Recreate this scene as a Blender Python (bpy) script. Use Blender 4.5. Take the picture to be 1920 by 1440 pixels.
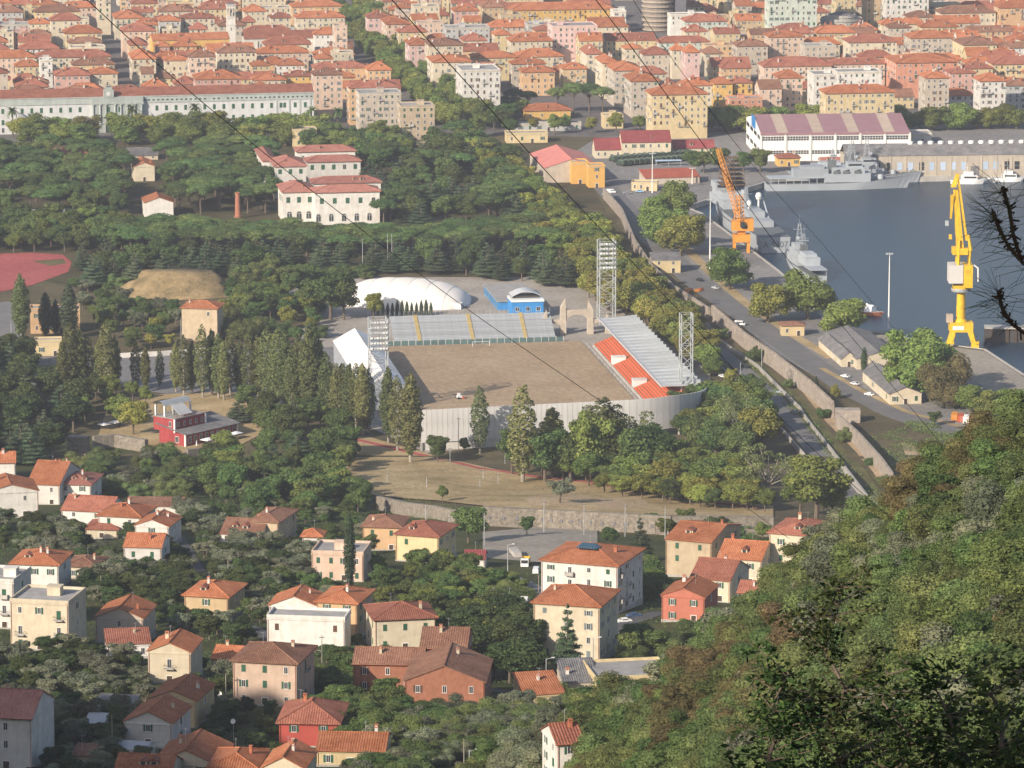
import bpy, bmesh, math, random
import numpy as np
from mathutils import Vector, Matrix
from mathutils.geometry import tessellate_polygon
R = math.radians
rnd = random.Random(7)
for o in list(bpy.data.objects): bpy.data.objects.remove(o)
scene = bpy.context.scene
C = scene.collection
# ------------------------------------------------------------------ camera, sky, sun, exposure
F, PIT, CZ = 9000.0, R(11.1), 380.0            # focal length in photo pixels, pitch, camera height
cd = bpy.data.cameras.new('camera'); cam = bpy.data.objects.new('camera', cd); C.objects.link(cam)
cam.location = (0, 0, CZ); cam.rotation_euler = (R(90) - PIT, 0, 0)
cd.sensor_width = 36; cd.lens = 36 * F / 1920; cd.clip_start = .5; cd.clip_end = 20000
scene.camera = cam
SUN_EL, SUN_AZ = R(27), R(42)                  # light travels away from the camera and 42 degrees to the right
w = bpy.data.worlds.new('World'); scene.world = w; w.use_nodes = True
nt = w.node_tree; bg = nt.nodes['Background']
sky = nt.nodes.new('ShaderNodeTexSky'); sky.sky_type = 'NISHITA'; sky.sun_disc = False
sky.sun_elevation = SUN_EL; sky.sun_rotation = math.pi + SUN_AZ; sky.dust_density = 2.0; sky.air_density = 1.0; sky.altitude = 200
nt.links.new(sky.outputs[0], bg.inputs[0]); bg.inputs[1].default_value = 0.11
sl = bpy.data.lights.new('sun', 'SUN'); sl.energy = 5.0; sl.angle = R(.5); sl.color = (1, .88, .73)
so = bpy.data.objects.new('sun', sl); C.objects.link(so)
ldir = Vector((math.sin(SUN_AZ) * math.cos(SUN_EL), math.cos(SUN_AZ) * math.cos(SUN_EL), -math.sin(SUN_EL)))
so.rotation_euler = ldir.to_track_quat('-Z', 'Y').to_euler(); so.location = (-300, -300, 600)
vs = scene.view_settings; vs.view_transform = 'Standard'; vs.look = 'None'; vs.exposure = 0.52; vs.gamma = 1
scene.render.engine = 'CYCLES'
scene.cycles.max_bounces = 5; scene.cycles.diffuse_bounces = 2; scene.cycles.glossy_bounces = 2
scene.cycles.transmission_bounces = 2; scene.cycles.transparent_max_bounces = 4; scene.cycles.volume_bounces = 1
scene.cycles.use_denoising = True

# ------------------------------------------------------------------ projection: photo pixel -> place on the ground
cP, sP = math.cos(PIT), math.sin(PIT)
def ray(px, py):
    a = (px - 960) / F; b = -(py - 720) / F
    return Vector((a, cP + b * sP, -sP + b * cP))
def at_z(px, py, z=0.0):
    d = ray(px, py); t = (z - CZ) / d.z
    return Vector((d.x * t, d.y * t, z))
def at_y(px, py, y):
    d = ray(px, py); t = y / d.y
    return Vector((d.x * t, y, CZ + d.z * t))
def scale_at(p): return F / (p.y * cP + (CZ - p.z) * sP)
def to_px(p):
    dp = p.y * cP + (CZ - p.z) * sP
    return 960 + F * p.x / dp, 720 - F * (p.y * sP - (CZ - p.z) * cP) / dp
def lerp_tab(tab, x):
    if x <= tab[0][0]: return tab[0][1]
    for (a, va), (b, vb) in zip(tab, tab[1:]):
        if x <= b: return va + (vb - va) * (x - a) / (b - a)
    return tab[-1][1]
VAL = [(-600, 420), (0, 368), (400, 190), (700, 126), (900, 104), (1025, 92), (1100, 82), (1200, 70), (1300, 58), (1400, 46), (1500, 33), (1569, 25), (1600, 19), (1700, 7), (1790, 0)]
SILY = [(-600, 2000), (500, 1640), (850, 1475), (900, 1458), (1000, 1410), (1100, 1362), (1250, 1300), (1330, 1240), (1440, 1160), (1520, 1075), (1600, 1010), (1700, 948), (1800, 880), (1920, 828), (2200, 720), (3500, 500)]
SILD = [(850, 940), (1000, 920), (1250, 880), (1440, 830), (1600, 780), (1920, 700), (2200, 640), (3500, 500)]
NEARD = [(850, 930), (1000, 860), (1250, 700), (1440, 560), (1600, 470), (1920, 380), (2200, 350), (3500, 300)]
def T(x, y):
    """height of the ground: the valley floor, and the spur of hill on the right"""
    z = lerp_tab(VAL, y)
    if x < -140 and y < 960: z += min(150.0, 1.05 * (-x - 140)) * min(1.0, (960 - y) / 80)      # unseen hill beyond the left edge, shaped to shade the lower left
    if 5 < y < 1400:
        X = 960 + F * x / (1.03 * y)
        sd = lerp_tab(SILD, X); nd = lerp_tab(NEARD, X); sy = lerp_tab(SILY, X)
        if y <= sd:
            if y >= nd: py = sy + max(0, 1500 - sy) * (1 - (y - nd) / (sd - nd)) ** 1.25
            else: py = max(1500, sy) + 120 * (1 - y / nd)
            h = CZ - y * math.tan(PIT + math.atan((py - 720) / F))
        else:
            h = CZ - sd * math.tan(PIT + math.atan((sy - 720) / F)) - (y - sd) * .55
        z = max(z, min(h, 378.0))
    if z > 3:
        z += min(1.2, y / 900) * math.sin(x * .05 + 1) * math.sin(y * .043)
    return z
def G(px, py):
    """where the line of sight through a photo pixel meets the ground"""
    d = ray(px, py)
    if at_z(px, py, 0).y > 1795: return at_z(px, py, 0)
    t = 330.0; step = 12.0
    while t < 4000:
        if CZ + d.z * t <= T(d.x * t, d.y * t):
            lo, hi = t - step, t
            for _ in range(14):
                m = (lo + hi) / 2
                if CZ + d.z * m <= T(d.x * m, d.y * m): hi = m
                else: lo = m
            return Vector((d.x * hi, d.y * hi, T(d.x * hi, d.y * hi)))
        t += step
    return at_z(px, py, 0)

# ------------------------------------------------------------------ materials
MATS = {}
def nodes_of(name, rough=.85, spec=.25):
    m = bpy.data.materials.new(name); m.use_nodes = True
    n = m.node_tree.nodes; l = m.node_tree.links; b = n['Principled BSDF']
    b.inputs['Roughness'].default_value = rough; b.inputs['Specular IOR Level'].default_value = spec
    return m, n, l, b
def ramp(n, stops):
    r = n.new('ShaderNodeValToRGB'); e = r.color_ramp.elements
    while len(e) < len(stops): e.new(.5)
    for q, (p, c) in zip(e, stops): q.position = p; q.color = (*c, 1)
    return r
def mul(c, k): return tuple(min(1, v * k) for v in c)
def M(name, col=None, var=.18, scale=.35, rough=.85, spec=.25, streak=False, bump=0.0, metal=0.0, rnd_obj=.12):
    """a surface with mottled colour, optional rain streaks down the wall, and a little change from one object to the next"""
    if name in MATS: return MATS[name]
    m, n, l, b = nodes_of(name, rough, spec); b.inputs['Metallic'].default_value = metal
    tc = n.new('ShaderNodeTexCoord')
    nz = n.new('ShaderNodeTexNoise'); nz.inputs['Scale'].default_value = scale; nz.inputs['Detail'].default_value = 5; nz.inputs['Roughness'].default_value = .65
    l.new(tc.outputs['Object'], nz.inputs['Vector'])
    r = ramp(n, [(.3, mul(col, 1 - var)), (.7, mul(col, 1 + var * .7))]); l.new(nz.outputs[0], r.inputs[0])
    out = r.outputs[0]
    if streak:
        mp = n.new('ShaderNodeMapping'); mp.inputs['Scale'].default_value = (.55, .55, .16); l.new(tc.outputs['Object'], mp.inputs[0])
        n2 = n.new('ShaderNodeTexNoise'); n2.inputs['Scale'].default_value = .9; n2.inputs['Detail'].default_value = 4; l.new(mp.outputs[0], n2.inputs['Vector'])
        r2 = ramp(n, [(.30, (.74, .72, .68)), (.62, (1, 1, 1))]); l.new(n2.outputs[0], r2.inputs[0])
        mx = n.new('ShaderNodeMix'); mx.data_type = 'RGBA'; mx.blend_type = 'MULTIPLY'; mx.inputs[0].default_value = .55
        l.new(out, mx.inputs[6]); l.new(r2.outputs[0], mx.inputs[7]); out = mx.outputs[2]
    if rnd_obj:
        oi = n.new('ShaderNodeObjectInfo'); mr = n.new('ShaderNodeMapRange'); mr.inputs[3].default_value = 1 - rnd_obj; mr.inputs[4].default_value = 1 + rnd_obj
        l.new(oi.outputs['Random'], mr.inputs[0])
        hs = n.new('ShaderNodeHueSaturation'); l.new(out, hs.inputs['Color']); l.new(mr.outputs[0], hs.inputs['Value']); out = hs.outputs[0]
    l.new(out, b.inputs['Base Color'])
    if bump:
        bp = n.new('ShaderNodeBump'); bp.inputs['Strength'].default_value = bump; bp.inputs['Distance'].default_value = .15
        n3 = n.new('ShaderNodeTexNoise'); n3.inputs['Scale'].default_value = scale * 6; n3.inputs['Detail'].default_value = 6; l.new(tc.outputs['Object'], n3.inputs['Vector'])
        l.new(n3.outputs[0], bp.inputs['Height']); l.new(bp.outputs[0], b.inputs['Normal'])
    MATS[name] = m; return m
def roof_mat(name, c0, c1, c2):
    """pantiles: rolls running down the slope (uv in metres), single tiles and patches of other firings and lichen"""
    m, n, l, b = nodes_of(name, .9, .15)
    uv = n.new('ShaderNodeUVMap'); uv.uv_map = 'UVMap'
    mp = n.new('ShaderNodeMapping'); mp.inputs['Scale'].default_value = (4.2, 2.4, 1); l.new(uv.outputs[0], mp.inputs[0])
    vo = n.new('ShaderNodeTexVoronoi'); vo.inputs['Scale'].default_value = 1; l.new(mp.outputs[0], vo.inputs['Vector'])
    tc = n.new('ShaderNodeTexCoord')
    nz = n.new('ShaderNodeTexNoise'); nz.inputs['Scale'].default_value = .22; nz.inputs['Detail'].default_value = 6; nz.inputs['Roughness'].default_value = .7; l.new(tc.outputs['Object'], nz.inputs['Vector'])
    r = ramp(n, [(.28, c0), (.5, c1), (.72, c2)])
    ad = n.new('ShaderNodeMath'); ad.operation = 'MULTIPLY_ADD'; ad.inputs[1].default_value = .42; l.new(vo.outputs['Color'], ad.inputs[0])
    sb = n.new('ShaderNodeMath'); sb.operation = 'SUBTRACT'; sb.inputs[1].default_value = .2; l.new(nz.outputs[0], sb.inputs[0]); l.new(sb.outputs[0], ad.inputs[2]); l.new(ad.outputs[0], r.inputs[0])
    oi = n.new('ShaderNodeObjectInfo'); mr = n.new('ShaderNodeMapRange'); mr.inputs[3].default_value = .78; mr.inputs[4].default_value = 1.18
    l.new(oi.outputs['Random'], mr.inputs[0]); hs = n.new('ShaderNodeHueSaturation'); l.new(r.outputs[0], hs.inputs['Color']); l.new(mr.outputs[0], hs.inputs['Value'])
    l.new(hs.outputs[0], b.inputs['Base Color'])
    wv = n.new('ShaderNodeTexWave'); wv.wave_type = 'BANDS'; wv.bands_direction = 'X'; wv.inputs['Scale'].default_value = .55; wv.inputs['Distortion'].default_value = .4; l.new(uv.outputs[0], wv.inputs['Vector'])
    bp = n.new('ShaderNodeBump'); bp.inputs['Strength'].default_value = .55; bp.inputs['Distance'].default_value = .2; l.new(wv.outputs[0], bp.inputs['Height']); l.new(bp.outputs[0], b.inputs['Normal'])
    MATS[name] = m; return m
def leaf_mat(name, ca, cb, cc=None, trans=.25):
    """foliage: leaf clumps differ among themselves, and trees from one another"""
    m, n, l, b = nodes_of(name, .75, .2)
    g = n.new('ShaderNodeNewGeometry'); oi = n.new('ShaderNodeObjectInfo')
    r = ramp(n, [(0, ca), (.6, cb), (1, cc or mul(cb, 1.25))]); l.new(g.outputs['Random Per Island'], r.inputs[0])
    mr = n.new('ShaderNodeMapRange'); mr.inputs[3].default_value = .62; mr.inputs[4].default_value = 1.35; l.new(oi.outputs['Random'], mr.inputs[0])
    hs = n.new('ShaderNodeHueSaturation'); l.new(r.outputs[0], hs.inputs['Color']); l.new(mr.outputs[0], hs.inputs['Value'])
    m2 = n.new('ShaderNodeMath'); m2.operation = 'FRACT'; m3 = n.new('ShaderNodeMath'); m3.operation = 'MULTIPLY'; m3.inputs[1].default_value = 7.31; l.new(oi.outputs['Random'], m3.inputs[0]); l.new(m3.outputs[0], m2.inputs[0])
    mh = n.new('ShaderNodeMapRange'); mh.inputs[3].default_value = .465; mh.inputs[4].default_value = .525; l.new(m2.outputs[0], mh.inputs[0]); l.new(mh.outputs[0], hs.inputs['Hue'])
    l.new(hs.outputs[0], b.inputs['Base Color'])
    tr = n.new('ShaderNodeBsdfTranslucent'); l.new(hs.outputs[0], tr.inputs[0])
    ms = n.new('ShaderNodeMixShader'); ms.inputs[0].default_value = trans; l.new(b.outputs[0], ms.inputs[1]); l.new(tr.outputs[0], ms.inputs[2])
    l.new(ms.outputs[0], n['Material Output'].inputs[0])
    MATS[name] = m; return m
def glass_mat(name, col, rough=.15):
    m, n, l, b = nodes_of(name, rough, .6); b.inputs['Base Color'].default_value = (*col, 1); MATS[name] = m; return m
def ground_mat(name, cols, scale, scale2=None, bump=.3, rough=.95):
    m, n, l, b = nodes_of(name, rough, .1)
    tc = n.new('ShaderNodeTexCoord')
    nz = n.new('ShaderNodeTexNoise'); nz.inputs['Scale'].default_value = scale; nz.inputs['Detail'].default_value = 8; nz.inputs['Roughness'].default_value = .62; l.new(tc.outputs['Object'], nz.inputs['Vector'])
    k = len(cols); r = ramp(n, [(.3 + .4 * i / (k - 1), c) for i, c in enumerate(cols)]); l.new(nz.outputs[0], r.inputs[0])
    n2 = n.new('ShaderNodeTexNoise'); n2.inputs['Scale'].default_value = scale2 or scale * 9; n2.inputs['Detail'].default_value = 5; l.new(tc.outputs['Object'], n2.inputs['Vector'])
    r2 = ramp(n, [(.35, (.72, .72, .72)), (.65, (1.0, 1.0, 1.0))]); l.new(n2.outputs[0], r2.inputs[0])
    mx = n.new('ShaderNodeMix'); mx.data_type = 'RGBA'; mx.blend_type = 'MULTIPLY'; mx.inputs[0].default_value = 1
    l.new(r.outputs[0], mx.inputs[6]); l.new(r2.outputs[0], mx.inputs[7]); l.new(mx.outputs[2], b.inputs['Base Color'])
    bp = n.new('ShaderNodeBump'); bp.inputs['Strength'].default_value = bump; bp.inputs['Distance'].default_value = .4; l.new(n2.outputs[0], bp.inputs['Height']); l.new(bp.outputs[0], b.inputs['Normal'])
    MATS[name] = m; return m
WALLC = dict(c=(.56, .49, .37), y=(.57, .46, .27), Y=(.60, .39, .13), o=(.57, .38, .22), p=(.56, .42, .33), k=(.57, .40, .37), b=(.46, .40, .33), w=(.62, .60, .56),
             g=(.42, .42, .41), s=(.50, .31, .26), S=(.56, .27, .18), n=(.48, .36, .22), t=(.48, .53, .47), r=(.33, .06, .06), B=(.36, .15, .09), q=(.46, .37, .26))
WALLN = dict(c='cream', y='pale yellow', Y='deep yellow', o='peach', p='pale pink', k='rose pink', b='beige', w='white', g='grey', s='dusky pink', S='salmon', n='tan', t='pale green', r='crimson', B='brick', q='ochre')
for k, c in WALLC.items(): M('plaster_' + WALLN[k].replace(' ', '_'), c, .17, .35, .9, .15, streak=True, rnd_obj=.10)
def wallm(k): return MATS['plaster_' + WALLN[k].replace(' ', '_')]
roof_mat('tile_orange', (.25, .085, .038), (.38, .135, .062), (.46, .20, .105))
roof_mat('tile_red', (.20, .07, .046), (.30, .112, .072), (.38, .165, .11))
roof_mat('tile_brown', (.15, .07, .045), (.23, .115, .075), (.31, .17, .11))
roof_mat('tile_rose', (.27, .10, .08), (.36, .15, .115), (.42, .2, .15))
roof_mat('slate_grey', (.10, .10, .105), (.16, .155, .16), (.24, .23, .22))
roof_mat('sheet_maroon', (.20, .045, .05), (.25, .06, .06), (.29, .09, .085))
M('flat_roof', (.30, .29, .28), .25, .3); M('concrete', (.40, .38, .35), .2, .3, streak=True, bump=.2); M('white_trim', (.72, .71, .68), .08, .5)
M('stone_wall', (.25, .22, .18), .5, .9, bump=1.0, streak=True); M('old_wall', (.36, .31, .262), .36, .45, bump=.7, streak=True)
M('asphalt', (.085, .085, .09), .22, .15, .9, .2); M('asphalt_pale', (.17, .165, .165), .2, .12, .9, .2)
M('shutter_green', (.035, .10, .06), .15, 2); M('shutter_brown', (.11, .06, .04), .15, 2); M('shutter_grey', (.16, .19, .19), .15, 2)
M('dark_wood', (.07, .045, .03), .25, 1); M('iron', (.06, .06, .06), .2, 1, .6); M('galvanised', (.46, .49, .50), .15, .4, .45, .5, metal=.3)
M('navy_grey', (.34, .37, .40), .10, .15, .6, .35); M('navy_dark', (.13, .145, .155), .2, .2, .7); M('crane_yellow', (.70, .43, .015), .22, .5, .5, .4, rnd_obj=.03)
M('crane_orange', (.64, .26, .035), .25, .3, .5, .4, rnd_obj=.03); M('seat_orange', (.66, .15, .07), .10, .6, .6); M('blue_paint', (.04, .22, .52), .15, .3); M('membrane', (.72, .68, .63), .05, .1, .7)
M('white_membrane', (.80, .79, .80), .05, .1, .6); M('steel_roof', (.44, .45, .46), .15, .2, .5, .4); M('bark', (.13, .10, .075), .3, 2); M('bark_pale', (.30, .27, .22), .3, 2)
M('yellow_paint', (.70, .47, .08), .15, .5); M('army_green', (.05, .075, .05), .3, .5); M('car_white', (.75, .75, .74), .03, .5, .3, .5); M('rubber', (.02, .02, .02), .1, 1)
M('rust', (.30, .10, .05), .35, .4); M('container_red', (.45, .10, .045), .2, .5); M('wire', (.012, .012, .012), .1, 1, .5, rnd_obj=0); M('terracotta_plain', (.42, .15, .08), .2, .4)
glass_mat('glass', (.035, .04, .045)); glass_mat('glass_blue', (.03, .07, .11), .2)
leaf_mat('leaf_pine', (.056, .098, .030), (.098, .155, .046), (.14, .20, .06), .14)
leaf_mat('leaf_plane', (.100, .145, .032), (.155, .205, .048), (.21, .25, .065)); leaf_mat('leaf_lime', (.16, .18, .034), (.23, .24, .05), (.30, .30, .07))
leaf_mat('leaf_oak', (.056, .090, .026), (.096, .145, .042), (.14, .19, .058)); leaf_mat('leaf_poplar', (.105, .128, .045), (.155, .18, .066), (.205, .225, .09))
leaf_mat('leaf_cedar', (.034, .058, .030), (.064, .096, .048), (.10, .13, .065), .08); leaf_mat('leaf_olive', (.115, .135, .08), (.165, .18, .115), (.22, .23, .155))
leaf_mat('leaf_maquis', (.085, .120, .038), (.128, .166, .054), (.17, .205, .072)); leaf_mat('leaf_brown', (.10, .085, .034), (.135, .112, .045), (.165, .14, .06)); leaf_mat('leaf_pale', (.115, .135, .075), (.15, .17, .10), (.185, .20, .125))
leaf_mat('leaf_shaded', (.030, .046, .016), (.052, .076, .024), (.085, .115, .036), .15)  # darker copy of the oak leaf, shade put into its colour
leaf_mat('leaf_dark', (.020, .034, .012), (.050, .080, .024), (.12, .15, .04), .3)

# ------------------------------------------------------------------ mesh helpers
class MB:
    """collects faces in metres; build() links them as one mesh object with a uv in metres on each face (v up the slope)"""
    def __init__(s): s.v = []; s.f = []; s.m = []; s.k = 0
    def add(s, vs, fs, k=None):
        o = len(s.v); s.v += [tuple(v) for v in vs]; s.f += [tuple(i + o for i in f) for f in fs]; s.m += [s.k if k is None else k] * len(fs); return s
    def box(s, x0, x1, y0, y1, z0, z1, k=None):
        return s.add([(x0, y0, z0), (x1, y0, z0), (x1, y1, z0), (x0, y1, z0), (x0, y0, z1), (x1, y0, z1), (x1, y1, z1), (x0, y1, z1)],
                     [(3, 2, 1, 0), (4, 5, 6, 7), (0, 1, 5, 4), (1, 2, 6, 5), (2, 3, 7, 6), (3, 0, 4, 7)], k)
    def poly(s, pts, k=None): return s.add(pts, [tuple(range(len(pts)))], k)
    def prism(s, base, z0, z1, k=None):
        n = len(base); vs = [(x, y, z0) for x, y in base] + [(x, y, z1) for x, y in base]
        return s.add(vs, [tuple(range(n))[::-1], tuple(range(n, 2 * n))] + [(i, (i + 1) % n, n + (i + 1) % n, n + i) for i in range(n)], k)
    def extr(s, prof, x0, x1, k=None):
        """profile in (y, z), counter-clockwise seen from -x... swept from x0 to x1"""
        n = len(prof); vs = [(x0, y, z) for y, z in prof] + [(x1, y, z) for y, z in prof]
        return s.add(vs, [tuple(range(n)), tuple(range(n, 2 * n))[::-1]] + [(i, n + i, n + (i + 1) % n, (i + 1) % n) for i in range(n)], k)
    def tube(s, a, b, r, r2=None, n=5, k=None, cap=True):
        a, b = Vector(a), Vector(b); d = b - a
        if d.length < 1e-6: return s
        d.normalize(); u = d.orthogonal().normalized(); v = d.cross(u); r2 = r if r2 is None else r2
        vs = [a + (u * math.cos(t) + v * math.sin(t)) * r for t in [6.2832 * i / n for i in range(n)]] + [b + (u * math.cos(t) + v * math.sin(t)) * r2 for t in [6.2832 * i / n for i in range(n)]]
        fs = [(i, (i + 1) % n, n + (i + 1) % n, n + i) for i in range(n)]
        if cap: fs += [tuple(range(n))[::-1], tuple(range(n, 2 * n))]
        return s.add(vs, fs, k)
    def lathe(s, prof, n=16, c=(0, 0), k=None, a0=0, a1=6.28319):
        m = len(prof); full = abs(a1 - a0) > 6.28; cnt = n if full else n + 1
        vs = [(c[0] + r * math.cos(a0 + (a1 - a0) * i / n), c[1] + r * math.sin(a0 + (a1 - a0) * i / n), z) for i in range(cnt) for r, z in prof]
        fs = [(i * m + j, ((i + 1) % cnt) * m + j, ((i + 1) % cnt) * m + j + 1, i * m + j + 1) for i in range(n) for j in range(m - 1)]
        return s.add(vs, fs, k)
    def mesh(s, name, mats, smooth=False):
        me = bpy.data.meshes.new(name); me.from_pydata(s.v, [], s.f)
        for m in (mats if isinstance(mats, (list, tuple)) else [mats]): me.materials.append(MATS[m] if isinstance(m, str) else m)
        if len(me.materials) > 1: me.polygons.foreach_set('material_index', s.m)
        uv = me.uv_layers.new(name='UVMap').data
        for p in me.polygons:
            n = p.normal
            u = Vector((-n.y, n.x, 0)); u = u.normalized() if u.length > .02 else Vector((1, 0, 0))
            v = n.cross(u)
            for li in p.loop_indices:
                co = me.vertices[me.loops[li].vertex_index].co; uv[li].uv = (co.dot(u), co.dot(v))
            if smooth: p.use_smooth = True
        return me
    def build(s, name, mats, parent=None, smooth=False, loc=None, rz=0):
        return obj(name, s.mesh(name, mats, smooth), parent, loc, rz)
NAMES = {}
def obj(name, me, parent=None, loc=None, rz=0, sc=None):
    k = NAMES.get(name, 0); NAMES[name] = k + 1
    o = bpy.data.objects.new(name if k == 0 else f'{name}.{k:03d}', me); C.objects.link(o)
    if parent is not None: o.parent = parent
    if loc is not None: o.location = loc
    if rz: o.rotation_euler = (0, 0, rz)
    if sc is not None: o.scale = sc if isinstance(sc, (tuple, list)) else (sc, sc, sc)
    return o
def tag(o, label=None, cat=None, group=None, kind=None):
    if label: o['label'] = label
    if cat: o['category'] = cat
    if group: o['group'] = group
    if kind: o['kind'] = kind
    return o
def thing(name, label, cat, loc=(0, 0, 0), rz=0, group=None):
    return tag(obj(name, None, None, loc, rz), label, cat, group)
def quads_mesh(name, V, mat):
    """V: (n,4,3) array -> n separate quads"""
    V = np.asarray(V, dtype=np.float32); n = len(V); me = bpy.data.meshes.new(name)
    me.vertices.add(n * 4); me.vertices.foreach_set('co', V.reshape(-1))
    me.loops.add(n * 4); me.loops.foreach_set('vertex_index', np.arange(n * 4, dtype=np.int32))
    me.polygons.add(n); me.polygons.foreach_set('loop_start', np.arange(0, n * 4, 4, dtype=np.int32))
    me.update(calc_edges=True); me.materials.append(MATS[mat] if isinstance(mat, str) else mat); me.validate(); return me
def ordinal(n):
    return str(n) + ('th' if 10 <= n % 100 <= 20 else {1: 'st', 2: 'nd', 3: 'rd'}.get(n % 10, 'th'))

# ------------------------------------------------------------------ the ground
HARBOUR = [(1285, 388), (1440, 341), (1700, 333), (2500, 316), (2500, 770), (1960, 722), (1920, 702), (1848, 655), (1745, 642), (1660, 625), (1560, 615), (1505, 548), (1462, 508), (1318, 400)]
HP = [at_z(x, y) for x, y in HARBOUR]
ground_mat('soil', [(.075, .062, .04), (.10, .085, .048), (.14, .115, .065), (.085, .088, .04)], .03, .5)
def build_ground():
    b = MB()
    xs = [-2600, -1900, -1400, -1100] + list(range(-900, 901, 15)) + [1100, 1400, 1900, 2600]; ys = list(range(-600, 300, 50)) + list(range(300, 1806, 15))
    for y in ys:
        for x in xs: b.v.append((x, y, T(x, y)))
    nx = len(xs)
    for j in range(len(ys) - 1):
        for i in range(nx - 1): b.f.append((j * nx + i, j * nx + i + 1, (j + 1) * nx + i + 1, (j + 1) * nx + i)); b.m.append(0)
    y0 = ys[-1]
    outer = [Vector((-9000, y0, 0)), Vector((9000, y0, 0)), Vector((9000, 14000, 0)), Vector((-9000, 14000, 0))]
    pts = outer + HP
    b.add(pts, [tuple(t) for t in tessellate_polygon([outer, HP])])
    o = b.build('ground', 'soil'); bm = bmesh.new(); bm.from_mesh(o.data); bmesh.ops.recalc_face_normals(bm, faces=bm.faces)
    for f in bm.faces:
        if f.normal.z < 0: f.normal_flip()
        f.smooth = True
    bm.to_mesh(o.data); bm.free(); tag(o, kind='structure')
build_ground()
def build_water():
    m, n, l, b = nodes_of('sea_water', .25, .18); b.inputs['Base Color'].default_value = (.014, .036, .062, 1); b.inputs['IOR'].default_value = 1.33
    tc = n.new('ShaderNodeTexCoord'); nz = n.new('ShaderNodeTexNoise'); nz.inputs['Scale'].default_value = .35; nz.inputs['Detail'].default_value = 6; nz.inputs['Roughness'].default_value = .7
    mp = n.new('ShaderNodeMapping'); mp.inputs['Scale'].default_value = (1, 2.2, 1); l.new(tc.outputs['Object'], mp.inputs[0]); l.new(mp.outputs[0], nz.inputs['Vector'])
    bp = n.new('ShaderNodeBump'); bp.inputs['Strength'].default_value = .5; bp.inputs['Distance'].default_value = .6; l.new(nz.outputs[0], bp.inputs['Height']); l.new(bp.outputs[0], b.inputs['Normal'])
    MATS['sea_water'] = m
    x0, x1 = min(p.x for p in HP) - 30, max(p.x for p in HP) + 30; y0, y1 = min(p.y for p in HP) - 30, max(p.y for p in HP) + 30
    tag(MB().poly([(x0, y0, -2.4), (x1, y0, -2.4), (x1, y1, -2.4), (x0, y1, -2.4)]).build('water', 'sea_water'), kind='structure')
    q = MB()
    for a, c in zip(HP, HP[1:] + HP[:1]):
        q.poly([(a.x, a.y, .02), (c.x, c.y, .02), (c.x, c.y, -4), (a.x, a.y, -4)])
        d = Vector((c.x - a.x, c.y - a.y, 0)).normalized(); nrm = Vector((-d.y, d.x, 0))
        mid = (a + c) / 2; cen = sum(HP, Vector()) / len(HP)
        if nrm.dot(cen - mid) > 0: nrm = -nrm
        q.prism([(a.x, a.y), (c.x, c.y), ((c + nrm * 1.2).x, (c + nrm * 1.2).y), ((a + nrm * 1.2).x, (a + nrm * 1.2).y)], .03, .3)
    tag(q.build('quay_edge', 'concrete'), kind='structure')
build_water()
NLAY = [0]
def sheet(name, poly_px, mat, off=None, kind='structure', cell=12.0, label=None, world=False):
    """a surface laid on the ground: the polygon is given in photo pixels and follows the slope"""
    NLAY[0] += 1; off = off if off is not None else .04 + .006 * NLAY[0]
    P = [Vector((p[0], p[1], 0)) for p in poly_px] if world else [G(*p) for p in poly_px]
    flat = [Vector((p.x, p.y, 0)) for p in P]
    tris = tessellate_polygon([flat]); bm = bmesh.new(); vs = [bm.verts.new(v) for v in flat]
    for t in tris:
        try: bm.faces.new([vs[i] for i in t])
        except ValueError: pass
    if min(p.y for p in P) < 1800:
        for ax in (0, 1):
            lo = min(p[ax] for p in flat); hi = max(p[ax] for p in flat); c = lo + cell
            while c < hi:
                nrm = Vector((1, 0, 0)) if ax == 0 else Vector((0, 1, 0))
                bmesh.ops.bisect_plane(bm, geom=bm.verts[:] + bm.edges[:] + bm.faces[:], plane_co=nrm * c, plane_no=nrm); c += cell
    for v in bm.verts: v.co.z = T(v.co.x, v.co.y) + off + (.25 if T(v.co.x, v.co.y) > 1 else 0)
    bmesh.ops.recalc_face_normals(bm, faces=bm.faces)
    for f in bm.faces:
        if f.normal.z < 0: f.normal_flip()
    me = bpy.data.meshes.new(name); bm.to_mesh(me); bm.free(); me.materials.append(MATS[mat]); o = obj(name, me); tag(o, label, None, None, kind); return o
def strip_pts(px_line, width):
    P = [G(*p) for p in px_line]; L, Rr = [], []
    for i, p in enumerate(P):
        d = (P[min(i + 1, len(P) - 1)] - P[max(i - 1, 0)]); d.z = 0; d.normalize(); n = Vector((-d.y, d.x, 0))
        L.append(p + n * width / 2); Rr.append(p - n * width / 2)
    return [(p.x, p.y) for p in L + Rr[::-1]]
ground_mat('dry_grass', [(.26, .20, .10), (.40, .30, .165), (.50, .39, .23)], .06, .8)
ground_mat('bare_earth', [(.36, .26, .16), (.43, .32, .205), (.50, .38, .25)], .05, .7)
ground_mat('pitch_earth', [(.34, .25, .16), (.39, .29, .19), (.43, .33, .225)], .04, .5, .15)
ground_mat('rough_green', [(.065, .075, .03), (.11, .11, .045), (.19, .16, .075)], .05, .7)
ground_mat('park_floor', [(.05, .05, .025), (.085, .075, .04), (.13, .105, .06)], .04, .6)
ground_mat('paving', [(.19, .18, .175), (.24, .23, .22), (.29, .275, .265)], .02, .35, .1)
ground_mat('track_red', [(.36, .085, .085), (.40, .105, .10), (.44, .125, .115)], .03, .4, .05)
ground_mat('gravel', [(.30, .27, .235), (.37, .335, .295), (.42, .385, .34)], .06, .6, .2)
ground_mat('quay_stone', [(.26, .235, .20), (.315, .285, .24), (.37, .335, .285)], .03, .5, .1)
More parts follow.
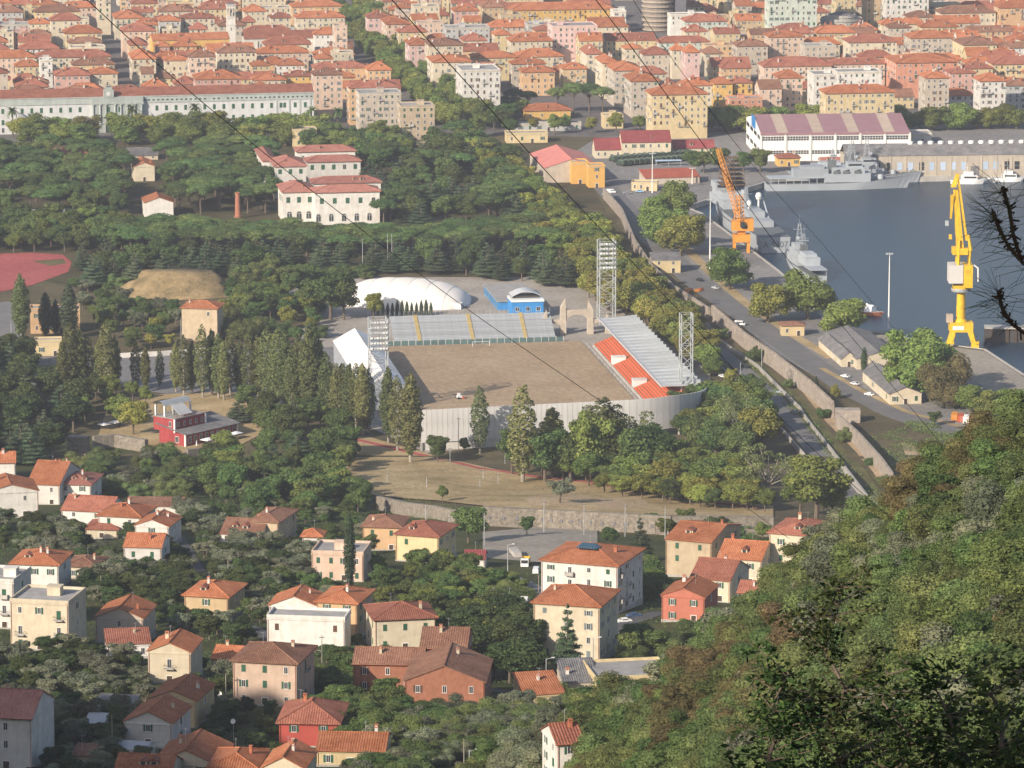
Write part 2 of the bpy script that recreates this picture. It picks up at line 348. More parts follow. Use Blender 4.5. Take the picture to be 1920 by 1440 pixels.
ground_mat('garden_soil', [(.035, .045, .018), (.062, .072, .028), (.095, .095, .040)], .06, .8, .6)
ground_mat('street_stone', [(.11, .10, .10), (.15, .14, .135), (.19, .175, .165)], .02, .3, .1)
sheet('city_street', [(-160, 268), (600, 262), (900, 252), (1330, 262), (1960, 240), (2200, 230), (2200, -120), (-160, -120)], 'street_stone')
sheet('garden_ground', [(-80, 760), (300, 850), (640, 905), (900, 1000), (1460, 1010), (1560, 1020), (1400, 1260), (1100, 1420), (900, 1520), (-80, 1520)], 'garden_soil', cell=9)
sheet('dockyard', [(1070, 290), (1120, 258), (1380, 246), (1960, 236), (2060, 236), (2060, 318), (1700, 331), (1440, 339), (1290, 385), (1316, 402), (1460, 510), (1503, 550), (1556, 618), (1660, 628), (1745, 645), (1846, 658), (1918, 706), (2000, 745), (2000, 800), (1740, 800), (1640, 772), (1450, 660), (1330, 560), (1230, 480), (1140, 380)], 'paving')
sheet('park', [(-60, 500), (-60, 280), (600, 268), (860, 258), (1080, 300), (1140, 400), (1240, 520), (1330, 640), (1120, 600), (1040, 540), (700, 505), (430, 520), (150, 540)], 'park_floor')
sheet('quay_road', [(1560, 616), (1660, 629), (1745, 646), (1846, 659), (1918, 707), (2000, 748), (2000, 800), (1900, 760), (1790, 690), (1700, 660)], 'quay_stone')
sheet('arsenal_road', strip_pts([(1130, 345), (1165, 385), (1225, 450), (1300, 525), (1385, 585), (1500, 665), (1600, 735), (1690, 780), (1790, 812)], 13), 'asphalt_pale', world=True)
sheet('valley_road', strip_pts([(1300, 600), (1345, 650), (1400, 690), (1465, 755), (1525, 830), (1580, 890), (1640, 960)], 11), 'asphalt_pale', world=True)
sheet('canal_path', strip_pts([(1410, 640), (1500, 715), (1560, 790), (1620, 850), (1670, 915)], 5), 'bare_earth', world=True)
sheet('canal_bank', strip_pts([(1385, 660), (1475, 735), (1540, 810), (1600, 875), (1650, 930)], 7), 'rough_green', world=True)
sheet('road_verge', strip_pts([(1262, 440), (1332, 512), (1400, 570), (1490, 630), (1560, 672)], 5), 'dry_grass', world=True)
sheet('road_verge', strip_pts([(1540, 690), (1620, 735), (1700, 772), (1800, 800)], 3), 'dry_grass', world=True)
sheet('yard_earth', [(1690, 830), (1760, 848), (1752, 872), (1700, 860)], 'bare_earth')
sheet('stadium_yard', [(600, 520), (1120, 520), (1180, 600), (1330, 690), (1340, 780), (1280, 800), (800, 850), (600, 760), (560, 640)], 'gravel')
sheet('car_park', [(150, 668), (420, 655), (640, 650), (720, 770), (560, 790), (330, 742), (150, 715)], 'asphalt_pale')
sheet('running_track', [(-60, 478), (60, 474), (118, 478), (134, 492), (128, 510), (60, 535), (-60, 560)], 'track_red')
sheet('track_infield', [(60, 490), (118, 486), (126, 494), (95, 499)], 'rough_green')
sheet('yard', [(-60, 570), (40, 565), (45, 640), (160, 660), (160, 720), (-60, 730)], 'asphalt_pale')
sheet('dry_field', [(640, 812), (700, 822), (800, 850), (960, 890), (1120, 905), (1450, 950), (1450, 972), (1180, 965), (940, 955), (820, 940), (700, 930), (640, 900)], 'dry_grass', cell=8)
sheet('earth_patch', [(980, 935), (1080, 922), (1110, 935), (1080, 952), (1000, 950)], 'bare_earth', cell=6)
sheet('earth_patch', [(1100, 938), (1200, 932), (1220, 950), (1130, 958)], 'bare_earth', cell=6)
sheet('red_path', strip_pts([(655, 822), (700, 832), (820, 860), (900, 880), (1000, 895), (1100, 905), (1250, 930), (1440, 955)], 3.0), 'track_red', world=True, cell=8)
sheet('gravel_yard', [(905, 1000), (1010, 990), (1120, 996), (1120, 1030), (1060, 1060), (905, 1048)], 'quay_stone', cell=8)
sheet('terrace_garden', [(300, 740), (440, 735), (520, 800), (420, 850), (270, 850), (180, 830), (200, 770)], 'dry_grass', cell=8)
sheet('lane', strip_pts([(330, 1010), (360, 1060), (400, 1120), (440, 1170), (560, 1230), (640, 1290), (720, 1340)], 5.5), 'asphalt', world=True, cell=8)
sheet('lane', strip_pts([(900, 1295), (1010, 1305), (1090, 1240), (1150, 1180), (1240, 1150)], 6), 'asphalt', world=True, cell=8)
sheet('lane', strip_pts([(700, 1075), (830, 1080), (960, 1085), (1010, 1110), (1000, 1200)], 6), 'asphalt_pale', world=True, cell=8)
# ------------------------------------------------------------------ buildings: windows, roofs, the general builder
WIN = {}
def window_mesh(w, h, style, sh):
    """opening with frame and pane set in it, seen from -y; style: plain / open / shut / arch"""
    key = (round(w, 1), round(h, 1), style, sh)
    if key in WIN: return WIN[key]
    b = MB(); t = .09
    if style == 'shut':
        b.box(-w / 2, -.02, -.07, .02, 0, h, 2); b.box(.02, w / 2, -.07, .02, 0, h, 2); b.box(-.02, .02, -.03, .02, 0, h, 1)
    elif style == 'arch':
        n = 8; pts = [(-w / 2, 0), (w / 2, 0)] + [(w / 2 * math.cos(a), h - w / 2 + w / 2 * math.sin(a)) for a in [math.pi * i / n for i in range(n + 1)]]
        b.add([(x, -.03, z) for x, z in pts], [tuple(range(len(pts)))], 1); b.box(-.06, .06, -.07, 0, 0, h, 0); b.box(-w / 2, w / 2, -.07, 0, h - w / 2, h - w / 2 + .1, 0)
        b.box(-w / 2 - .1, -w / 2, -.1, 0, 0, h - w / 2, 0); b.box(w / 2, w / 2 + .1, -.1, 0, 0, h - w / 2, 0)
    else:
        b.box(-w / 2 + t, w / 2 - t, -.03, .02, t, h - t, 1)
        b.box(-w / 2, -w / 2 + t, -.08, .02, 0, h, 0); b.box(w / 2 - t, w / 2, -.08, .02, 0, h, 0); b.box(-w / 2 + t, w / 2 - t, -.08, .02, h - t, h, 0)
        b.box(-w / 2 - .1, w / 2 + .1, -.14, .02, -.1, 0, 0); b.box(-.03, .03, -.06, .02, t, h - t, 0)
        if style == 'open': b.box(-w - .02, -w / 2 - .03, -.1, .02, 0, h, 2); b.box(w / 2 + .03, w + .02, -.1, .02, 0, h, 2)
    WIN[key] = b.mesh('window', ['white_trim', 'glass', sh]); return WIN[key]
def shutter_mesh(w, h, sh):
    key = ('leaf', round(w, 1), round(h, 1), sh)
    if key not in WIN:
        b = MB().box(-w / 2, w / 2, -.05, .0, 0, h)
        for i in range(int(h / .18)): b.box(-w / 2 + .06, w / 2 - .06, -.075, -.05, .06 + i * .18, .15 + i * .18)
        WIN[key] = b.mesh('shutter', sh)
    return WIN[key]
def put_window(parent, x, y, z, rz, w, h, style, sh, near=False):
    if near and style == 'open':
        o = obj('window', window_mesh(w, h, 'plain', sh), parent, (x, y, z), rz)
        for s in (-1, 1): obj('shutter', shutter_mesh(w / 2, h, sh), o, (s * (w * .75 + .04), -.03, 0))
    else: o = obj('window', window_mesh(w, h, style, sh), parent, (x, y, z), rz)
    return o
def roof_hip(w, d, h, rise, ov=.75, ridge='x'):
    """front edge of the wall is y=0, back y=d; x centred"""
    b = MB(); x0, x1, y0, y1 = -w / 2 - ov, w / 2 + ov, -ov, d + ov; W, D = x1 - x0, y1 - y0; hb = h - .12; ht = h + .16
    if W >= D: r0, r1 = (x0 + D / 2, (y0 + y1) / 2), (x1 - D / 2 - .01, (y0 + y1) / 2)
    else: r0, r1 = ((x0 + x1) / 2, y0 + W / 2), ((x0 + x1) / 2, y1 - W / 2 - .01)
    z = ht + rise
    v = [(x0, y0, hb), (x1, y0, hb), (x1, y1, hb), (x0, y1, hb), (x0, y0, ht), (x1, y0, ht), (x1, y1, ht), (x0, y1, ht), (*r0, z), (*r1, z)]
    f = [(3, 2, 1, 0), (0, 1, 5, 4), (1, 2, 6, 5), (2, 3, 7, 6), (3, 0, 4, 7)]
    f += [(4, 5, 9, 8), (6, 7, 8, 9), (5, 6, 9), (7, 4, 8)] if W >= D else [(4, 5, 8), (5, 6, 9, 8), (6, 7, 9), (7, 4, 8, 9)]
    b.add(v, f); caps = [((x0, y0, ht), (*r0, z)), ((*r0, z), (*r1, z))]
    caps += [((x1, y0, ht), (*r1, z)), ((x1, y1, ht), (*r1, z)), ((x0, y1, ht), (*r0, z))] if W >= D else [((x1, y0, ht), (*r0, z)), ((x1, y1, ht), (*r1, z)), ((x0, y1, ht), (*r1, z))]
    return b, caps
def roof_gable(w, d, h, rise, ov=.5, axis='x'):
    b = MB(); t = .2
    if axis == 'x':                       # ridge parallel to the front
        b.extr([(-ov, h - ov * 2 * rise / d), (d / 2, h + rise), (d + ov, h - ov * 2 * rise / d), (d + ov, h - ov * 2 * rise / d + t), (d / 2, h + rise + t), (-ov, h - ov * 2 * rise / d + t)], -w / 2 - ov * .6, w / 2 + ov * .6)
        caps = [((-w / 2 - ov * .6, d / 2, h + rise + t), (w / 2 + ov * .6, d / 2, h + rise + t))]
    else:                                 # gable end faces the front
        e = h - ov * 2 * rise / w; pr = [(-w / 2 - ov, e), (w / 2 + ov, e), (w / 2 + ov, e + t), (0, h + rise + t), (-w / 2 - ov, e + t)]
        pr = [(-w / 2 - ov, e), (0, h + rise), (w / 2 + ov, e), (w / 2 + ov, e + t), (0, h + rise + t), (-w / 2 - ov, e + t)]
        n = len(pr); y0, y1 = -ov * .6, d + ov * .6; vs = [(x, y0, z) for x, z in pr] + [(x, y1, z) for x, z in pr]
        b.add(vs, [tuple(range(n)), tuple(range(n, 2 * n))[::-1]] + [(i, n + i, n + (i + 1) % n, (i + 1) % n) for i in range(n)])
        caps = [((0, y0, h + rise + t), (0, y1, h + rise + t))]
    return b, caps
def fix_normals(me):
    bm = bmesh.new(); bm.from_mesh(me); bmesh.ops.recalc_face_normals(bm, faces=bm.faces); bm.to_mesh(me); bm.free()
CHIM = {}
def chimney_mesh(mat):
    if mat not in CHIM:
        b = MB().box(-.4, .4, -.3, .3, -1.2, 1.3, 0).box(-.52, .52, -.42, .42, 1.3, 1.45, 1); b.box(-.35, -.22, -.25, .25, 1.45, 1.75, 0).box(.22, .35, -.25, .25, 1.45, 1.75, 0).box(-.5, .5, -.4, .4, 1.75, 1.87, 1)
        CHIM[mat] = b.mesh('chimney', [mat, 'terracotta_plain'])
    return CHIM[mat]
def dormer_mesh():
    if 'dormer' not in CHIM: m_ = MB().box(-.9, .9, 0, 2.4, -.3, 1.3, 0).box(-.5, .5, -.04, 0, .2, 1.1, 2).add([(-1.1, -.25, 1.25), (1.1, -.25, 1.25), (0, -.25, 1.95), (-1.1, 2.8, 1.25), (1.1, 2.8, 1.25), (0, 2.8, 1.95)], [(0, 1, 2), (4, 3, 5), (1, 4, 5, 2), (3, 0, 2, 5)], 1).mesh('dormer', ['plaster_cream', 'tile_red', 'glass']); CHIM['dormer'] = m_
    return CHIM['dormer']
BALC = {}
def balcony_mesh(w, solid):
    k = (round(w, 1), solid)
    if k not in BALC:
        b = MB().box(-w / 2, w / 2, -1.1, 0, -.18, 0, 0)
        if solid: b.box(-w / 2, w / 2, -1.1, -1.0, 0, .95, 0).box(-w / 2, -w / 2 + .1, -1, 0, 0, .95, 0).box(w / 2 - .1, w / 2, -1, 0, 0, .95, 0)
        else:
            b.box(-w / 2, w / 2, -1.1, -1.05, .9, .97, 1)
            for i in range(int(w / .25) + 1): b.box(-w / 2 + i * .25 - .015, -w / 2 + i * .25 + .015, -1.09, -1.06, 0, .9, 1)
            for s in (-1, 1): b.box(s * w / 2 - .03, s * w / 2 + .03, -1.1, 0, .9, .97, 1)
        BALC[k] = b.mesh('balcony', ['concrete', 'iron'])
    return BALC[k]
def building(name, label, cat, loc, rz, w, d, h, roof='hip', wall='c', tile='tile_orange', floors=3, cols=3, side=2, side_r=0, group=None, rise=None, shutters='shutter_green', open_p=.35,
             shut_p=.25, near=False, balc=0.0, chim=1, door=True, first=0, deep=3.0, seed=0, skip=.05, wmat=None, band=True, win=None, parts=None):
    """a building with its wall, roof (> chimney, ridge tiles), windows (> shutters), balconies and door; the front wall stands at local y=0"""
    r = random.Random(seed * 7919 + int(loc[0] * 13) + int(loc[1]))
    t = thing(name, label, cat, loc, rz, group); wm = wmat or wallm(wall)
    b = MB(); b.box(-w / 2, w / 2, 0, d, -deep, h)
    rise = rise if rise is not None else min(w, d) * .5 * .36
    if roof == 'gx': b.add([(-w / 2, 0, h), (-w / 2, d, h), (-w / 2, d / 2, h + rise), (w / 2, 0, h), (w / 2, d, h), (w / 2, d / 2, h + rise)], [(0, 2, 1), (3, 4, 5), (0, 3, 5, 2), (4, 1, 2, 5)])
    if roof == 'gy': b.add([(-w / 2, 0, h), (w / 2, 0, h), (0, 0, h + rise), (-w / 2, d, h), (w / 2, d, h), (0, d, h + rise)], [(0, 1, 2), (4, 3, 5), (1, 4, 5, 2), (3, 0, 2, 5)])
    b.build('wall', wm, t)
    if band: 
        MB().box(-w / 2 - .15, w / 2 + .15, -.15, d + .15, h - .55, h - .2).build('cornice', wm if near else 'plaster_cream', t)
        if near: MB().box(-w / 2 - .12, w / 2 + .12, -.12, d + .12, -deep + .1, .7).build('plinth', 'concrete', t)
    if roof == 'hip': rb, caps = roof_hip(w, d, h, rise)
    elif roof == 'gx': rb, caps = roof_gable(w, d, h, rise, axis='x')
    elif roof == 'gy': rb, caps = roof_gable(w, d, h, rise, axis='y')
    elif roof == 'shed':
        rb = MB(); rb.add([(-w / 2 - .4, -.4, h), (w / 2 + .4, -.4, h), (w / 2 + .4, d + .4, h + rise), (-w / 2 - .4, d + .4, h + rise), (-w / 2 - .4, -.4, h + .2), (w / 2 + .4, -.4, h + .2), (w / 2 + .4, d + .4, h + rise + .2), (-w / 2 - .4, d + .4, h + rise + .2)],
                          [(3, 2, 1, 0), (4, 5, 6, 7), (0, 1, 5, 4), (1, 2, 6, 5), (2, 3, 7, 6), (3, 0, 4, 7)]); caps = []
        MB().add([(-w / 2, d, h), (w / 2, d, h), (w / 2, d, h + rise), (-w / 2, d, h + rise), (-w / 2, 0, h), (w / 2, 0, h)], [(0, 1, 2, 3), (4, 0, 3), (5, 2, 1)]).build('gable', wm, t)
    else:                                  # flat roof with a parapet
        rb = MB().box(-w / 2 + .25, w / 2 - .25, .25, d - .25, h - .1, h + .1); caps = []
        p = MB(); 
        for x0, x1, y0, y1 in ((-w / 2 - .1, w / 2 + .1, -.1, .25), (-w / 2 - .1, w / 2 + .1, d - .25, d + .1), (-w / 2 - .1, -w / 2 + .25, .25, d - .25), (w / 2 - .25, w / 2 + .1, .25, d - .25)): p.box(x0, x1, y0, y1, h + .002, h + .8)
        p.build('parapet', 'concrete' if wall in 'gb' else wm, t)
    ro = rb.build('roof', 'flat_roof' if roof == 'flat' else tile, t); fix_normals(ro.data)
    if caps and (near or w > 12):
        cm = MB()
        for a, c in caps: cm.tube((a[0], a[1], a[2] + .02), (c[0], c[1], c[2] + .02), .16 if near else .25, n=5)
        cm.build('ridge_tiles', tile, ro)
    for i in range(chim):
        if roof == 'flat': obj('roof_hut', MB().box(-1.8, 1.8, -1.5, 1.5, 0, 2.4).box(-2, 2, -1.7, 1.7, 2.4, 2.55).mesh('roof_hut', wm), ro, (r.uniform(-.3, .3) * w, d * r.uniform(.35, .7), h + .1)); break
        x = r.uniform(-.36, .36) * w; y = d * r.uniform(.25, .75)
        if roof == 'hip': z = h + .16 + rise * min(1, min(y, d - y, w / 2 - abs(x)) / (min(w, d) / 2))
        elif roof == 'gx': z = h + rise * (1 - abs(y - d / 2) / (d / 2))
        elif roof == 'gy': z = h + rise * (1 - abs(x) / (w / 2))
        else: z = h + rise * y / d
        obj('chimney', chimney_mesh(r.choice(['plaster_cream', 'plaster_white', 'terracotta_plain'])), ro, (x, y, z), r.choice([0, 1.57]), r.uniform(.8, 1.15) if near else r.uniform(1, 1.4))
    if roof in ('hip', 'gx') and w > 12 and r.random() < .5:
        for i in range(r.choice([1, 1, 2])): obj('dormer', dormer_mesh(), ro, (r.uniform(-.28, .28) * w, d * r.uniform(.12, .22), h + rise * .3))
    if near and roof != 'flat':
        b = MB().tube((0, 0, 0), (0, 0, 3.2), .035, n=4).tube((-.8, 0, 3.0), (.8, 0, 3.0), .02, n=4)
        for q in (-.7, -.35, 0, .35, .7): b.tube((q, -.3, 3.0), (q, .3, 3.0), .012, n=3)
        b.build('aerial', 'galvanised', ro, loc=(r.uniform(-.2, .2) * w, d * .5, h + rise * .8), rz=r.uniform(0, 3))
    fh = h / floors; ww, wh = win or ((1.05, min(1.75, fh * .52)) if near else (1.15, min(2.0, fh * .55)))
    def face(n, length, fn, rzz, is_front):
        for fl in range(first, floors):
            hh = wh * (.8 if fl == floors - 1 and floors > 3 else 1)
            for c in range(n):
                if r.random() < skip: continue
                u = -length / 2 + length * (c + .5) / n; z = fl * fh + fh * .3
                x, y = fn(u)
                if is_front and fl == 0 and door and c == n // 2: continue
                q = r.random(); st = 'open' if q < open_p else 'shut' if q < open_p + shut_p else 'plain'
                bal = balc and fl > 0 and r.random() < balc
                if bal:
                    nrm = Vector((math.sin(rzz), -math.cos(rzz), 0))
                    put_window(t, x, y, fl * fh + .1, rzz, ww, min(2.3, fh * .75), 'plain' if st == 'open' else st, shutters)
                    obj('balcony', balcony_mesh(ww * 2 + .4, r.random() < .3), t, (x, y, fl * fh), rzz)
                else: put_window(t, x, y, z, rzz, ww, hh, st, shutters, near)
    if cols: face(cols, w, lambda u: (u, 0), 0, True)
    if side: face(side, d, lambda u: (-w / 2, d / 2 - u), -math.pi / 2, False)
    if side_r: face(side_r, d, lambda u: (w / 2, d / 2 + u), math.pi / 2, False)
    if door and first == 0:
        dm = MB().box(-.7, .7, -.05, .02, 0, 2.3, 0).box(-.85, -.7, -.1, .02, 0, 2.45, 1).box(.7, .85, -.1, .02, 0, 2.45, 1).box(-.7, .7, -.1, .02, 2.3, 2.45, 1).box(.45, .52, -.12, -.05, 1, 1.15, 1)
        u = -w / 2 + w * (cols // 2 + .5) / max(1, cols); dm.build('door', ['dark_wood', 'white_trim'], t, loc=(u, 0, 0))
    if near:
        g = MB(); 
        for s in (-1, 1): g.tube((s * (w / 2 - .25), -.13, -1), (s * (w / 2 - .25), -.13, h), .06, n=5)
        g.tube((-w / 2 - .5, -.62, h - .02), (w / 2 + .5, -.62, h - .02), .08, n=5) if roof in ('hip', 'gx') else None
        g.build('gutter', 'rust', t)
    return t
def wd(n): return ['no', 'one', 'two', 'three', 'four', 'five', 'six', 'seven', 'eight', 'nine', 'ten', 'eleven', 'twelve', 'thirteen'][n]
YAW = R(8.5)                              # the whole town, the stadium and the dockyard share one street grid
eu = Vector((math.cos(YAW), math.sin(YAW), 0)); ev = Vector((-math.sin(YAW), math.cos(YAW), 0))
PLACED = []                               # footprints in the street grid: u0, u1, v0, v1
def clash(u0, u1, v0, v1, g=.8):
    return any(u0 < b + g and u1 > a - g and v0 < d + g and v1 > c - g for a, b, c, d in PLACED)
def fit_city(xl, xr, eave, h):
    """front face of height h whose eaves run from xl to xr at photo row eave, standing on the flat"""
    p = at_z((xl + xr) / 2, eave, h); s = scale_at(p); return Vector((p.x, p.y, 0)), (xr - xl) / s / math.cos(YAW)
ROOFN = dict(h='hipped tiled roof', g='gabled tiled roof', f='flat roof')
# left and right end of the eaves in the photo, row of the eaves, storeys, wall colour, roof, depth in metres
CITY = [(-30, 42, 23, 4, 'g', 'h', 16), (58, 112, 11, 4, 'y', 'h', 16), (120, 182, 14, 4, 'p', 'h', 14), (182, 207, -6, 6, 'c', 'h', 12), (0, 55, 47, 3, 'g', 'f', 14), (-20, 25, 62, 3, 'c', 'f', 12), (26, 57, 60, 3, 's', 'f', 12),
 (56, 94, 44, 4, 'c', 'h', 12), (96, 150, 38, 5, 'c', 'h', 12), (122, 190, 62, 4, 'y', 'h', 16), (133, 197, 90, 4, 'c', 'f', 12), (66, 206, 107, 4, 'c', 'h', 15), (-30, 64, 108, 4, 'p', 'h', 15), (30, 74, 124, 4, 'y', 'h', 14), (75, 98, 114, 5, 'w', 'f', 12),
 (32, 90, 163, 4, 'c', 'h', 14), (-20, 14, 137, 6, 'b', 'h', 14), (104, 168, 141, 5, 's', 'h', 16), (169, 220, 138, 5, 'c', 'h', 16), (137, 214, 121, 4, 'o', 'h', 12), (216, 268, 34, 4, 'c', 'h', 24), (230, 290, 58, 4, 'p', 'h', 24),
 (300, 362, 21, 4, 'c', 'h', 14), (300, 338, 39, 4, 'g', 'h', 14), (341, 402, 34, 4, 'c', 'h', 14), (243, 276, 84, 4, 'o', 'h', 18), (248, 292, 110, 4, 'c', 'h', 26), (292, 318, 87, 3, 's', 'h', 10), (310, 354, 113, 4, 'c', 'h', 14), (355, 402, 106, 5, 'p', 'h', 14),
 (265, 288, 138, 4, 'c', 'g', 14), (289, 328, 146, 3, 'y', 'h', 12), (328, 366, 158, 3, 'p', 'h', 12), (368, 452, 148, 4, 's', 'h', 20), (336, 448, -12, 5, 'c', 'h', 16), (478, 545, 16, 3, 'c', 'f', 14), (548, 640, 12, 4, 'o', 'h', 14), (508, 545, 33, 3, 'c', 'h', 12),
 (556, 646, 33, 4, 'c', 'h', 14), (456, 478, 41, 3, 'y', 'h', 10), (408, 480, 98, 5, 'c', 'h', 14), (482, 578, 99, 4, 'p', 'h', 14), (520, 569, 122, 4, 'w', 'h', 14), (592, 623, 110, 4, 'c', 'h', 12), (624, 662, 100, 4, 'c', 'f', 12), (590, 688, 127, 4, 'o', 'h', 14), (690, 733, 131, 4, 'o', 'h', 18),
 (475, 536, 150, 4, 'c', 'h', 14), (537, 588, 143, 4, 'Y', 'h', 14), (589, 642, 140, 7, 'p', 'h', 14), (656, 746, 164, 6, 'o', 'h', 16), (628, 651, 50, 7, 'p', 'f', 14), (690, 733, 33, 6, 'k', 'h', 14),
 (725, 770, 45, 5, 'p', 'h', 26), (748, 800, 60, 5, 'y', 'h', 24), (768, 806, 84, 6, 'k', 'h', 22), (806, 868, 85, 6, 'c', 'h', 24), (812, 884, 116, 6, 'c', 'h', 26), (776, 824, 13, 5, 'c', 'f', 14), (852, 898, 20, 4, 's', 'h', 14), (836, 918, 53, 5, 'g', 'f', 16), (869, 912, 76, 4, 'c', 'h', 14),
 (928, 957, 65, 5, 'y', 'h', 14), (958, 1036, 77, 5, 'c', 'h', 16), (972, 1056, 106, 4, 'c', 'h', 18), (888, 966, 108, 4, 'y', 'h', 16), (980, 1040, 135, 4, 'o', 'h', 14), (1056, 1100, 129, 4, 'n', 'h', 14), (960, 1150, 18, 4, 'Y', 'h', 16), (990, 1032, 47, 4, 'g', 'f', 14), (1036, 1120, 50, 7, 'k', 'f', 20),
 (1122, 1178, 50, 4, 'c', 'h', 14), (1150, 1174, 22, 4, 'w', 'f', 12), (1086, 1130, 76, 5, 'y', 'g', 18), (1136, 1230, 76, 4, 'y', 'g', 16), (1100, 1130, 101, 6, 'c', 'h', 24), (1172, 1205, 91, 4, 'c', 'h', 12), (1130, 1160, 118, 6, 'c', 'h', 26), (1152, 1206, 132, 6, 'b', 'h', 26), (1184, 1236, 152, 6, 'b', 'h', 26),
 (1207, 1255, 102, 4, 'b', 'h', 14), (1260, 1284, 94, 5, 'c', 'h', 14), (1285, 1312, 98, 6, 'k', 'h', 14), (1236, 1330, 79, 4, 't', 'h', 16), (1286, 1364, 40, 4, 't', 'h', 16), (1442, 1533, -52, 12, 't', 'f', 14), (1568, 1605, -40, 10, 'y', 'f', 14), (1625, 1659, -45, 10, 'n', 'f', 14), (1661, 1743, -62, 12, 'w', 'f', 16),
 (1764, 1868, 24, 5, 'c', 'h', 16), (1874, 1960, 14, 6, 'o', 'h', 16), (1374, 1400, 27, 3, 'y', 'f', 14), (1401, 1462, 36, 3, 'y', 'f', 14), (1340, 1388, 63, 4, 'y', 'g', 16), (1382, 1440, 86, 5, 'b', 'h', 16), (1442, 1508, 69, 6, 'p', 'h', 16), (1509, 1566, 87, 5, 'b', 'f', 14), (1592, 1682, 79, 5, 'c', 'h', 18), (1708, 1788, 71, 5, 'b', 'h', 20),
 (1806, 1870, 84, 5, 'y', 'h', 40), (1432, 1560, 124, 5, 'p', 'h', 16), (1562, 1660, 120, 5, 'p', 'h', 14), (1680, 1797, 117, 6, 'S', 'h', 30), (1526, 1568, 141, 7, 'w', 'f', 18), (1570, 1654, 136, 5, 'w', 'f', 16), (1736, 1780, 146, 6, 'b', 'h', 18), (1782, 1830, 137, 4, 's', 'h', 14), (1838, 1886, 152, 6, 'w', 'h', 16), (1888, 1950, 160, 4, 'g', 'h', 14),
 (1548, 1678, 174, 7, 'y', 'h', 16), (1340, 1374, 157, 4, 'Y', 'h', 14), (1376, 1411, 155, 4, 'Y', 'h', 12), (1424, 1466, 166, 5, 'p', 'g', 14), (1368, 1430, 186, 4, 'S', 'f', 12), (1222, 1327, 177, 7, 'y', 'h', 18), (1280, 1335, 160, 5, 'c', 'h', 14), (1862, 1960, 120, 5, 'y', 'h', 16), (1460, 1505, 146, 6, 'p', 'h', 16), (1815, 1862, 128, 4, 'y', 'h', 14),
 (752, 815, 200, 6, 'q', 'f', 16), (674, 752, 176, 6, 'b', 'f', 18), (866, 938, 133, 8, 'w', 'f', 26)]
TILES = ['tile_orange', 'tile_orange', 'tile_red', 'tile_red', 'tile_brown']
city_list = []
def add_city(loc, wdt, dep, fl, col, rf, fh, why):
    city_list.append(dict(loc=loc, w=wdt, d=dep, fl=fl, col=col, rf=rf, h=fl * fh, why=why))
# landmarks reserve their ground first
def reserve(px0, px1, py, d, h=0, g=2):
    p0, p1 = at_z(px0, py, h), at_z(px1, py, h); us = sorted([p0.dot(eu), p1.dot(eu)]); v = min(p0.dot(ev), p1.dot(ev)); PLACED.append((us[0] - g, us[1] + g, v - g, v + d + g))
reserve(-40, 592, 252, 24); reserve(424, 444, 86, 12); reserve(455, 632, 92, 26); reserve(284, 432, 98, 22); reserve(1205, 1272, 62, 24); reserve(1535, 1640, 78, 34)
# the avenues stay clear
AV = []
def avenue(px_a, px_b, width):
    a, b = at_z(*px_a), at_z(*px_b); AV.append((a, b, width))
avenue((866, 238), (650, 28), 44); avenue((248, 162), (186, 8), 22); avenue((1178, 215), (1075, 85), 16); avenue((1345, 190), (1195, 60), 14)
def on_avenue(p, r):
    for a, b, wdt in AV:
        d = b - a; t = max(-.2, min(1.6, (p - a).dot(d) / d.length_squared))
        if (a + d * t - p).length < wdt / 2 + r: return True
    return False
skipped = []
for i, (xl, xr, ev_y, fl, col, rf, dep) in enumerate(CITY):
    done = False
    for df in (0, 1, -1, 2):
        for dd in (dep, dep * .7, dep * .5):
            f2 = fl + df
            if f2 < 2: continue
            fh = 3.55; p, wdt = fit_city(xl, xr, ev_y, f2 * fh); u, v = p.dot(eu), p.dot(ev)
            if not clash(u - wdt / 2, u + wdt / 2, v, v + dd, .3):
                PLACED.append((u - wdt / 2, u + wdt / 2, v, v + dd)); add_city(p, wdt, dd, f2, col, rf, fh, 'hand'); done = True; break
        if done: break
    if not done: skipped.append(i)
# smaller blocks between them, row by row
fr = random.Random(11)
v0 = at_z(960, 250).dot(ev); rows_v = []
v = v0 + 10
while v < v0 + 780: rows_v.append(v); v += fr.uniform(15, 21)
NO_FILL = [((640, 262), (1000, 200)), ((900, 262), (1150, 165)), ((1280, 262), (1960, 205)), ((-60, 262), (640, 235)), ((1180, 70), (1285, 0))]
def in_nofill(p):
    x, y = to_px(p); return any(a[0] <= x <= b[0] and b[1] <= y <= a[1] for a, b in NO_FILL)
for v in rows_v:
    u = 70.0
    while u < 830:
        wdt = fr.choice([11, 14, 17, 20, 24, 29]); dep = fr.uniform(10, 14); fl = fr.choice([2, 3, 3, 4, 4])
        p = eu * (u + wdt / 2) + ev * v; x, y = to_px(p)
        if -40 < x < 1960 and y > -75 and not in_nofill(p) and not on_avenue(p + ev * dep / 2, wdt / 2) and not clash(u, u + wdt, v - 5, v + dep + 3, 1.0) and fr.random() < .95:
            PLACED.append((u, u + wdt, v, v + dep)); add_city(p, wdt, dep, fl, fr.choice('ccyyboocwbnpyc'), fr.choice('hhhhgf'), 3.5, 'fill'); u += wdt + fr.choice([.8, .8, 3, 9])
        else: u += 6
city_list.sort(key=lambda c: to_px(c['loc'])[1], reverse=True)
city_list = city_list[:520]
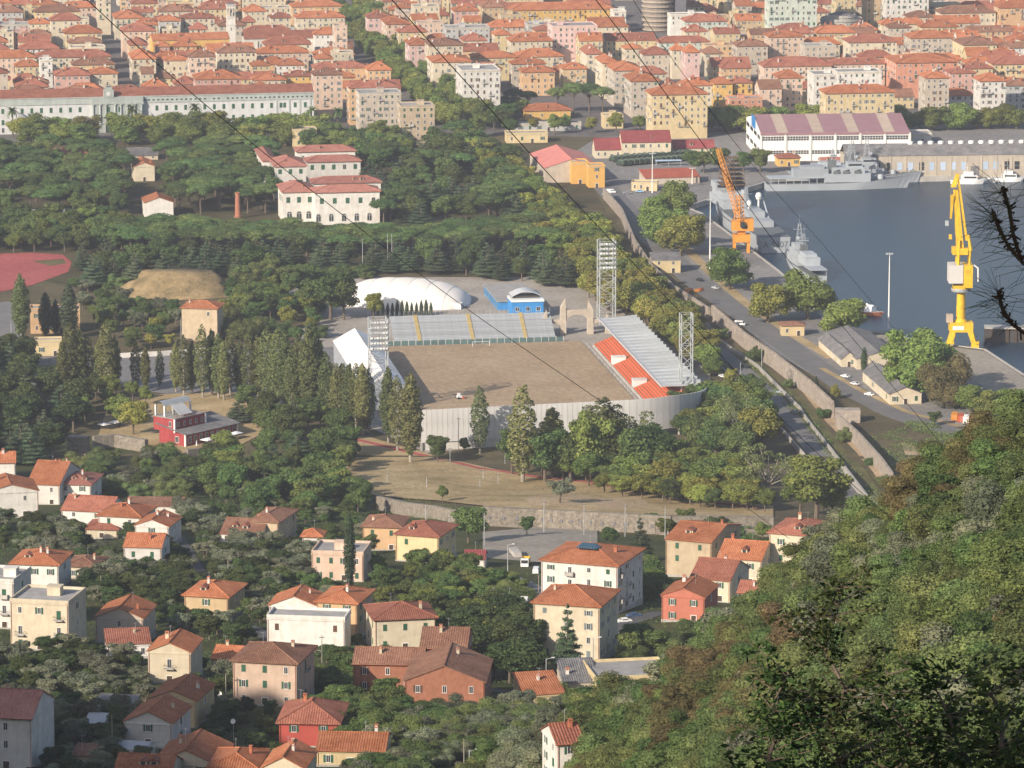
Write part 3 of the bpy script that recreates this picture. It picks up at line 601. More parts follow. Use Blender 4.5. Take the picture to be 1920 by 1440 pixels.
# label: look first, then its place among the blocks that look the same
cnt = {}
for c in city_list:
    c['px'] = to_px(c['loc'] + Vector((0, 0, c['h']))); c['key'] = (c['col'], c['fl'], c['rf']); cnt.setdefault(c['key'], []).append(c)
for k, L in cnt.items():
    L.sort(key=lambda c: c['px'][0])
    for i, c in enumerate(L):
        base = f"{WALLN[k[0]]} {wd(k[1])}-storey town block with {ROOFN[k[2]]}"
        c['label'] = base + (', the only one' if len(L) == 1 else f", {ordinal(i + 1)} such from the left")
for i, c in enumerate(city_list):
    py = c['px'][1]; vis = 2 if py < 60 else 3; wdt = c['w']; hand = c['why'] == 'hand'
    building('apartment_block' if c['rf'] == 'f' or c['fl'] > 4 else 'town_house', c['label'], 'building', c['loc'], YAW + (R(fr.uniform(-2, 2)) if not hand else 0), wdt, c['d'], c['h'], {'h': 'hip', 'g': 'gx', 'f': 'flat'}[c['rf']], c['col'], fr.choice(TILES), c['fl'], max(2, int(wdt / 3.3)), max(1, int(c['d'] / 4.2)) if (hand or fr.random() < .5) else 0,
             group='town blocks beyond the park', rise=fr.uniform(2.6, 4.2), shutters=fr.choice(['shutter_green', 'shutter_grey', 'shutter_brown']), open_p=.12, shut_p=.2, balc=.16 if hand else .06, chim=fr.choice([1, 2, 3]),
             door=False, first=0 if c['fl'] > 8 else max(0, c['fl'] - (vis if not hand else vis + (2 if py > 120 or c['fl'] > 6 else 0))), deep=.5, seed=i, skip=.1)

# ------------------------------------------------------------------ landmarks of the town
def text(s, size, mat, parent, loc, rot, name='lettering'):
    c = bpy.data.curves.new(name, 'FONT'); c.body = s; c.size = size; c.extrude = .03; c.align_x = 'CENTER'; c.materials.append(MATS[mat])
    tmp = bpy.data.objects.new(name, c); C.objects.link(tmp); bpy.context.view_layer.update(); me = bpy.data.meshes.new_from_object(tmp.evaluated_get(bpy.context.evaluated_depsgraph_get())); bpy.data.objects.remove(tmp)
    o = obj(name, me, parent, loc); o.rotation_euler = rot; return o
M('red_paint', (.5, .04, .03), .1, 1); M('green_paint', (.03, .16, .09), .2, 1); M('scaffold', (.16, .10, .06), .3, .6); M('rose_sheet', (.52, .19, .16), .16, .25); M('lilac_sheet', (.30, .17, .19), .12, .12); M('buff_sheet', (.42, .33, .26), .12, .2)
M('clock_face', (.6, .6, .58), .05, 1); M('tarpaulin', (.42, .52, .66), .1, .4); M('dark_glass_green', (.09, .15, .15), .2, 1, .3); M('brown_seat', (.3, .19, .1), .2, .5); M('grey_fence', (.29, .31, .34), .2, .6)
roof_mat('sheet_red', (.40, .09, .05), (.46, .12, .07), (.5, .16, .1))
M('brick', (.36, .155, .095), .22, .9, bump=.4, streak=True)
def span_px(xl, yl, xr, yr, h):
    """base point of the left end, length and heading of a front whose eaves run between two photo points at height h"""
    a, b = at_z(xl, yl, h), at_z(xr, yr, h); d = b - a; mid = (a + b) / 2; return Vector((mid.x, mid.y, 0)), d.length, math.atan2(d.y, d.x)
def barracks():
    mid, L, rz = span_px(-60, 190.5, 588, 176, 19); t = thing('barracks', 'long white barracks with red tiled roof, columned gate and grey attic band', 'building', mid, rz)
    d, h = 18, 19
    MB().box(-L / 2, L / 2, 0, d, -.5, h).build('wall', M('barracks_white', (.60, .61, .61), .08, .1, streak=True), t)
    rb, caps = roof_gable(L, d, h + 1.2, 3.6, ov=.3); ro = rb.build('roof', 'tile_red', t); fix_normals(ro.data)
    MB().box(-L / 2 - .2, L / 2 + .2, -.35, d + .2, h - 2.9, h - 2.4).box(-L / 2 - .1, L / 2 + .1, -.2, 0, h - 2.4, h + .6).box(-L / 2 - .2, L / 2 + .2, -.5, .3, h + .6, h + 1.1).build('attic_band', M('attic_grey', (.38, .42, .40), .12, .2, streak=True), t)
    ao = MB().box(-.55, .55, -.06, .02, 0, .8).mesh('attic_opening', 'glass'); n = int(L / 2.6)
    for i in range(n): 
        if i / n > .45 and rnd.random() < .9: obj('attic_opening', ao, t, (-L / 2 + L * (i + .5) / n, -.2, h - 1.7))
    s = L / (588 + 60); gx = (-60 + 588) / 2            # photo column -> local x
    X = lambda px: (px - gx) * s
    por = MB(); a, b = X(170), X(266); por.box(a, b, -2.2, .0, -.5, h - 3); por.box(a - .3, b + .3, -2.6, 0, h - 3, h - 2.2).box(a, b, -2.3, 0, h - 2.2, h + .9)
    por.box(X(192), X(211), -2.5, .8, h + .9, h + 5.2).box(X(195), X(208), -2.4, .7, h + 5.2, h + 6.4); por.build('portico', 'attic_grey', t)
    for px in (172, 185, 196, 213, 224, 236, 250, 263):
        MB().tube((X(px), -2.5, 5.5), (X(px), -2.5, h - 3), .55, .48, n=10).box(X(px) - .7, X(px) + .7, -3.0, -2.2, 5, 5.5).box(X(px) - .7, X(px) + .7, -3.1, -2.2, h - 3.4, h - 3.0).build('column', 'attic_grey', t)
    obj('gate', window_mesh(5.0, 7.2, 'arch', 'shutter_brown'), t, (X(203), -2.22, 0)); obj('clock', MB().tube((0, -.15, 0), (0, .1, 0), 1.2, n=20).mesh('clock', 'clock_face'), t, (X(201), -2.55, h + 3))
    for k, z in ((0, 11.6), (1, 5.3), (2, .9)):
        for px in list(range(-50, 168, 18)) + [200.5, 222] + list(range(292, 540, 18)) + [533, 553, 572]:
            if 168 < px < 268: put_window(t, X(px), -2.2, z, 0, 1.7, 2.9, 'shut', 'shutter_green')
            elif 268 > px > 150: continue
            else: put_window(t, X(px), 0, z, 0, 1.6, 2.8, 'shut' if k < 2 else 'plain', 'shutter_green')
    for px in (518, 542, 562, 582): MB().box(X(px) - .4, X(px) + .4, -.25, .0, 0, h - 2.95).build('pilaster', 'attic_grey', t)
barracks()
def campanile():
    p = at_z(434, 86); t = thing('bell_tower', 'white stone church bell tower with open belfry above red roofs', 'tower', p, YAW); h = 27; w = 5.4
    MB().box(-w / 2, w / 2, 0, w, 0, h - 9).box(-w / 2 - .3, w / 2 + .3, -.3, w + .3, h - 9, h - 8.5).box(-w / 2 - .3, w / 2 + .3, -.3, w + .3, h / 2, h / 2 + .4).build('shaft', M('tower_stone', (.58, .55, .50), .1, .4, streak=True), t)
    b = MB()
    for x in (-2.5, -.85, .85, 2.5):
        for y in (.25, w - .25): b.box(x - .22, x + .22, y - .22, y + .22, h - 8.5, h - 3)
    b.box(-w / 2, w / 2, 0, w, h - 3, h - 1).box(-w / 2 - .5, w / 2 + .5, -.5, w + .5, h - 1, h - .4); b.build('belfry', 'tower_stone', t)
    MB().add([(-w / 2, 0, h - .4), (w / 2, 0, h - .4), (w / 2, w, h - .4), (-w / 2, w, h - .4), (0, w / 2, h + 1.2)], [(0, 1, 4), (1, 2, 4), (2, 3, 4), (3, 0, 4)]).build('cap', 'slate_grey', t)
    MB().lathe([(0.01, h - 4), (.5, h - 4.3), (.8, h - 5.6), (1.1, h - 6)], 10, (0, w / 2)).build('bell', 'iron', t)
    obj('clock', MB().tube((0, -.12, 0), (0, .05, 0), .9, n=16).mesh('clock', 'clock_face'), t, (0, 0, h - 12)); put_window(t, 0, 0, h - 17, 0, .7, 2.2, 'arch', 'shutter_brown')
    mid, L, rz = span_px(458, 73, 626, 70, 11); t = thing('church', 'long stone church nave with red roof beside the bell tower', 'church', mid, rz)
    MB().box(-L / 2, L / 2, 0, 16, -.5, 11).build('wall', 'tower_stone', t); rb, c = roof_gable(L, 16, 11, 4, .4); fix_normals(rb.build('roof', 'tile_red', t).data)
    for i in range(9): put_window(t, -L / 2 + L * (i + .5) / 9 + (1 if i % 2 else -1), 0, 4.2, 0, .9, 3.6, 'arch', 'shutter_brown')
    for i in range(8): MB().box(-.4, .4, -.7, 0, 0, 9.5).build('buttress', 'tower_stone', t, loc=(-L / 2 + L * i / 7, 0, 0))
    mid, L, rz = span_px(286, 76, 430, 72, 13); t = building('arcade_palace', 'deep yellow palace with arched upper windows left of the bell tower', 'building', mid, rz, L, 14, 13, 'gx', 'Y', 'tile_orange', 3, 0, 0, chim=3, door=False, rise=3, deep=.5)
    for i in range(12): put_window(t, -L / 2 + L * (i + .5) / 12, 0, 5.2, 0, 1.4, 3, 'arch', 'shutter_brown')
campanile()
def round_house():
    p = at_z(1588, 78); t = thing('rotunda', 'grey rotunda with stepped terraces and low domed roof among red roofs', 'building', p, YAW)
    for i, (r, z0, z1) in enumerate(((15.5, 0, 9), (13.5, 9, 13), (9, 13, 15))):
        MB().lathe([(0.01, z1), (r - .5, z1), (r - .5, z1 + .7), (r, z1 + .7), (r, z1 - .2), (r + .5, z1 - .3), (r + .5, z1 - .8), (r, z1 - .8), (r, z0)], 28, (0, 17)).build('drum', 'concrete', t)
        for k in range(-4, 5):
            a = -math.pi / 2 + k * .26
            if i < 2: put_window(t, (r + .02) * math.cos(a), 17 + (r + .02) * math.sin(a), z1 - 3.6, a + math.pi / 2, 1.4, 2, 'plain', 'shutter_grey')
    MB().lathe([(0.01, 18), (3.4, 17.4), (6.5, 16.4), (8.6, 15.1)], 28, (0, 17)).build('dome', 'slate_grey', t)
    p = at_z(1238, 60); t = thing('office_tower', 'tall rounded tower striped with horizontal balcony bands', 'tower', p, YAW)
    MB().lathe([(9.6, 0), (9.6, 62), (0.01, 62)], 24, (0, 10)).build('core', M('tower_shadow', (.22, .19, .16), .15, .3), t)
    bm_ = MB().lathe([(9.7, 0), (10.7, 0), (10.7, 1.15), (9.7, 1.15)], 24, (0, 10)).mesh('balcony_band', M('band_buff', (.36, .30, .24), .15, .3))
    for i in range(20): obj('balcony_band', bm_, t, (0, 0, .6 + i * 3.05))
    MB().box(10.8, 17.5, 2, 18, 0, 60).build('slab_wing', M('slab_dark', (.16, .16, .18), .2, .2), t)
round_house()
# ------------------------------------------------------------------ park buildings and the college
def px_house(name, label, cat, xl, xr, base, eave, d, rz, roof='hip', wall='c', tile='tile_orange', floors=2, cols=3, side=0, side_r=0, **kw):
    """a house whose front wall spans xl..xr in the photo, from the ground row `base` up to the row of the eaves"""
    p = G((xl + xr) / 2, base); s = scale_at(p); a = R(rz); dep = math.atan2(CZ - p.z, p.y)
    return building(name, label, cat, p, a, (xr - xl) / s / math.cos(a), d, (base - eave) / s / math.cos(dep), roof, wall, tile, floors, cols, side, side_r, **kw)
kw = dict(shutters='shutter_green', open_p=.0, shut_p=.75, deep=.5, door=False, band=True, skip=0)
def college():
    a = px_house('college_wing', 'white college front wing with arched ground floor windows and red roof', 'building', 592, 712, 421, 360, 14, 8.5, 'hip', 'w', 'tile_rose', 2, 5, 0, first=1, rise=2.4, chim=0, win=(1.9, 2.8), **kw)
    for i in range(5): put_window(a, -14.5 + i * 7.2 * .88, 0, 1.8, 0, 2.2, 3.8, 'arch', 'shutter_green')
    a = px_house('college_pavilion', 'white college corner pavilion with parapet-edged rose roof facing the pine wood', 'building', 531, 591, 417, 360, 24, 8.5, 'hip', 'w', 'tile_rose', 2, 3, 4, first=1, rise=3.4, chim=0, win=(1.9, 2.8), **kw)
    for i in range(3): put_window(a, -4.8 + i * 4.8, 0, 1.8, 0, 2.4, 3.8, 'arch', 'shutter_green')
    px_house('college_wing', 'low white college wing with rose hipped roof behind the front wing', 'building', 588, 714, 402, 343, 13, 8.5, 'hip', 'w', 'tile_rose', 2, 6, 0, first=1, rise=2.4, chim=0, **kw)
    px_house('college_pavilion', 'white college tower pavilion with stepped rose roof and terrace', 'building', 516, 574, 372, 312, 26, 8.5, 'hip', 'w', 'tile_rose', 3, 3, 4, first=1, rise=3.2, chim=0, win=(1.8, 2.4), **kw)
    px_house('college_wing', 'white college wing half shaded by the tower pavilion', 'building', 576, 676, 345, 303, 13, 8.5, 'hip', 'w', 'tile_rose', 2, 5, 0, first=1, rise=2.4, chim=0, win=(1.8, 2.6), **kw)
    px_house('college_wing', 'rearmost white college wing with long rose roof', 'building', 558, 666, 325, 284, 13, 8.5, 'hip', 'w', 'tile_rose', 2, 5, 0, first=1, rise=2.4, chim=0, **kw)
    px_house('college_wing', 'white college side wing stretching back along the park path', 'building', 494, 518, 356, 302, 42, 8.5, 'hip', 'w', 'tile_rose', 2, 1, 6, first=1, rise=2.2, chim=0, **kw)
college()
px_house('gatehouse', 'small cream two-storey gatehouse with flat roof behind the college', 'house', 549, 594, 275, 244, 10, 8.5, 'flat', 'y', 'tile_orange', 2, 2, 1, chim=0, deep=.5)
px_house('park_shed', 'cream shed with flat roof among trees right of the gatehouse', 'shed', 612, 640, 272, 252, 8, 8.5, 'flat', 'c', 'tile_orange', 1, 1, 0, chim=0, deep=.5)
px_house('park_lodge', 'low red-roofed lodge showing above the park trees at far left', 'house', 64, 168, 300, 290, 14, 8.5, 'hip', 'c', 'tile_red', 1, 5, 0, chim=1, deep=.5)
px_house('park_lodge', 'cream lodge with orange gable beside the park drive', 'house', 252, 290, 340, 312, 22, 8.5, 'gy', 'c', 'tile_orange', 2, 1, 2, chim=1, deep=.5)
px_house('park_lodge', 'grey-roofed long lodge behind the cream gabled lodge', 'house', 240, 296, 300, 291, 16, 8.5, 'gx', 'c', 'slate_grey', 1, 3, 0, chim=0, deep=.5)
px_house('chapel', 'small chapel with round-ended orange roof and white gable front', 'chapel', 272, 325, 408, 380, 18, 8.5, 'gy', 'w', 'tile_orange', 1, 0, 0, chim=0, deep=.5, band=False)
px_house('storehouse', 'long low grey-roofed storehouse sunk in the trees at far left', 'shed', 18, 210, 415, 403, 10, 4, 'gx', 'b', 'slate_grey', 1, 0, 0, chim=0, deep=.5, band=False)
def brick_stack():
    p = G(446, 410); t = thing('brick_chimney', 'slender round brick chimney stack rising from the park trees', 'chimney', p)
    MB().lathe([(1.5, 0), (1.15, 12.5), (1.35, 12.6), (1.35, 13.2), (.8, 13.2), (.8, 12)], 14).build('stack', 'brick', t); MB().lathe([(1.9, 0), (1.9, 1.6), (1.5, 1.8)], 14).build('base', 'brick', t)
brick_stack()
px_house('water_tower_house', 'ochre tower house with hipped orange roof by the dry mound', 'house', 341, 408, 640, 578, 12, -9, 'hip', 'q', 'tile_orange', 3, 2, 0, 1, chim=1, deep=2, skip=.4, open_p=0)
px_house('clubhouse', 'orange and yellow clubhouse with white flat roof behind cypresses', 'house', 58, 150, 625, 580, 9, 6, 'flat', 'o', 'tile_orange', 2, 4, 1, chim=0, deep=1)
px_house('changing_room', 'low yellow changing room with rusty white parapet', 'shed', 66, 116, 668, 640, 7, 6, 'flat', 'y', 'tile_orange', 1, 2, 0, chim=0, deep=1)
px_house('sports_tent', 'small white peaked tent hall left of the big dark tree', 'tent', 545, 585, 578, 560, 16, 8.5, 'gy', 'w', 'slate_grey', 1, 0, 0, chim=0, deep=1, band=False, door=False, wmat=MATS['white_membrane'])
# dry grassy mound
def mound():
    c = G(330, 560); n = 22; b = MB(); rr = random.Random(3)
    for j in range(7):
        q = j / 6; a = 27 * (1 - q * .42); e = 17 * (1 - q * .55)
        for i in range(n): t_ = 6.2832 * i / n; b.v.append((a * math.cos(t_) * (1 + rr.uniform(-.09, .09)), 14 + e * math.sin(t_) + 5 * q, 9.5 * q ** .9 + rr.uniform(-.5, .5) * (j > 0)))
    for j in range(6):
        for i in range(n): b.f.append((j * n + i, j * n + (i + 1) % n, (j + 1) * n + (i + 1) % n, (j + 1) * n + i)); b.m.append(0)
    b.f.append(tuple(range(6 * n, 7 * n))); b.m.append(0)
    ground_mat('mound_grass', [(.13, .11, .055), (.27, .20, .105), (.38, .28, .15)], .12, .9)
    o = b.build('mound', 'mound_grass', loc=c, smooth=True); tag(o, 'dry straw-coloured grass mound behind the ochre tower house', 'mound', kind='structure')
mound()
# ------------------------------------------------------------------ arsenal buildings
px_house('town_villa', 'low yellow building with wide hipped roof beside the pine clump', 'house', 984, 1070, 224, 207, 16, 8.5, 'hip', 'Y', 'tile_orange', 1, 4, 0, chim=0, deep=.5, shut_p=.2)
px_house('guard_block', 'pale yellow flat-roofed block behind the pink shed', 'house', 950, 1027, 268, 251, 10, 6, 'flat', 'y', 'tile_orange', 1, 4, 0, chim=0, deep=.5)
px_house('store', 'cream two-storey store with long maroon gabled roof above the parked trucks', 'building', 1166, 1258, 297, 266, 14, 6, 'gx', 'c', 'sheet_maroon', 2, 6, 0, chim=0, deep=.5, rise=5)
px_house('store', 'lower cream store with maroon gable left of the two-storey one', 'building', 1116, 1165, 297, 280, 14, 6, 'gx', 'c', 'sheet_maroon', 1, 4, 0, chim=0, deep=.5, rise=5)
px_house('store', 'long low maroon-roofed store right of the two-storey one', 'building', 1262, 1340, 290, 277, 10, 6, 'gx', 'c', 'sheet_maroon', 1, 5, 0, chim=0, deep=.5, rise=3.4)
px_house('boundary_shed', 'long grey lean-to along the boulevard behind the yellow villa', 'shed', 950, 1090, 246, 233, 6, 6, 'flat', 'g', 'tile_orange', 1, 8, 0, chim=0, deep=.5)
t = px_house('drill_shed', 'wide shed with rose-pink sheet roof and pale skylight strip', 'shed', 1022, 1122, 342, 314, 52, 8.5, 'gy', 'b', 'rose_sheet', 1, 0, 0, chim=0, deep=.5, rise=4.4, band=False)
px_house('training_tower', 'orange windowless training tower with flat dark roof beside the pink shed', 'tower', 1072, 1104, 345, 306, 12, 8.5, 'flat', 'o', 'tile_orange', 3, 0, 0, chim=0, deep=.5, wmat=M('ochre_orange', (.62, .36, .10), .08, .3))
px_house('training_tower', 'narrower orange stair tower attached right of the training tower', 'tower', 1104, 1134, 352, 312, 9, 8.5, 'flat', 'o', 'tile_orange', 3, 1, 0, chim=0, deep=.5, wmat=MATS['ochre_orange'], skip=.2)
px_house('canteen', 'low canteen with sloping red sheet roof by the truck park', 'shed', 1210, 1312, 345, 333, 14, 12, 'shed', 'b', 'sheet_red', 1, 0, 0, chim=0, deep=.5, rise=2.6, band=False)
px_house('office', 'small cream office with flat roof and three windows at the yard gate', 'house', 1184, 1232, 358, 344, 8, -6, 'flat', 'y', 'tile_orange', 1, 4, 0, chim=0, deep=.5)
px_house('customs_hut', 'little ochre house with red roof between white shed and moored ships', 'house', 1459, 1500, 312, 296, 10, 7, 'hip', 'Y', 'tile_red', 1, 3, 1, chim=1, deep=.5)
px_house('quay_store', 'low rose-roofed quay store behind the moored frigate', 'shed', 1540, 1592, 316, 304, 10, 7, 'gx', 'c', 'tile_rose', 1, 0, 0, chim=0, deep=.5)
def white_shed():
    mid, L, rz = span_px(1425, 250, 1708, 249, 15); t = thing('white_workshop', 'big white workshop with lilac striped roof and ribbon windows', 'building', mid, R(4))
    L = L / math.cos(R(4)) * .99; d, h = 66, 15
    MB().box(-L / 2, L / 2, 0, d, -.5, h).add([(-L / 2, 0, h), (-L / 2, d, h), (-L / 2, d * .5, h + 5.5), (L / 2, 0, h), (L / 2, d, h), (L / 2, d * .5, h + 5.5)], [(0, 2, 1), (3, 4, 5)]).build('wall', 'white_trim', t)
    ro = MB(); ro.add([(-L / 2, -.4, h + .3), (L / 2, -.4, h + .3), (L / 2, d / 2, h + 6), (-L / 2, d / 2, h + 6), (L / 2, d + .4, h + .3), (-L / 2, d + .4, h + .3)], [(0, 1, 2, 3), (3, 2, 4, 5)]); ro.box(-L / 2 - .3, L / 2 + .3, -.5, -.35, h - .8, h + .5); roo = ro.build('roof', 'lilac_sheet', t)
    for k in range(4):
        x = -L / 2 + L * (k + .62) / 4.2; MB().add([(x - 3, -.42, h + .38), (x + 3, -.42, h + .38), (x + 3, d / 2, h + 6.1), (x - 3, d / 2, h + 6.1)], [(0, 1, 2, 3)]).build('skylight', 'buff_sheet', roo)
    n = 6
    for i in range(n + 1): MB().box(-.5, .5, -.5, 0, 0, h - .1).build('pier', 'white_trim', t, loc=(-L / 2 + L * i / n, 0, 0))
    for i in range(n):
        x = -L / 2 + L * (i + .5) / n; w2 = L / n * .44
        for z, hh in ((h - 3.8, 2.2), (h - 11.2, 2.0)):
            wo = MB().box(-w2, w2, -.08, .02, 0, hh, 1)
            for k in range(9): wo.box(-w2 + 2 * w2 * k / 8 - .1, -w2 + 2 * w2 * k / 8 + .1, -.14, 0, 0, hh, 0)
            wo.box(-w2, w2, -.14, 0, hh * .5 - .07, hh * .5 + .07, 0); wo.build('ribbon_window', ['white_trim', 'glass'], t, loc=(x, 0, z))
    for k in range(4):
        y = d * (k + .5) / 4
        for z in (h - 4, h - 11): MB().box(-d * .09, d * .09, -.1, .02, 0, 2.2).build('window', 'glass', t, loc=(-L / 2, y, z), rz=-math.pi / 2)
    MB().box(-9, 9, -.14, .02, 0, 6.5).build('mural', 'blue_paint', t, loc=(-L / 2, d * .5, h - 1.2), rz=-math.pi / 2)
white_shed()
px_house('annex', 'low white annex with dark flat roof at the right end of the white workshop', 'shed', 1712, 1747, 268, 252, 14, 4, 'flat', 'w', 'tile_orange', 1, 0, 0, chim=0, deep=.5)
def warehouse():
    mid, L, rz = span_px(1585, 293, 2010, 288, 11.5); t = thing('warehouse', 'long buff quayside warehouse with grey roof and row of skylight humps', 'building', mid, rz)
    d, h = 18, 11.5; MB().box(-L / 2, L / 2, 0, d, -.5, h).build('wall', M('buff_wall', (.50, .44, .36), .1, .2, streak=True), t)
    rb, c = roof_gable(L, d, h, 5, .3); ro = rb.build('roof', 'slate_grey', t); fix_normals(ro.data)
    sk = MB().lathe([(1.6, -.4), (1.6, 1.0), (0.01, 1.4)], 10).mesh('skylight', 'white_trim')
    for i in range(17): obj('skylight', sk, ro, (-L / 2 + 36 + i * 5.4, d / 2, h + 5.1))
    for i in range(16): MB().box(-.35, .35, -.25, 0, 0, h - .3).build('pilaster', 'buff_wall', t, loc=(-L / 2 + L * i / 15, 0, 0))
    for i, px in enumerate((1646, 1667, 1687, 1707, 1728, 1747, 1768, 1787, 1807, 1848, 1867, 1888, 1907, 1930)):
        x = (px - 1797.5) * L / 425; pale = i in (2, 3, 5, 6, 7, 8, 9, 10)
        MB().box(-1.35, 1.35, -.07, .02, 0, 4.2, 0).box(-1.5, -1.35, -.12, .02, 0, 4.3, 1).box(1.35, 1.5, -.12, .02, 0, 4.3, 1).box(-1.35, 1.35, -.12, .02, 2, 2.12, 1).build('window', ['tarpaulin' if pale else 'glass', 'buff_wall'], t, loc=(x, 0, 3.6))
    MB().box(-2.3, 2.3, -.1, .02, 0, 5.2).box(-.05, .05, -.14, 0, 0, 5.2).build('door', 'slate_grey', t, loc=((1828 - 1797.5) * L / 425, 0, .3))
warehouse()
# ------------------------------------------------------------------ vehicles
def car_mesh():
    b = MB(); prof = [(-2.1, .35), (-2.15, .75), (-1.9, .95), (-1.3, 1.0), (-.75, 1.42), (.9, 1.45), (1.6, 1.0), (2.1, .9), (2.15, .4)]
    n = len(prof); vs = [(x, -.82 + (.12 if z > 1.1 else 0), z) for x, z in prof] + [(x, .82 - (.12 if z > 1.1 else 0), z) for x, z in prof]
    b.add(vs, [tuple(range(n)), tuple(range(n, 2 * n))[::-1]] + [(i, (i + 1) % n, n + (i + 1) % n, n + i) for i in range(n)]); return b
CARB = {}
def car(p, rz, label, col, kind='car', group='parked cars'):
    t = thing('car' if kind == 'car' else 'van', label, kind, p, rz, group); mat = 'car_' + col
    if mat not in MATS: M(mat, dict(white=(.75, .75, .74), grey=(.25, .26, .28), dark=(.03, .035, .04), blue=(.05, .10, .22), red=(.35, .03, .03), silver=(.5, .51, .53), skyblue=(.25, .42, .6))[col], .03, .5, .3, .5)
    if kind == 'car':
        if mat not in CARB: m_ = car_mesh().mesh('body', mat); fix_normals(m_); CARB[mat] = m_
        obj('body', CARB[mat], t)
        if 'glassm' not in CARB:
            CARB['glassm'] = MB().add([(-1.28, -.6, 1.03), (-1.28, .6, 1.03), (-.8, .6, 1.40), (-.8, -.6, 1.40)], [(0, 1, 2, 3)]).add([(1.55, -.6, 1.06), (1.55, .6, 1.06), (.96, .6, 1.42), (.96, -.6, 1.42)], [(3, 2, 1, 0)]).box(-.8, 1.0, -.85, .85, 1.05, 1.3).mesh('windows', 'glass')
            CARB['wheel'] = MB().tube((0, -.1, 0), (0, .1, 0), .32, n=10).mesh('wheel', 'rubber')
        obj('windscreen', CARB['glassm'], t)
    else:
        if 'van' + mat not in CARB:
            m_ = MB().extr([(-.9, .35), (.9, .35), (.9, 1.4), (.8, 2.1), (-.8, 2.1), (-.9, 1.4)], -2.4, 1.4).extr([(-.88, .35), (.88, .35), (.88, 1.1), (-.88, 1.1)], 1.4, 2.5).mesh('body', mat); fix_normals(m_); CARB['van' + mat] = m_
            CARB['vg'] = MB().add([(1.42, -.75, 1.15), (1.42, .75, 1.15), (1.42, .7, 1.95), (1.42, -.7, 1.95)], [(0, 1, 2, 3)]).box(-.2, 1.2, -.92, .92, 1.3, 1.8).mesh('windscreen', 'glass')
            CARB.setdefault('wheel', MB().tube((0, -.1, 0), (0, .1, 0), .32, n=10).mesh('wheel', 'rubber'))
        obj('body', CARB['van' + mat], t); obj('windscreen', CARB['vg'], t)
    for x in (-1.35, 1.35):
        for y in (-.78, .78): obj('wheel', CARB['wheel'], t, (x, y, .32))
    return t
def truck_row():
    b0 = MB().box(-1.2, 1.2, -3.6, 1.2, 1.0, 3.0); b0.box(-1.15, 1.15, 1.4, 3.3, .8, 1.7).box(-1.1, 1.1, 1.5, 2.6, 1.7, 2.6)
    body = b0.mesh('body', 'army_green'); can = MB().extr([(-1.25, 3.0), (1.25, 3.0), (1.1, 3.35), (.5, 3.55), (-.5, 3.55), (-1.1, 3.35)], -3.6, 1.2)
    can = MB(); pr = [(-1.25, 3.0), (1.25, 3.0), (1.1, 3.35), (.5, 3.55), (-.5, 3.55), (-1.1, 3.35)]; n = 6
    can.add([(x, -3.62, z) for x, z in pr] + [(x, 1.22, z) for x, z in pr], [tuple(range(n)), tuple(range(n, 12))[::-1]] + [(i, n + i, n + (i + 1) % n, (i + 1) % n) for i in range(n)])
    canm = can.mesh('canopy', M('canvas_green', (.085, .11, .085), .2, .6)); fix_normals(canm); wh = MB().tube((-.15, 0, 0), (.15, 0, 0), .55, n=10).mesh('wheel', 'rubber')
    k = 0
    for row, (xa, xb, ya, yb, n, nm) in enumerate(((1150, 1290, 303, 292, 15, 'back'), (1165, 1285, 311, 301, 13, 'front'))):
        for i in range(n):
            f = i / (n - 1); p = at_z(xa + (xb - xa) * f, ya + (yb - ya) * f); k += 1
            t = thing('army_truck', f'dark green canvas-topped truck, {ordinal(i + 1)} from the left in the {nm} row of the truck park', 'truck', p, YAW + rnd.uniform(-.05, .05) + (.5 if row else .3), 'trucks parked in the dockyard')
            obj('body', body, t); obj('canopy', canm, t)
            for x in (-1, 1):
                for y in (-2.6, 2.2): obj('wheel', wh, t, (x, y, .55))
truck_row()
def canopy_blue():
    p = at_z(1253, 311); t = thing('carport', 'open carport with pale blue sheet roof at the truck park', 'canopy', p, R(6)); MB().box(-7, 7, -2, 2, 2.9, 3.1).build('roof', 'tarpaulin', t)
    for x in (-6.5, 0, 6.5):
        for y in (-1.7, 1.7): MB().box(x - .08, x + .08, y - .08, y + .08, 0, 2.9).build('post', 'galvanised', t)
canopy_blue()
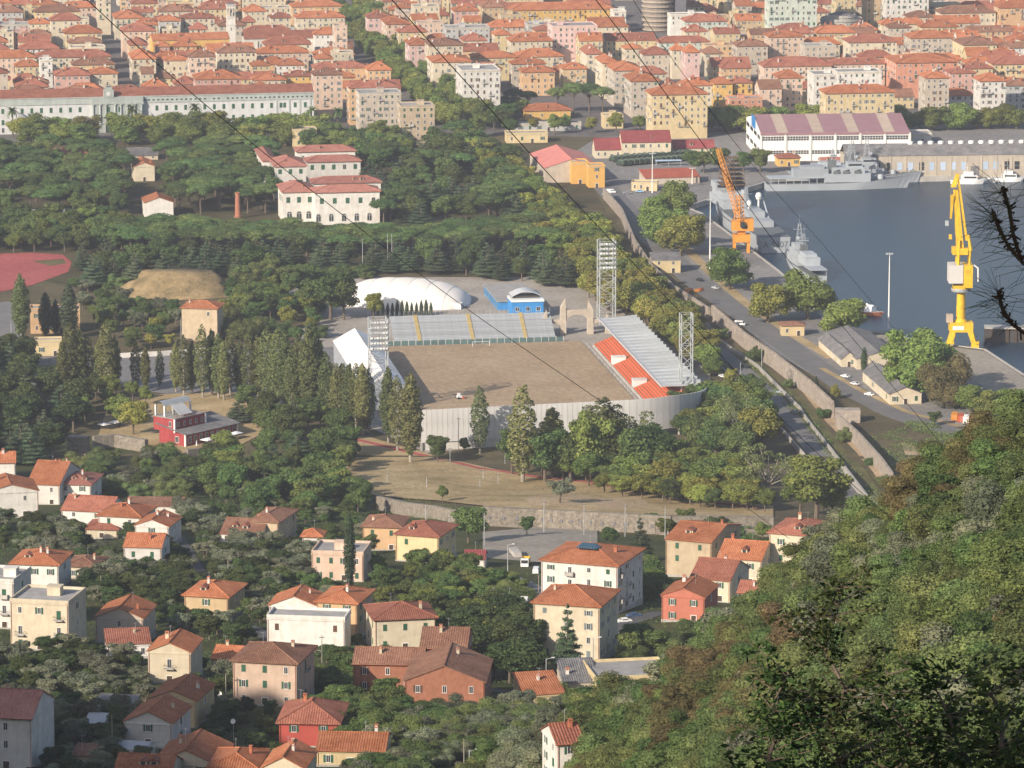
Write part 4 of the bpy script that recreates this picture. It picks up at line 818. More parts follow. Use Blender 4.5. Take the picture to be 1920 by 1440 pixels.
for px, py, rz, lab, col, kd in ((1145, 362, 10, 'white van parked against the arsenal wall', 'white', 'van'), (1176, 364, 12, 'grey car between white van and pale blue car in the yard', 'grey', 'car'), (1199, 361, 5, 'pale blue car in front of the cream office', 'skyblue', 'car'), (1137, 366, 15, 'silver car at the foot of the orange stair tower', 'silver', 'car'),
        (1312, 527, -60, 'dark car driving past the orange netting', 'dark', 'car'), (1341, 542, -60, 'silver car on the arsenal road by the round plane tree', 'silver', 'car'), (1388, 610, -25, 'white van parked along the crenellated wall', 'white', 'van'), (1585, 708, -50, 'white car parked by the workshop fence, first of three', 'white', 'car'),
        (1603, 722, -50, 'silver car parked by the workshop fence, second of three', 'silver', 'car'), (1630, 742, -45, 'white car parked nearest to the grey gabled hut', 'white', 'car'), (1355, 708, -60, 'white car at the near end of the right stand', 'white', 'car'), (1397, 690, -60, 'dark car on the road beside the canal', 'dark', 'car'),
        (325, 1042, -70, 'blue-grey car parked on the lane below the white house', 'blue', 'car'), (342, 1035, -70, 'dark car behind the blue-grey one on the lane', 'dark', 'car'), (828, 1065, 80, 'white van by the wall of the yellow house', 'white', 'van'), (1005, 1076, 85, 'white van right of the dump truck', 'white', 'van'),
        (930, 1090, 5, 'dark car parked by the grass verge', 'dark', 'car'), (908, 1088, 8, 'grey car parked left of the dark one by the verge', 'grey', 'car'), (1170, 1168, 20, 'white car in sun beside the tall cream house', 'white', 'car'), (1188, 1158, 20, 'blue car behind the white one by the tall cream house', 'blue', 'car'),
        (1465, 738, 10, 'silver car in the shade beside the valley road', 'silver', 'car'), (1490, 775, -60, 'grey car parked under the trees by the valley road', 'grey', 'car'), (1590, 960, -50, 'blue car at the foot of the bushy hillside', 'blue', 'car'), (838, 1046, 70, 'dark car below the stair of the yellow house', 'dark', 'car')):
    car(G(px, py), R(rz), lab, col, kd)
# ------------------------------------------------------------------ ships
def hull(L, Bm, z0, deck, bow_rise, n=22):
    """lofted hull along x, bow at +L/2: flared bow, transom stern"""
    b = MB(); rings = []
    for i in range(n + 1):
        f = i / n; x = -L / 2 + L * f
        w_d = Bm / 2 * (1 if .12 < f < .55 else (.86 + .14 * f / .12 if f <= .12 else max(.02, 1 - ((f - .55) / .45) ** 2.1)))
        w_w = w_d * (.9 if f < .6 else max(.1, .9 - 1.5 * (f - .6)))
        zd = deck + bow_rise * max(0, (f - .5) / .5) ** 1.6; xo = max(0, (f - .85) / .15) * 2.2
        rings.append([(x - xo, -w_w, z0), (x, -w_d, zd), (x, w_d, zd), (x - xo, w_w, z0)])
    for r in rings: b.v += r
    for i in range(n):
        a, c = i * 4, i * 4 + 4
        b.f += [(a, c, c + 1, a + 1), (a + 1, c + 1, c + 2, a + 2), (a + 2, c + 2, c + 3, a + 3)]; b.m += [0, 1, 0]
    b.f += [(0, 1, 2, 3), (n * 4 + 3, n * 4 + 2, n * 4 + 1, n * 4)]; b.m += [0, 0]
    return b
def mast(b, x, y, z, h, r=.9):
    for sx, sy in ((-1, -1), (1, -1), (1, 1), (-1, 1)): b.tube((x + sx * r, y + sy * r, z), (x + sx * r * .35, y + sy * r * .35, z + h), .14, n=4)
    k = 5
    for i in range(k):
        q = r * (1 - .65 * i / k); q2 = r * (1 - .65 * (i + 1) / k); za, zb = z + h * i / k, z + h * (i + 1) / k
        for (ax, ay), (bx, by) in (((-1, -1), (1, -1)), ((1, -1), (1, 1)), ((1, 1), (-1, 1)), ((-1, 1), (-1, -1))): b.tube((x + ax * q, y + ay * q, za), (x + bx * q2, y + by * q2, zb), .09, n=4)
    b.tube((x, y, z + h), (x, y, z + h * 1.5), .1, .04, n=4); b.box(x - .2, x + .2, y - r * 2.2, y + r * 2.2, z + h * .7, z + h * .7 + .2)
def frigate(label, p, rz, L=76, rust=False):
    k = L / 76; t = thing('frigate', label, 'warship', p, rz, 'grey naval ships'); t.scale = (k, k, k)
    o = hull(76, 10, -.6, 3.6, 2.6).build('hull', ['navy_grey', 'navy_dark'], t); fix_normals(o.data)
    MB().box(-36, -8, -4.4, 4.4, 3.6, 3.7).build('covered_deck', 'navy_dark', t)
    for i in range(8): MB().box(-.15, .15, -4.5, -4.3, 3.6, 6.4).build('stanchion', 'navy_grey', t, loc=(-36 + i * 4, 0, 0))
    MB().box(-37, -8, -4.7, 4.7, 6.4, 6.9).build('flight_deck', 'navy_grey', t)
    MB().box(-24, -6, -4, 4, 6.9, 11).box(-20, -8, -3.2, 3.2, 11, 12.4).build('hangar', 'navy_grey', t)
    MB().box(-8, 16, -4.6, 4.6, 4, 8.5).box(-4, 13, -4, 4, 8.5, 11.5).box(4, 12, -3.2, 3.2, 11.5, 14).build('bridge', 'navy_grey', t)
    MB().box(11.9, 12.15, -3, 3, 12.2, 13.4).box(4.5, 11.5, -3.28, -3.18, 12.3, 13.3).build('bridge_window', 'glass', t)
    MB().extr([(-2.2, 8.5), (2.2, 8.5), (1.7, 15), (-1.7, 15)], -5.5, -1.5).build('funnel', 'navy_dark', t)
    b = MB(); mast(b, 7, 0, 14, 11, 1.6); b.lathe([(0.01, 17.5), (1.2, 17.3), (1.5, 16.4), (1.2, 15.6)], 10, (9.3, 0)); b.build('mast', 'navy_grey', t)
    b = MB(); mast(b, -3, 0, 12, 9, 1.2); b.box(-4.5, -1.5, -2.4, 2.4, 17, 17.4); b.build('aft_mast', 'navy_grey', t)
    for x in (22, 17): MB().lathe([(0.01, 7.4), (1.1, 7.2), (1.6, 6.2), (1.7, 4.8)], 12, (x, 0)).tube((x + 1, 0, 6.4), (x + 5.5, 0, 7.3), .16, n=6).build('gun_turret', 'navy_grey', t)
    for x, y in ((-2, -4.3), (3, -4.3), (9, -4.3)): MB().box(x - 1.6, x + 1.6, y - .6, y + .6, 8.6, 9.8).tube((x - 1.2, y - .2, 9.8), (x + 1.4, y - .2, 10.6), .3, n=6).build('deck_gear', 'navy_dark', t)
    MB().tube((30, -.3, 6), (30, -.3, 8), .25, n=6).tube((33, .3, 6.2), (33, .3, 7.4), .3, n=6).build('anchor_gear', 'navy_dark', t)
    return t
p = at_z(1572, 354, -2.4); frigate('grey frigate with covered deck and lattice mast lying broadside along the far quay', p, R(6.5), 77)
p = at_z(1602, 345, -2.4); frigate('second grey frigate moored outboard, its bow showing behind the first', p + Vector((0, 3, 0)), R(6.5), 72)
p = at_z(1504, 508, -2.4); frigate('small grey patrol ship with tan canvas cover moored nearest along the left quay', p, YAW + R(92), 66)
def supply_ship():
    a = at_z(1454, 474, -2.4); d = (at_z(1318, 400) - at_z(1462, 508)).normalized() * 138; c = a + d; L = d.length; t = thing('supply_ship', 'big grey supply ship seen from its stern beside the orange crane', 'warship', (a + c) / 2, math.atan2(d.y, d.x), 'grey naval ships')
    o = hull(L, 17, -.6, 7.5, 4).build('hull', ['navy_grey', 'navy_dark'], t); fix_normals(o.data)
    for i in range(14): MB().tube((0, 0, 0), (0, .12, 0), .45, n=8).build('porthole', 'glass', t, loc=(-L * .2 + i * 3.2, 8.6, 5.6))
    MB().box(L * .12, L * .36, -7.2, 7.2, 7.5, 12).box(L * .16, L * .34, -6.4, 6.4, 12, 15.5).box(L * .24, L * .33, -7.4, 7.4, 15.5, 18.5).build('superstructure', 'navy_grey', t)
    MB().box(L * .235, L * .24, -6.8, 6.8, 16.6, 17.8).build('bridge_window', 'glass', t)
    MB().box(-L * .28, -L * .05, -6, 6, 7.5, 10.5).box(-L * .2, -L * .08, -4, 4, 10.5, 13.5).build('deckhouse', 'navy_grey', t)
    MB().lathe([(2.3, 7), (1.9, 18), (0.01, 18)], 12, (L * .1, -3)).build('funnel', 'navy_grey', t)
    MB().lathe([(0.01, 20.5), (1.2, 20), (1.7, 18.6), (1.2, 17), (.5, 16.5), (.5, 10)], 12, (-L * .08, -4.5)).build('radome', 'white_trim', t)
    MB().lathe([(0.01, 17.5), (1, 17), (1.3, 16), (1, 15), (.5, 14.5), (.5, 9)], 12, (-L * .12, 1.5)).build('radome', 'white_trim', t)
    b = MB(); mast(b, L * .22, 0, 15.5, 15, 2); b.build('mast', 'navy_grey', t); b = MB(); mast(b, -L * .02, 0, 10, 12, 1.4); b.build('mast', 'navy_grey', t)
    MB().tube((-L * .2, -6, 10), (-L * .05, -7.5, 17), .5, .3, n=6).build('deck_crane', 'navy_grey', t)
    text('A 5307', 4.2, 'navy_dark', t, (-L / 2 - .1, 0, 2.6), (R(90), 0, R(-90)), 'hull_number')
    sc = thing('scaffolding', 'brown scaffold decks wrapped round the supply ship mast', 'scaffold', t.matrix_basis @ Vector((L * .22, 0, 18.6)), t.rotation_euler.z)
    for i in range(7):
        z = i * 2.2; q = 6.5 - i * .55; MB().box(-q, q, -q, q, z, z + .25).build('deck', 'scaffold', sc)
        if i < 6:
            for sx in (-1, 0, 1):
                for sy in (-1, 0, 1): MB().tube((sx * q * .9, sy * q * .9, z), (sx * q * .85, sy * q * .85, z + 2.2), .09, n=4).build('standard', 'scaffold', sc)
supply_ship()
def lattice(b, a, c, w, n, r=.12):
    """square lattice boom from a to c"""
    a, c = Vector(a), Vector(c); d = (c - a); u = d.normalized().orthogonal().normalized(); v = d.normalized().cross(u); P = []
    for i in range(n + 1):
        f = i / n; q = w * (1 - .4 * f) / 2; m_ = a + d * f; P.append([m_ + u * q + v * q, m_ + u * q - v * q, m_ - u * q - v * q, m_ - u * q + v * q])
    for i in range(n):
        for j in range(4): b.tube(P[i][j], P[i + 1][j], r, n=4); b.tube(P[i][j], P[i + 1][(j + 1) % 4], r * .7, n=4); b.tube(P[i][j], P[i][(j + 1) % 4], r * .7, n=4)
def up_px(base, px, py):
    """point above/around a base point seen at a photo pixel, at the base's own distance"""
    return at_y(px, py, base.y) - base
def orange_crane():
    p = at_z(1391, 474); t = thing('dock_crane', 'orange portal crane standing beside the supply ship', 'crane', p, 0); q = lambda x, y: up_px(p, x, y)
    for x in (1377, 1403):
        for dy in (0, 5): a = q(x, 474); MB().box(a.x - .7, a.x + .7, dy - .6, dy + .6, 0, 8).build('leg', 'crane_orange', t)
    a, b = q(1374, 452), q(1407, 440); MB().box(a.x, b.x, -1, 6, a.z - .5, b.z).build('portal_beam', 'crane_orange', t)
    a, b = q(1383, 440), q(1398, 425); MB().box(a.x, b.x, 1, 4.5, a.z, b.z + 2).build('pedestal', 'crane_orange', t)
    a, b = q(1372, 433), q(1413, 411); MB().box(a.x, b.x, -.5, 6.5, a.z, b.z - 1).box(a.x + 3, b.x, 0, 6, b.z - 1, b.z).build('machine_house', 'crane_orange', t)
    MB().box(-.2, 2.6, -.6, -.45, a.z + 1.2, a.z + 2.6).build('grille', 'iron', t)
    b = MB(); lattice(b, q(1386, 412), q(1387, 366), 3.4, 6, .22); b.build('tower', 'crane_orange', t)
    b = MB(); lattice(b, q(1384, 400), q(1346, 278), 2.6, 16, .17); b.build('jib', 'crane_orange', t)
    b = MB(); b.tube(q(1387, 366), q(1348, 284), .08, n=4).tube(q(1347, 280), q(1347, 330), .05, n=4); b.build('cable', 'iron', t)
    MB().box(-1, 1, -2.2, -.5, q(1380, 425).z, q(1380, 415).z).build('cab', ['glass'], t)
orange_crane()
def yellow_crane():
    p = at_z(1803, 652); t = thing('dock_crane', 'tall yellow harbour crane with grey machine house on the quay', 'crane', p, 0); q = lambda x, y: up_px(p, x, y)
    z1 = q(1800, 622).z
    for x, y in ((1776, 0), (1828, 0), (1785, 9), (1832, 9)):
        a = q(x, 652); tx = a.x * .62
        b = MB(); b.add([(a.x - .9, y - 1, 0), (a.x + .9, y - 1, 0), (a.x + .9, y + 1, 0), (a.x - .9, y + 1, 0), (tx - 1.2, y * .7 + 1 - 1, z1), (tx + 1.2, y * .7 + 1 - 1, z1), (tx + 1.2, y * .7 + 2, z1), (tx - 1.2, y * .7 + 2, z1)], [(3, 2, 1, 0), (4, 5, 6, 7), (0, 1, 5, 4), (1, 2, 6, 5), (2, 3, 7, 6), (3, 0, 4, 7)])
        lg = b.build('leg', 'crane_yellow', t); MB().box(a.x - 1.6, a.x + 1.6, y - 1.2, y + 1.2, 0, 1.3).build('bogie', 'crane_yellow', lg)
    a, b = q(1781, 622), q(1825, 606); MB().box(a.x, b.x, 0, 8, a.z - .3, b.z).build('portal_beam', 'crane_yellow', t); MB().box(a.x + 1.2, a.x + 6, -.08, .0, a.z + .8, a.z + 2.4).build('name_plate', 'white_trim', t)
    MB().lathe([(3, b.z), (2.0, b.z + 1.5), (1.8, q(0, 549).z), (0.01, q(0, 549).z)], 16, (q(1803, 600).x, 4)).build('column', 'crane_yellow', t)
    MB().box(-6.5, -3.8, 1, 4, q(0, 606).z, q(0, 591).z).build('electrical_cabin', 'buff_sheet', t)
    zz = q(0, 547).z; MB().lathe([(4.2, zz - .4), (4.4, zz + .2), (4.4, zz + 1.1), (4.3, zz + 1.1), (4.3, zz + .2), (0.01, zz + .2)], 20, (q(1804, 545).x, 4)).build('slewing_platform', 'galvanised', t)
    a, b = q(1779, 531), q(1806, 497); MB().box(a.x, b.x, -1, 8.5, a.z, b.z).build('machine_house', M('crane_grey', (.50, .48, .45), .06, .4), t)
    a, b = q(1806, 539), q(1824, 497); MB().box(a.x + .05, b.x, -1.3, 8.2, a.z, b.z).box(a.x - 4, a.x + 2, 1, 6.5, a.z - 1.5, a.z + 1).build('counterweight', 'crane_yellow', t)
    text('C3', 1.7, 'red_paint', t, (q(1815, 509).x, -1.34, q(1815, 511).z), (R(90), 0, 0), 'crane_number')
    MB().tube(q(1826, 497), q(1834, 503), .35, n=6).tube(q(1834, 503), q(1834, 528), .35, n=6).build('exhaust_pipe', 'white_trim', t)
    b = MB(); a0, a1 = q(1797, 497), q(1818, 497); top = q(1803, 468)
    for y in (.5, 6.5):
        b.tube((a0.x, y, a0.z), (top.x - 1, y, top.z + 4), .8, .6, n=6).tube((a1.x, y, a1.z), (q(1820, 470).x, y, top.z + 1), .5, n=6)
    b.box(q(1795, 0).x, q(1824, 0).x, 0, 7, q(0, 478).z, q(0, 466).z); b.tube(q(1820, 470), q(1816, 440), .9, .5, n=6); b.build('gantry_head', 'crane_yellow', t)
    def boom(p0, p1, w0, w1, name):
        b = MB(); A, B = q(*p0), q(*p1)
        for s0 in (0,): b.add([(A.x - w0, 1, A.z), (A.x + w0, 1, A.z), (A.x + w0, 5, A.z), (A.x - w0, 5, A.z), (B.x - w1, 2, B.z), (B.x + w1, 2, B.z), (B.x + w1, 4, B.z), (B.x - w1, 4, B.z)], [(3, 2, 1, 0), (4, 5, 6, 7), (0, 1, 5, 4), (1, 2, 6, 5), (2, 3, 7, 6), (3, 0, 4, 7)])
        return b.build(name, 'crane_yellow', t)
    boom((1802, 480), (1793, 358), 1.6, 1.0, 'jib'); boom((1813, 452), (1797, 330), .5, .4, 'luffing_arm'); boom((1789, 352), (1797, 328), 1.0, .7, 'jib_head'); boom((1787, 368), (1784, 412), .7, .35, 'fly_jib')
    b = MB(); b.tube(q(1785, 355), q(1780, 410), .06, n=4).tube(q(1796, 328), q(1784, 412), .05, n=4).tube(q(1783, 414), q(1783, 444), .05, n=4).tube(q(1792, 440), q(1790, 500), .06, n=4); b.build('cable', 'iron', t)
    h = q(1783, 446); MB().box(h.x - .6, h.x + .6, 2.5, 3.5, h.z - 1, h.z + 1).build('hook_block', 'crane_yellow', t)
    MB().box(q(1781, 0).x, q(1787, 0).x, 2, 4, q(0, 425).z, q(0, 416).z).build('trolley', 'galvanised', t)
yellow_crane()
def motor_yacht(px, py, label, L=15):
    t = thing('patrol_boat', label, 'boat', at_z(px, py, -2.4), R(-4), 'white harbour craft'); k = L / 15
    o = hull(15, 4.2, -.3, 1.6, .9, 12).build('hull', ['car_white', 'navy_grey'], t); fix_normals(o.data)
    MB().box(-3.5, 3, -1.6, 1.6, 1.6, 3.4).box(-2.5, 1.4, -1.4, 1.4, 3.4, 4.8).build('cabin', 'car_white', t); MB().box(1.4, 1.5, -1.2, 1.2, 3.6, 4.5).box(-2.2, 2.6, -1.66, -1.6, 2.3, 3).build('window', 'glass', t)
    MB().tube((-1, 0, 4.8), (-1, 0, 8.5), .12, .05, n=5).box(-1.2, -.8, -1.1, 1.1, 6.2, 6.35).build('mast', 'white_trim', t); t.scale = (k, k, k)
motor_yacht(1818, 344, 'white patrol boat with low mast moored right of the frigates', 20); motor_yacht(1893, 340, 'white patrol boat with orange raft near the frame edge', 18); motor_yacht(1856, 342, 'small dark-decked launch between the two white patrol boats', 9)
def barge():
    p = at_z(1610, 588, -2.4); t = thing('work_barge', 'white canvas-covered barge with rusty hull moored behind the round trees', 'barge', p, R(-32)); o = hull(26, 7.5, -.5, 1.6, .3, 12).build('hull', ['rust', 'concrete'], t); fix_normals(o.data)
    for x, w_, z in ((-6, 5, 3.4), (1, 4, 3.0), (6, 3.5, 4)): MB().extr([(-2.8, 1.6), (2.8, 1.6), (2.4, z), (0, z + .6), (-2.4, z)], x - w_ / 2, x + w_ / 2).build('canvas_cover', 'white_membrane', t)
    for x in (-2.6, 3.5): MB().lathe([(.7, 1.6), (.7, 4.6), (.01, 5)], 10, (x, 1)).build('tank', 'white_trim', t)
barge()
def floating_dock():
    p = at_z(1846, 642, -2.4); t = thing('dry_dock_wall', 'dark high dock wall with timber fenders right of the yellow crane', 'dock', p, R(-2)); MB().box(0, 120, 0, 6, -2, 6).build('wall', M('wet_wall', (.06, .055, .05), .3, .3), t); MB().box(0, 120, -.6, 6.5, 6, 6.6).build('coping', 'concrete', t)  # dock wall in one very dark tone all over
    for i in range(16): MB().box(-.4, .4, -.7, 0, -2, 6).build('fender', 'dark_wood', t, loc=(3 + i * 3.5, 0, 0))
floating_dock()
def light_mast(px, py_top, py_base, label, heads=8):
    p = G(px, py_base); s = scale_at(p); h = (py_base - py_top) / s / .98; t = thing('light_mast', label, 'lamp post', p, 0, 'tall dockyard light masts'); MB().tube((0, 0, 0), (0, 0, h), .38, .16, n=8).build('pole', 'white_trim', t)
    MB().lathe([(1.1, h - .3), (1.25, h - .3), (1.25, h - .1), (1.1, h - .1), (1.1, h - .3)], 14).build('ring', 'galvanised', t)
    for i in range(heads): a = 6.2832 * i / heads; MB().box(-.35, .35, -.2, .2, -.45, .1).build('floodlight', 'galvanised', t, loc=(1.35 * math.cos(a), 1.35 * math.sin(a), h), rz=a)
light_mast(1666, 476, 616, 'white high-mast light standing in front of the dark water'); light_mast(1331, 375, 505, 'pale tall light pole beside the orange crane', 2); light_mast(1223, 288, 362, 'tall slim light pole in the truck yard', 4); light_mast(1298, 315, 345, 'short street lamp by the canteen', 2)
# ------------------------------------------------------------------ quay sheds, arsenal wall
px_house('pump_house', 'small cream pump house with brown roof between round plane trees', 'house', 1465, 1508, 630, 610, 7, 2, 'hip', 'y', 'tile_brown', 1, 2, 0, 1, chim=0, deep=.5, rise=1.2)
px_house('yellow_lodge', 'yellow lodge with grey roof set against the arsenal wall', 'house', 1222, 1276, 512, 488, 9, 4, 'shed', 'y', 'slate_grey', 2, 2, 0, chim=0, deep=.5, rise=2.2)
for xl, xr, b_, e_, d, lab in ((1606, 1690, 692, 672, 62, 'wide grey-roofed workshop near the yellow crane'), (1578, 1606, 688, 672, 46, 'lower workshop bay with white side wall and small windows'), (1668, 1728, 758, 738, 50, 'long grey gabled hut behind the three parked cars'), (1636, 1662, 712, 698, 12, 'small annexe between the workshop and gabled hut')):
    px_house('workshop', lab, 'shed', xl, xr, b_, e_, d, 8.5, 'gy', 'c', 'slate_grey', 1, 3, 4, chim=0, deep=.5, rise=2.6, band=False)
for i, (px, c) in enumerate(((1789, 'crane_orange'), (1801, 'container_red'), (1811, 'white_trim'), (1822, 'container_red'), (1834, 'crane_orange'))):
    p = G(px, 790 + i * 2.5); t = thing('container', ['amber container at the left end of the container row', 'brick red container second in the row', 'white container in the middle of the row', 'rust red container right of the white one', 'orange container at the right end of the row'][i], 'container', p, R(-8), 'containers by the hillside')
    b = MB().box(-1.2, 1.2, 0, 6, .1, 2.7)
    for k in range(6): b.box(-1.15 + k * .4, -.95 + k * .4, -.08, 0, .2, 2.6)
    b.build('shell', c, t); MB().box(-.04, .04, -.14, -.08, .2, 2.6).box(.5, .56, -.14, -.08, .3, 2.5).build('door_bar', 'galvanised', t)
def wall_line(name, label, pts, h, mat, thick=1.0, cren=False, cat='wall', top=None):
    P = [G(*p) for p in pts]; t = thing(name, label, cat, P[0]); b = MB(); cm = MB().box(-.5, .5, -thick / 2 - .06, thick / 2 + .06, 0, 1.0).mesh('merlon', mat)
    for a, c in zip(P, P[1:]):
        d = c - a; n = Vector((-d.y, d.x, 0)).normalized() * thick / 2; A, Cc = a - P[0], c - P[0]
        b.add([A - n - Vector((0, 0, 2)), A + n - Vector((0, 0, 2)), Cc + n - Vector((0, 0, 2)), Cc - n - Vector((0, 0, 2)), A - n + Vector((0, 0, h)), A + n + Vector((0, 0, h)), Cc + n + Vector((0, 0, h)), Cc - n + Vector((0, 0, h))], [(3, 2, 1, 0), (4, 5, 6, 7), (0, 1, 5, 4), (1, 2, 6, 5), (2, 3, 7, 6), (3, 0, 4, 7)])
        if cren:
            k = int(d.length / 3.2)
            for i in range(k): obj('merlon', cm, t, A + (Cc - A) * ((i + .5) / k) + Vector((0, 0, h)), math.atan2(d.y, d.x))
    b.build('masonry', mat, t); return t
wall_line('arsenal_wall', 'old arsenal boundary wall beside the yellow lodge, without battlements', [(1132, 372), (1165, 410), (1190, 470), (1222, 518), (1262, 556), (1330, 600)], 5.5, 'old_wall')
wall_line('arsenal_wall', 'crenellated stone arsenal wall running between road and canal path', [(1335, 600), (1395, 652), (1450, 690), (1520, 745), (1562, 785)], 6, 'old_wall', cren=True)
wall_line('arsenal_wall', 'lower end of the old wall with ivy dropping to the green hillside', [(1568, 800), (1610, 840), (1650, 885), (1672, 915)], 6, 'old_wall')
wall_line('bastion', 'square stone bastion where the two stretches of old wall meet', [(1566, 790), (1612, 790)], 5, 'old_wall', thick=6)
wall_line('road_parapet', 'pale stone parapet between the valley road and the canal', [(1345, 640), (1420, 690), (1500, 770), (1512, 790), (1560, 850), (1625, 935)], 1.6, 'concrete', thick=.7)
wall_line('road_kerb_wall', 'low pale wall along the left edge of the valley road', [(1352, 690), (1405, 740), (1460, 800), (1540, 890)], .9, 'concrete', thick=.5)
wall_line('retaining_wall', 'long rough stone retaining wall below the dry field', [(905, 985), (1010, 990), (1120, 996), (1260, 1004), (1450, 1005)], 6.5, 'stone_wall', thick=1.6)
wall_line('retaining_wall', 'broken stone wall with weeds at the left end of the dry field', [(705, 955), (760, 968), (815, 975), (858, 985)], 5, 'stone_wall', thick=1.6)
wall_line('court_wall', 'concrete court wall behind the row of poplars', [(20, 690), (110, 684)], 3, 'concrete', thick=.4); wall_line('court_wall', 'painted low wall at the back of the car park', [(215, 672), (300, 668), (400, 660)], 2.2, 'plaster_white', thick=.4)
def niches():
    t = [o for o in bpy.data.objects if o.name.startswith('retaining_wall')][0]; m_ = MB().box(-.5, .5, -.25, .1, 0, .9).mesh('niche', 'slab_dark'); P = [G(*p) for p in [(905, 985), (1010, 990), (1120, 996), (1260, 1004), (1450, 1005)]]
    for a, c in zip(P, P[1:]):
        d = c - a; n = Vector((d.y, -d.x, 0)).normalized() * .78; k = int(d.length / 4.2)
        for i in range(k): obj('niche', m_, t, a + d * ((i + .5) / k) - P[0] + n + Vector((0, 0, 2.6)), math.atan2(d.y, d.x))
niches()
def netting():
    p = G(1305, 548); t = thing('safety_netting', 'orange plastic safety netting by the works on the arsenal road', 'barrier', p, R(20))
    for i in range(6): MB().box(-1.2, 1.2, -.06, .06, .2, 1.5).tube((-1.25, 0, 0), (-1.25, 0, 1.8), .05, n=5).build('net_panel', 'crane_orange' if i % 2 else 'seat_orange', t, loc=(i * 1.8 - 5, (i % 3) * 1.2, 0), rz=.3 * (i % 3))
netting()
# ------------------------------------------------------------------ the stadium, in its own frame: u to the right, v away, origin at the far right corner of the pitch
SO = at_z(1088, 641)
def S(u, v, z=0): return SO + eu * u + ev * v + Vector((0, 0, z))
sheet('pitch', [S(-93, 0), S(0, 0), S(1, -170), S(-92, -170)], 'pitch_earth', off=.45, world=True)
sheet('touchline_strip', [S(1.2, -8), S(3.4, -8), S(4, -170), S(1.4, -170)], 'gravel', off=.5, world=True)
M('stair_yellow', (.40, .32, .15), .2, .5)
def far_stand():
    t = thing('open_stand', 'open grey scaffold terrace with three yellow stairways behind the far goal', 'stand', S(-45, 2), YAW)
    n = 17; tm = MB().box(-35, 35, 0, 1.0, -.5, 0, 0).box(-35, 35, .45, .85, 0, .12, 1).mesh('terrace_row', ['grey_fence', 'galvanised'])
    for i in range(n): obj('terrace_row', tm, t, (0, 2 + i, 1.4 + i * .5))
    for x in (-24, -1, 22):
        b = MB()
        for i in range(n * 2): b.box(-.8, .8, 2 + i * .5, 2.52 + i * .5, 1.0 + i * .25, 1.52 + i * .25)
        b.build('stairway', 'stair_yellow', t, loc=(x, -.03, .12))
    b = MB()
    for i in range(15):
        x = -35 + i * 5
        for y in (3, 9, 15, 19): b.tube((x, y, 0), (x, y, 1.2 + max(0, y - 2.5) * .5), .1, n=4)
        b.tube((x, 19, 0), (x, 9, 4.4), .08, n=4)
    b.build('scaffold_frame', 'galvanised', t)
    MB().box(-35, 35, 19.2, 19.4, 6.8, 8.2).build('back_rail_panel', 'grey_fence', t)
    for i in range(36): MB().tube((0, 0, 0), (0, 0, 3.4), .07, n=4).build('back_post', 'galvanised', t, loc=(-35 + i * 2, 19.3, 8.2))
    g = thing('pitch_fence', 'green and glass pitch fence in front of the far stand', 'fence', S(-45, 1), YAW)
    for i in range(25): MB().box(-.08, .08, -.08, .08, 0, 2.6).build('post', 'white_trim', g, loc=(-39 + i * 3.2, 0, 0))
    for i in range(24): MB().box(-1.5, 1.5, -.03, .03, .3, 2.3).build('panel', 'dark_glass_green', g, loc=(-37.4 + i * 3.2, 0, 0))
far_stand()
def goal():
    t = thing('goal', 'white football goal before the far stand', 'goal', S(-44, -6), YAW); b = MB()
    for x in (-3.66, 3.66): b.tube((x, 0, 0), (x, 0, 2.44), .07, n=6).tube((x, 0, 2.44), (x, 1.8, 0), .04, n=5)
    b.tube((-3.66, 0, 2.44), (3.66, 0, 2.44), .07, n=6); b.build('frame', 'car_white', t); n = MB()
    for i in range(13): x = -3.66 + i * .61; n.tube((x, 0, 2.44), (x, 1.8, 0), .015, n=3)
    for i in range(5): f = i / 4; n.tube((-3.66, 1.8 * f, 2.44 * (1 - f)), (3.66, 1.8 * f, 2.44 * (1 - f)), .015, n=3)
    n.build('net', 'white_trim', t)
goal()
def roller():
    p = at_z(862, 750); t = thing('pitch_roller', 'small white and red roller machine on the near edge of the pitch', 'machine', p + Vector((0, 0, .4)), R(20)); MB().box(-1.2, .9, -.7, .7, .6, 1.5).box(-.9, .2, -.6, .6, 1.5, 2.4).build('body', 'car_white', t); MB().tube((1.3, -.9, .5), (1.3, .9, .5), .5, n=12).build('drum', 'container_red', t)
    for y in (-.75, .75): MB().tube((-.7, y - .15, .5), (-.7, y + .15, .5), .5, n=10).build('wheel', 'rubber', t)
roller()
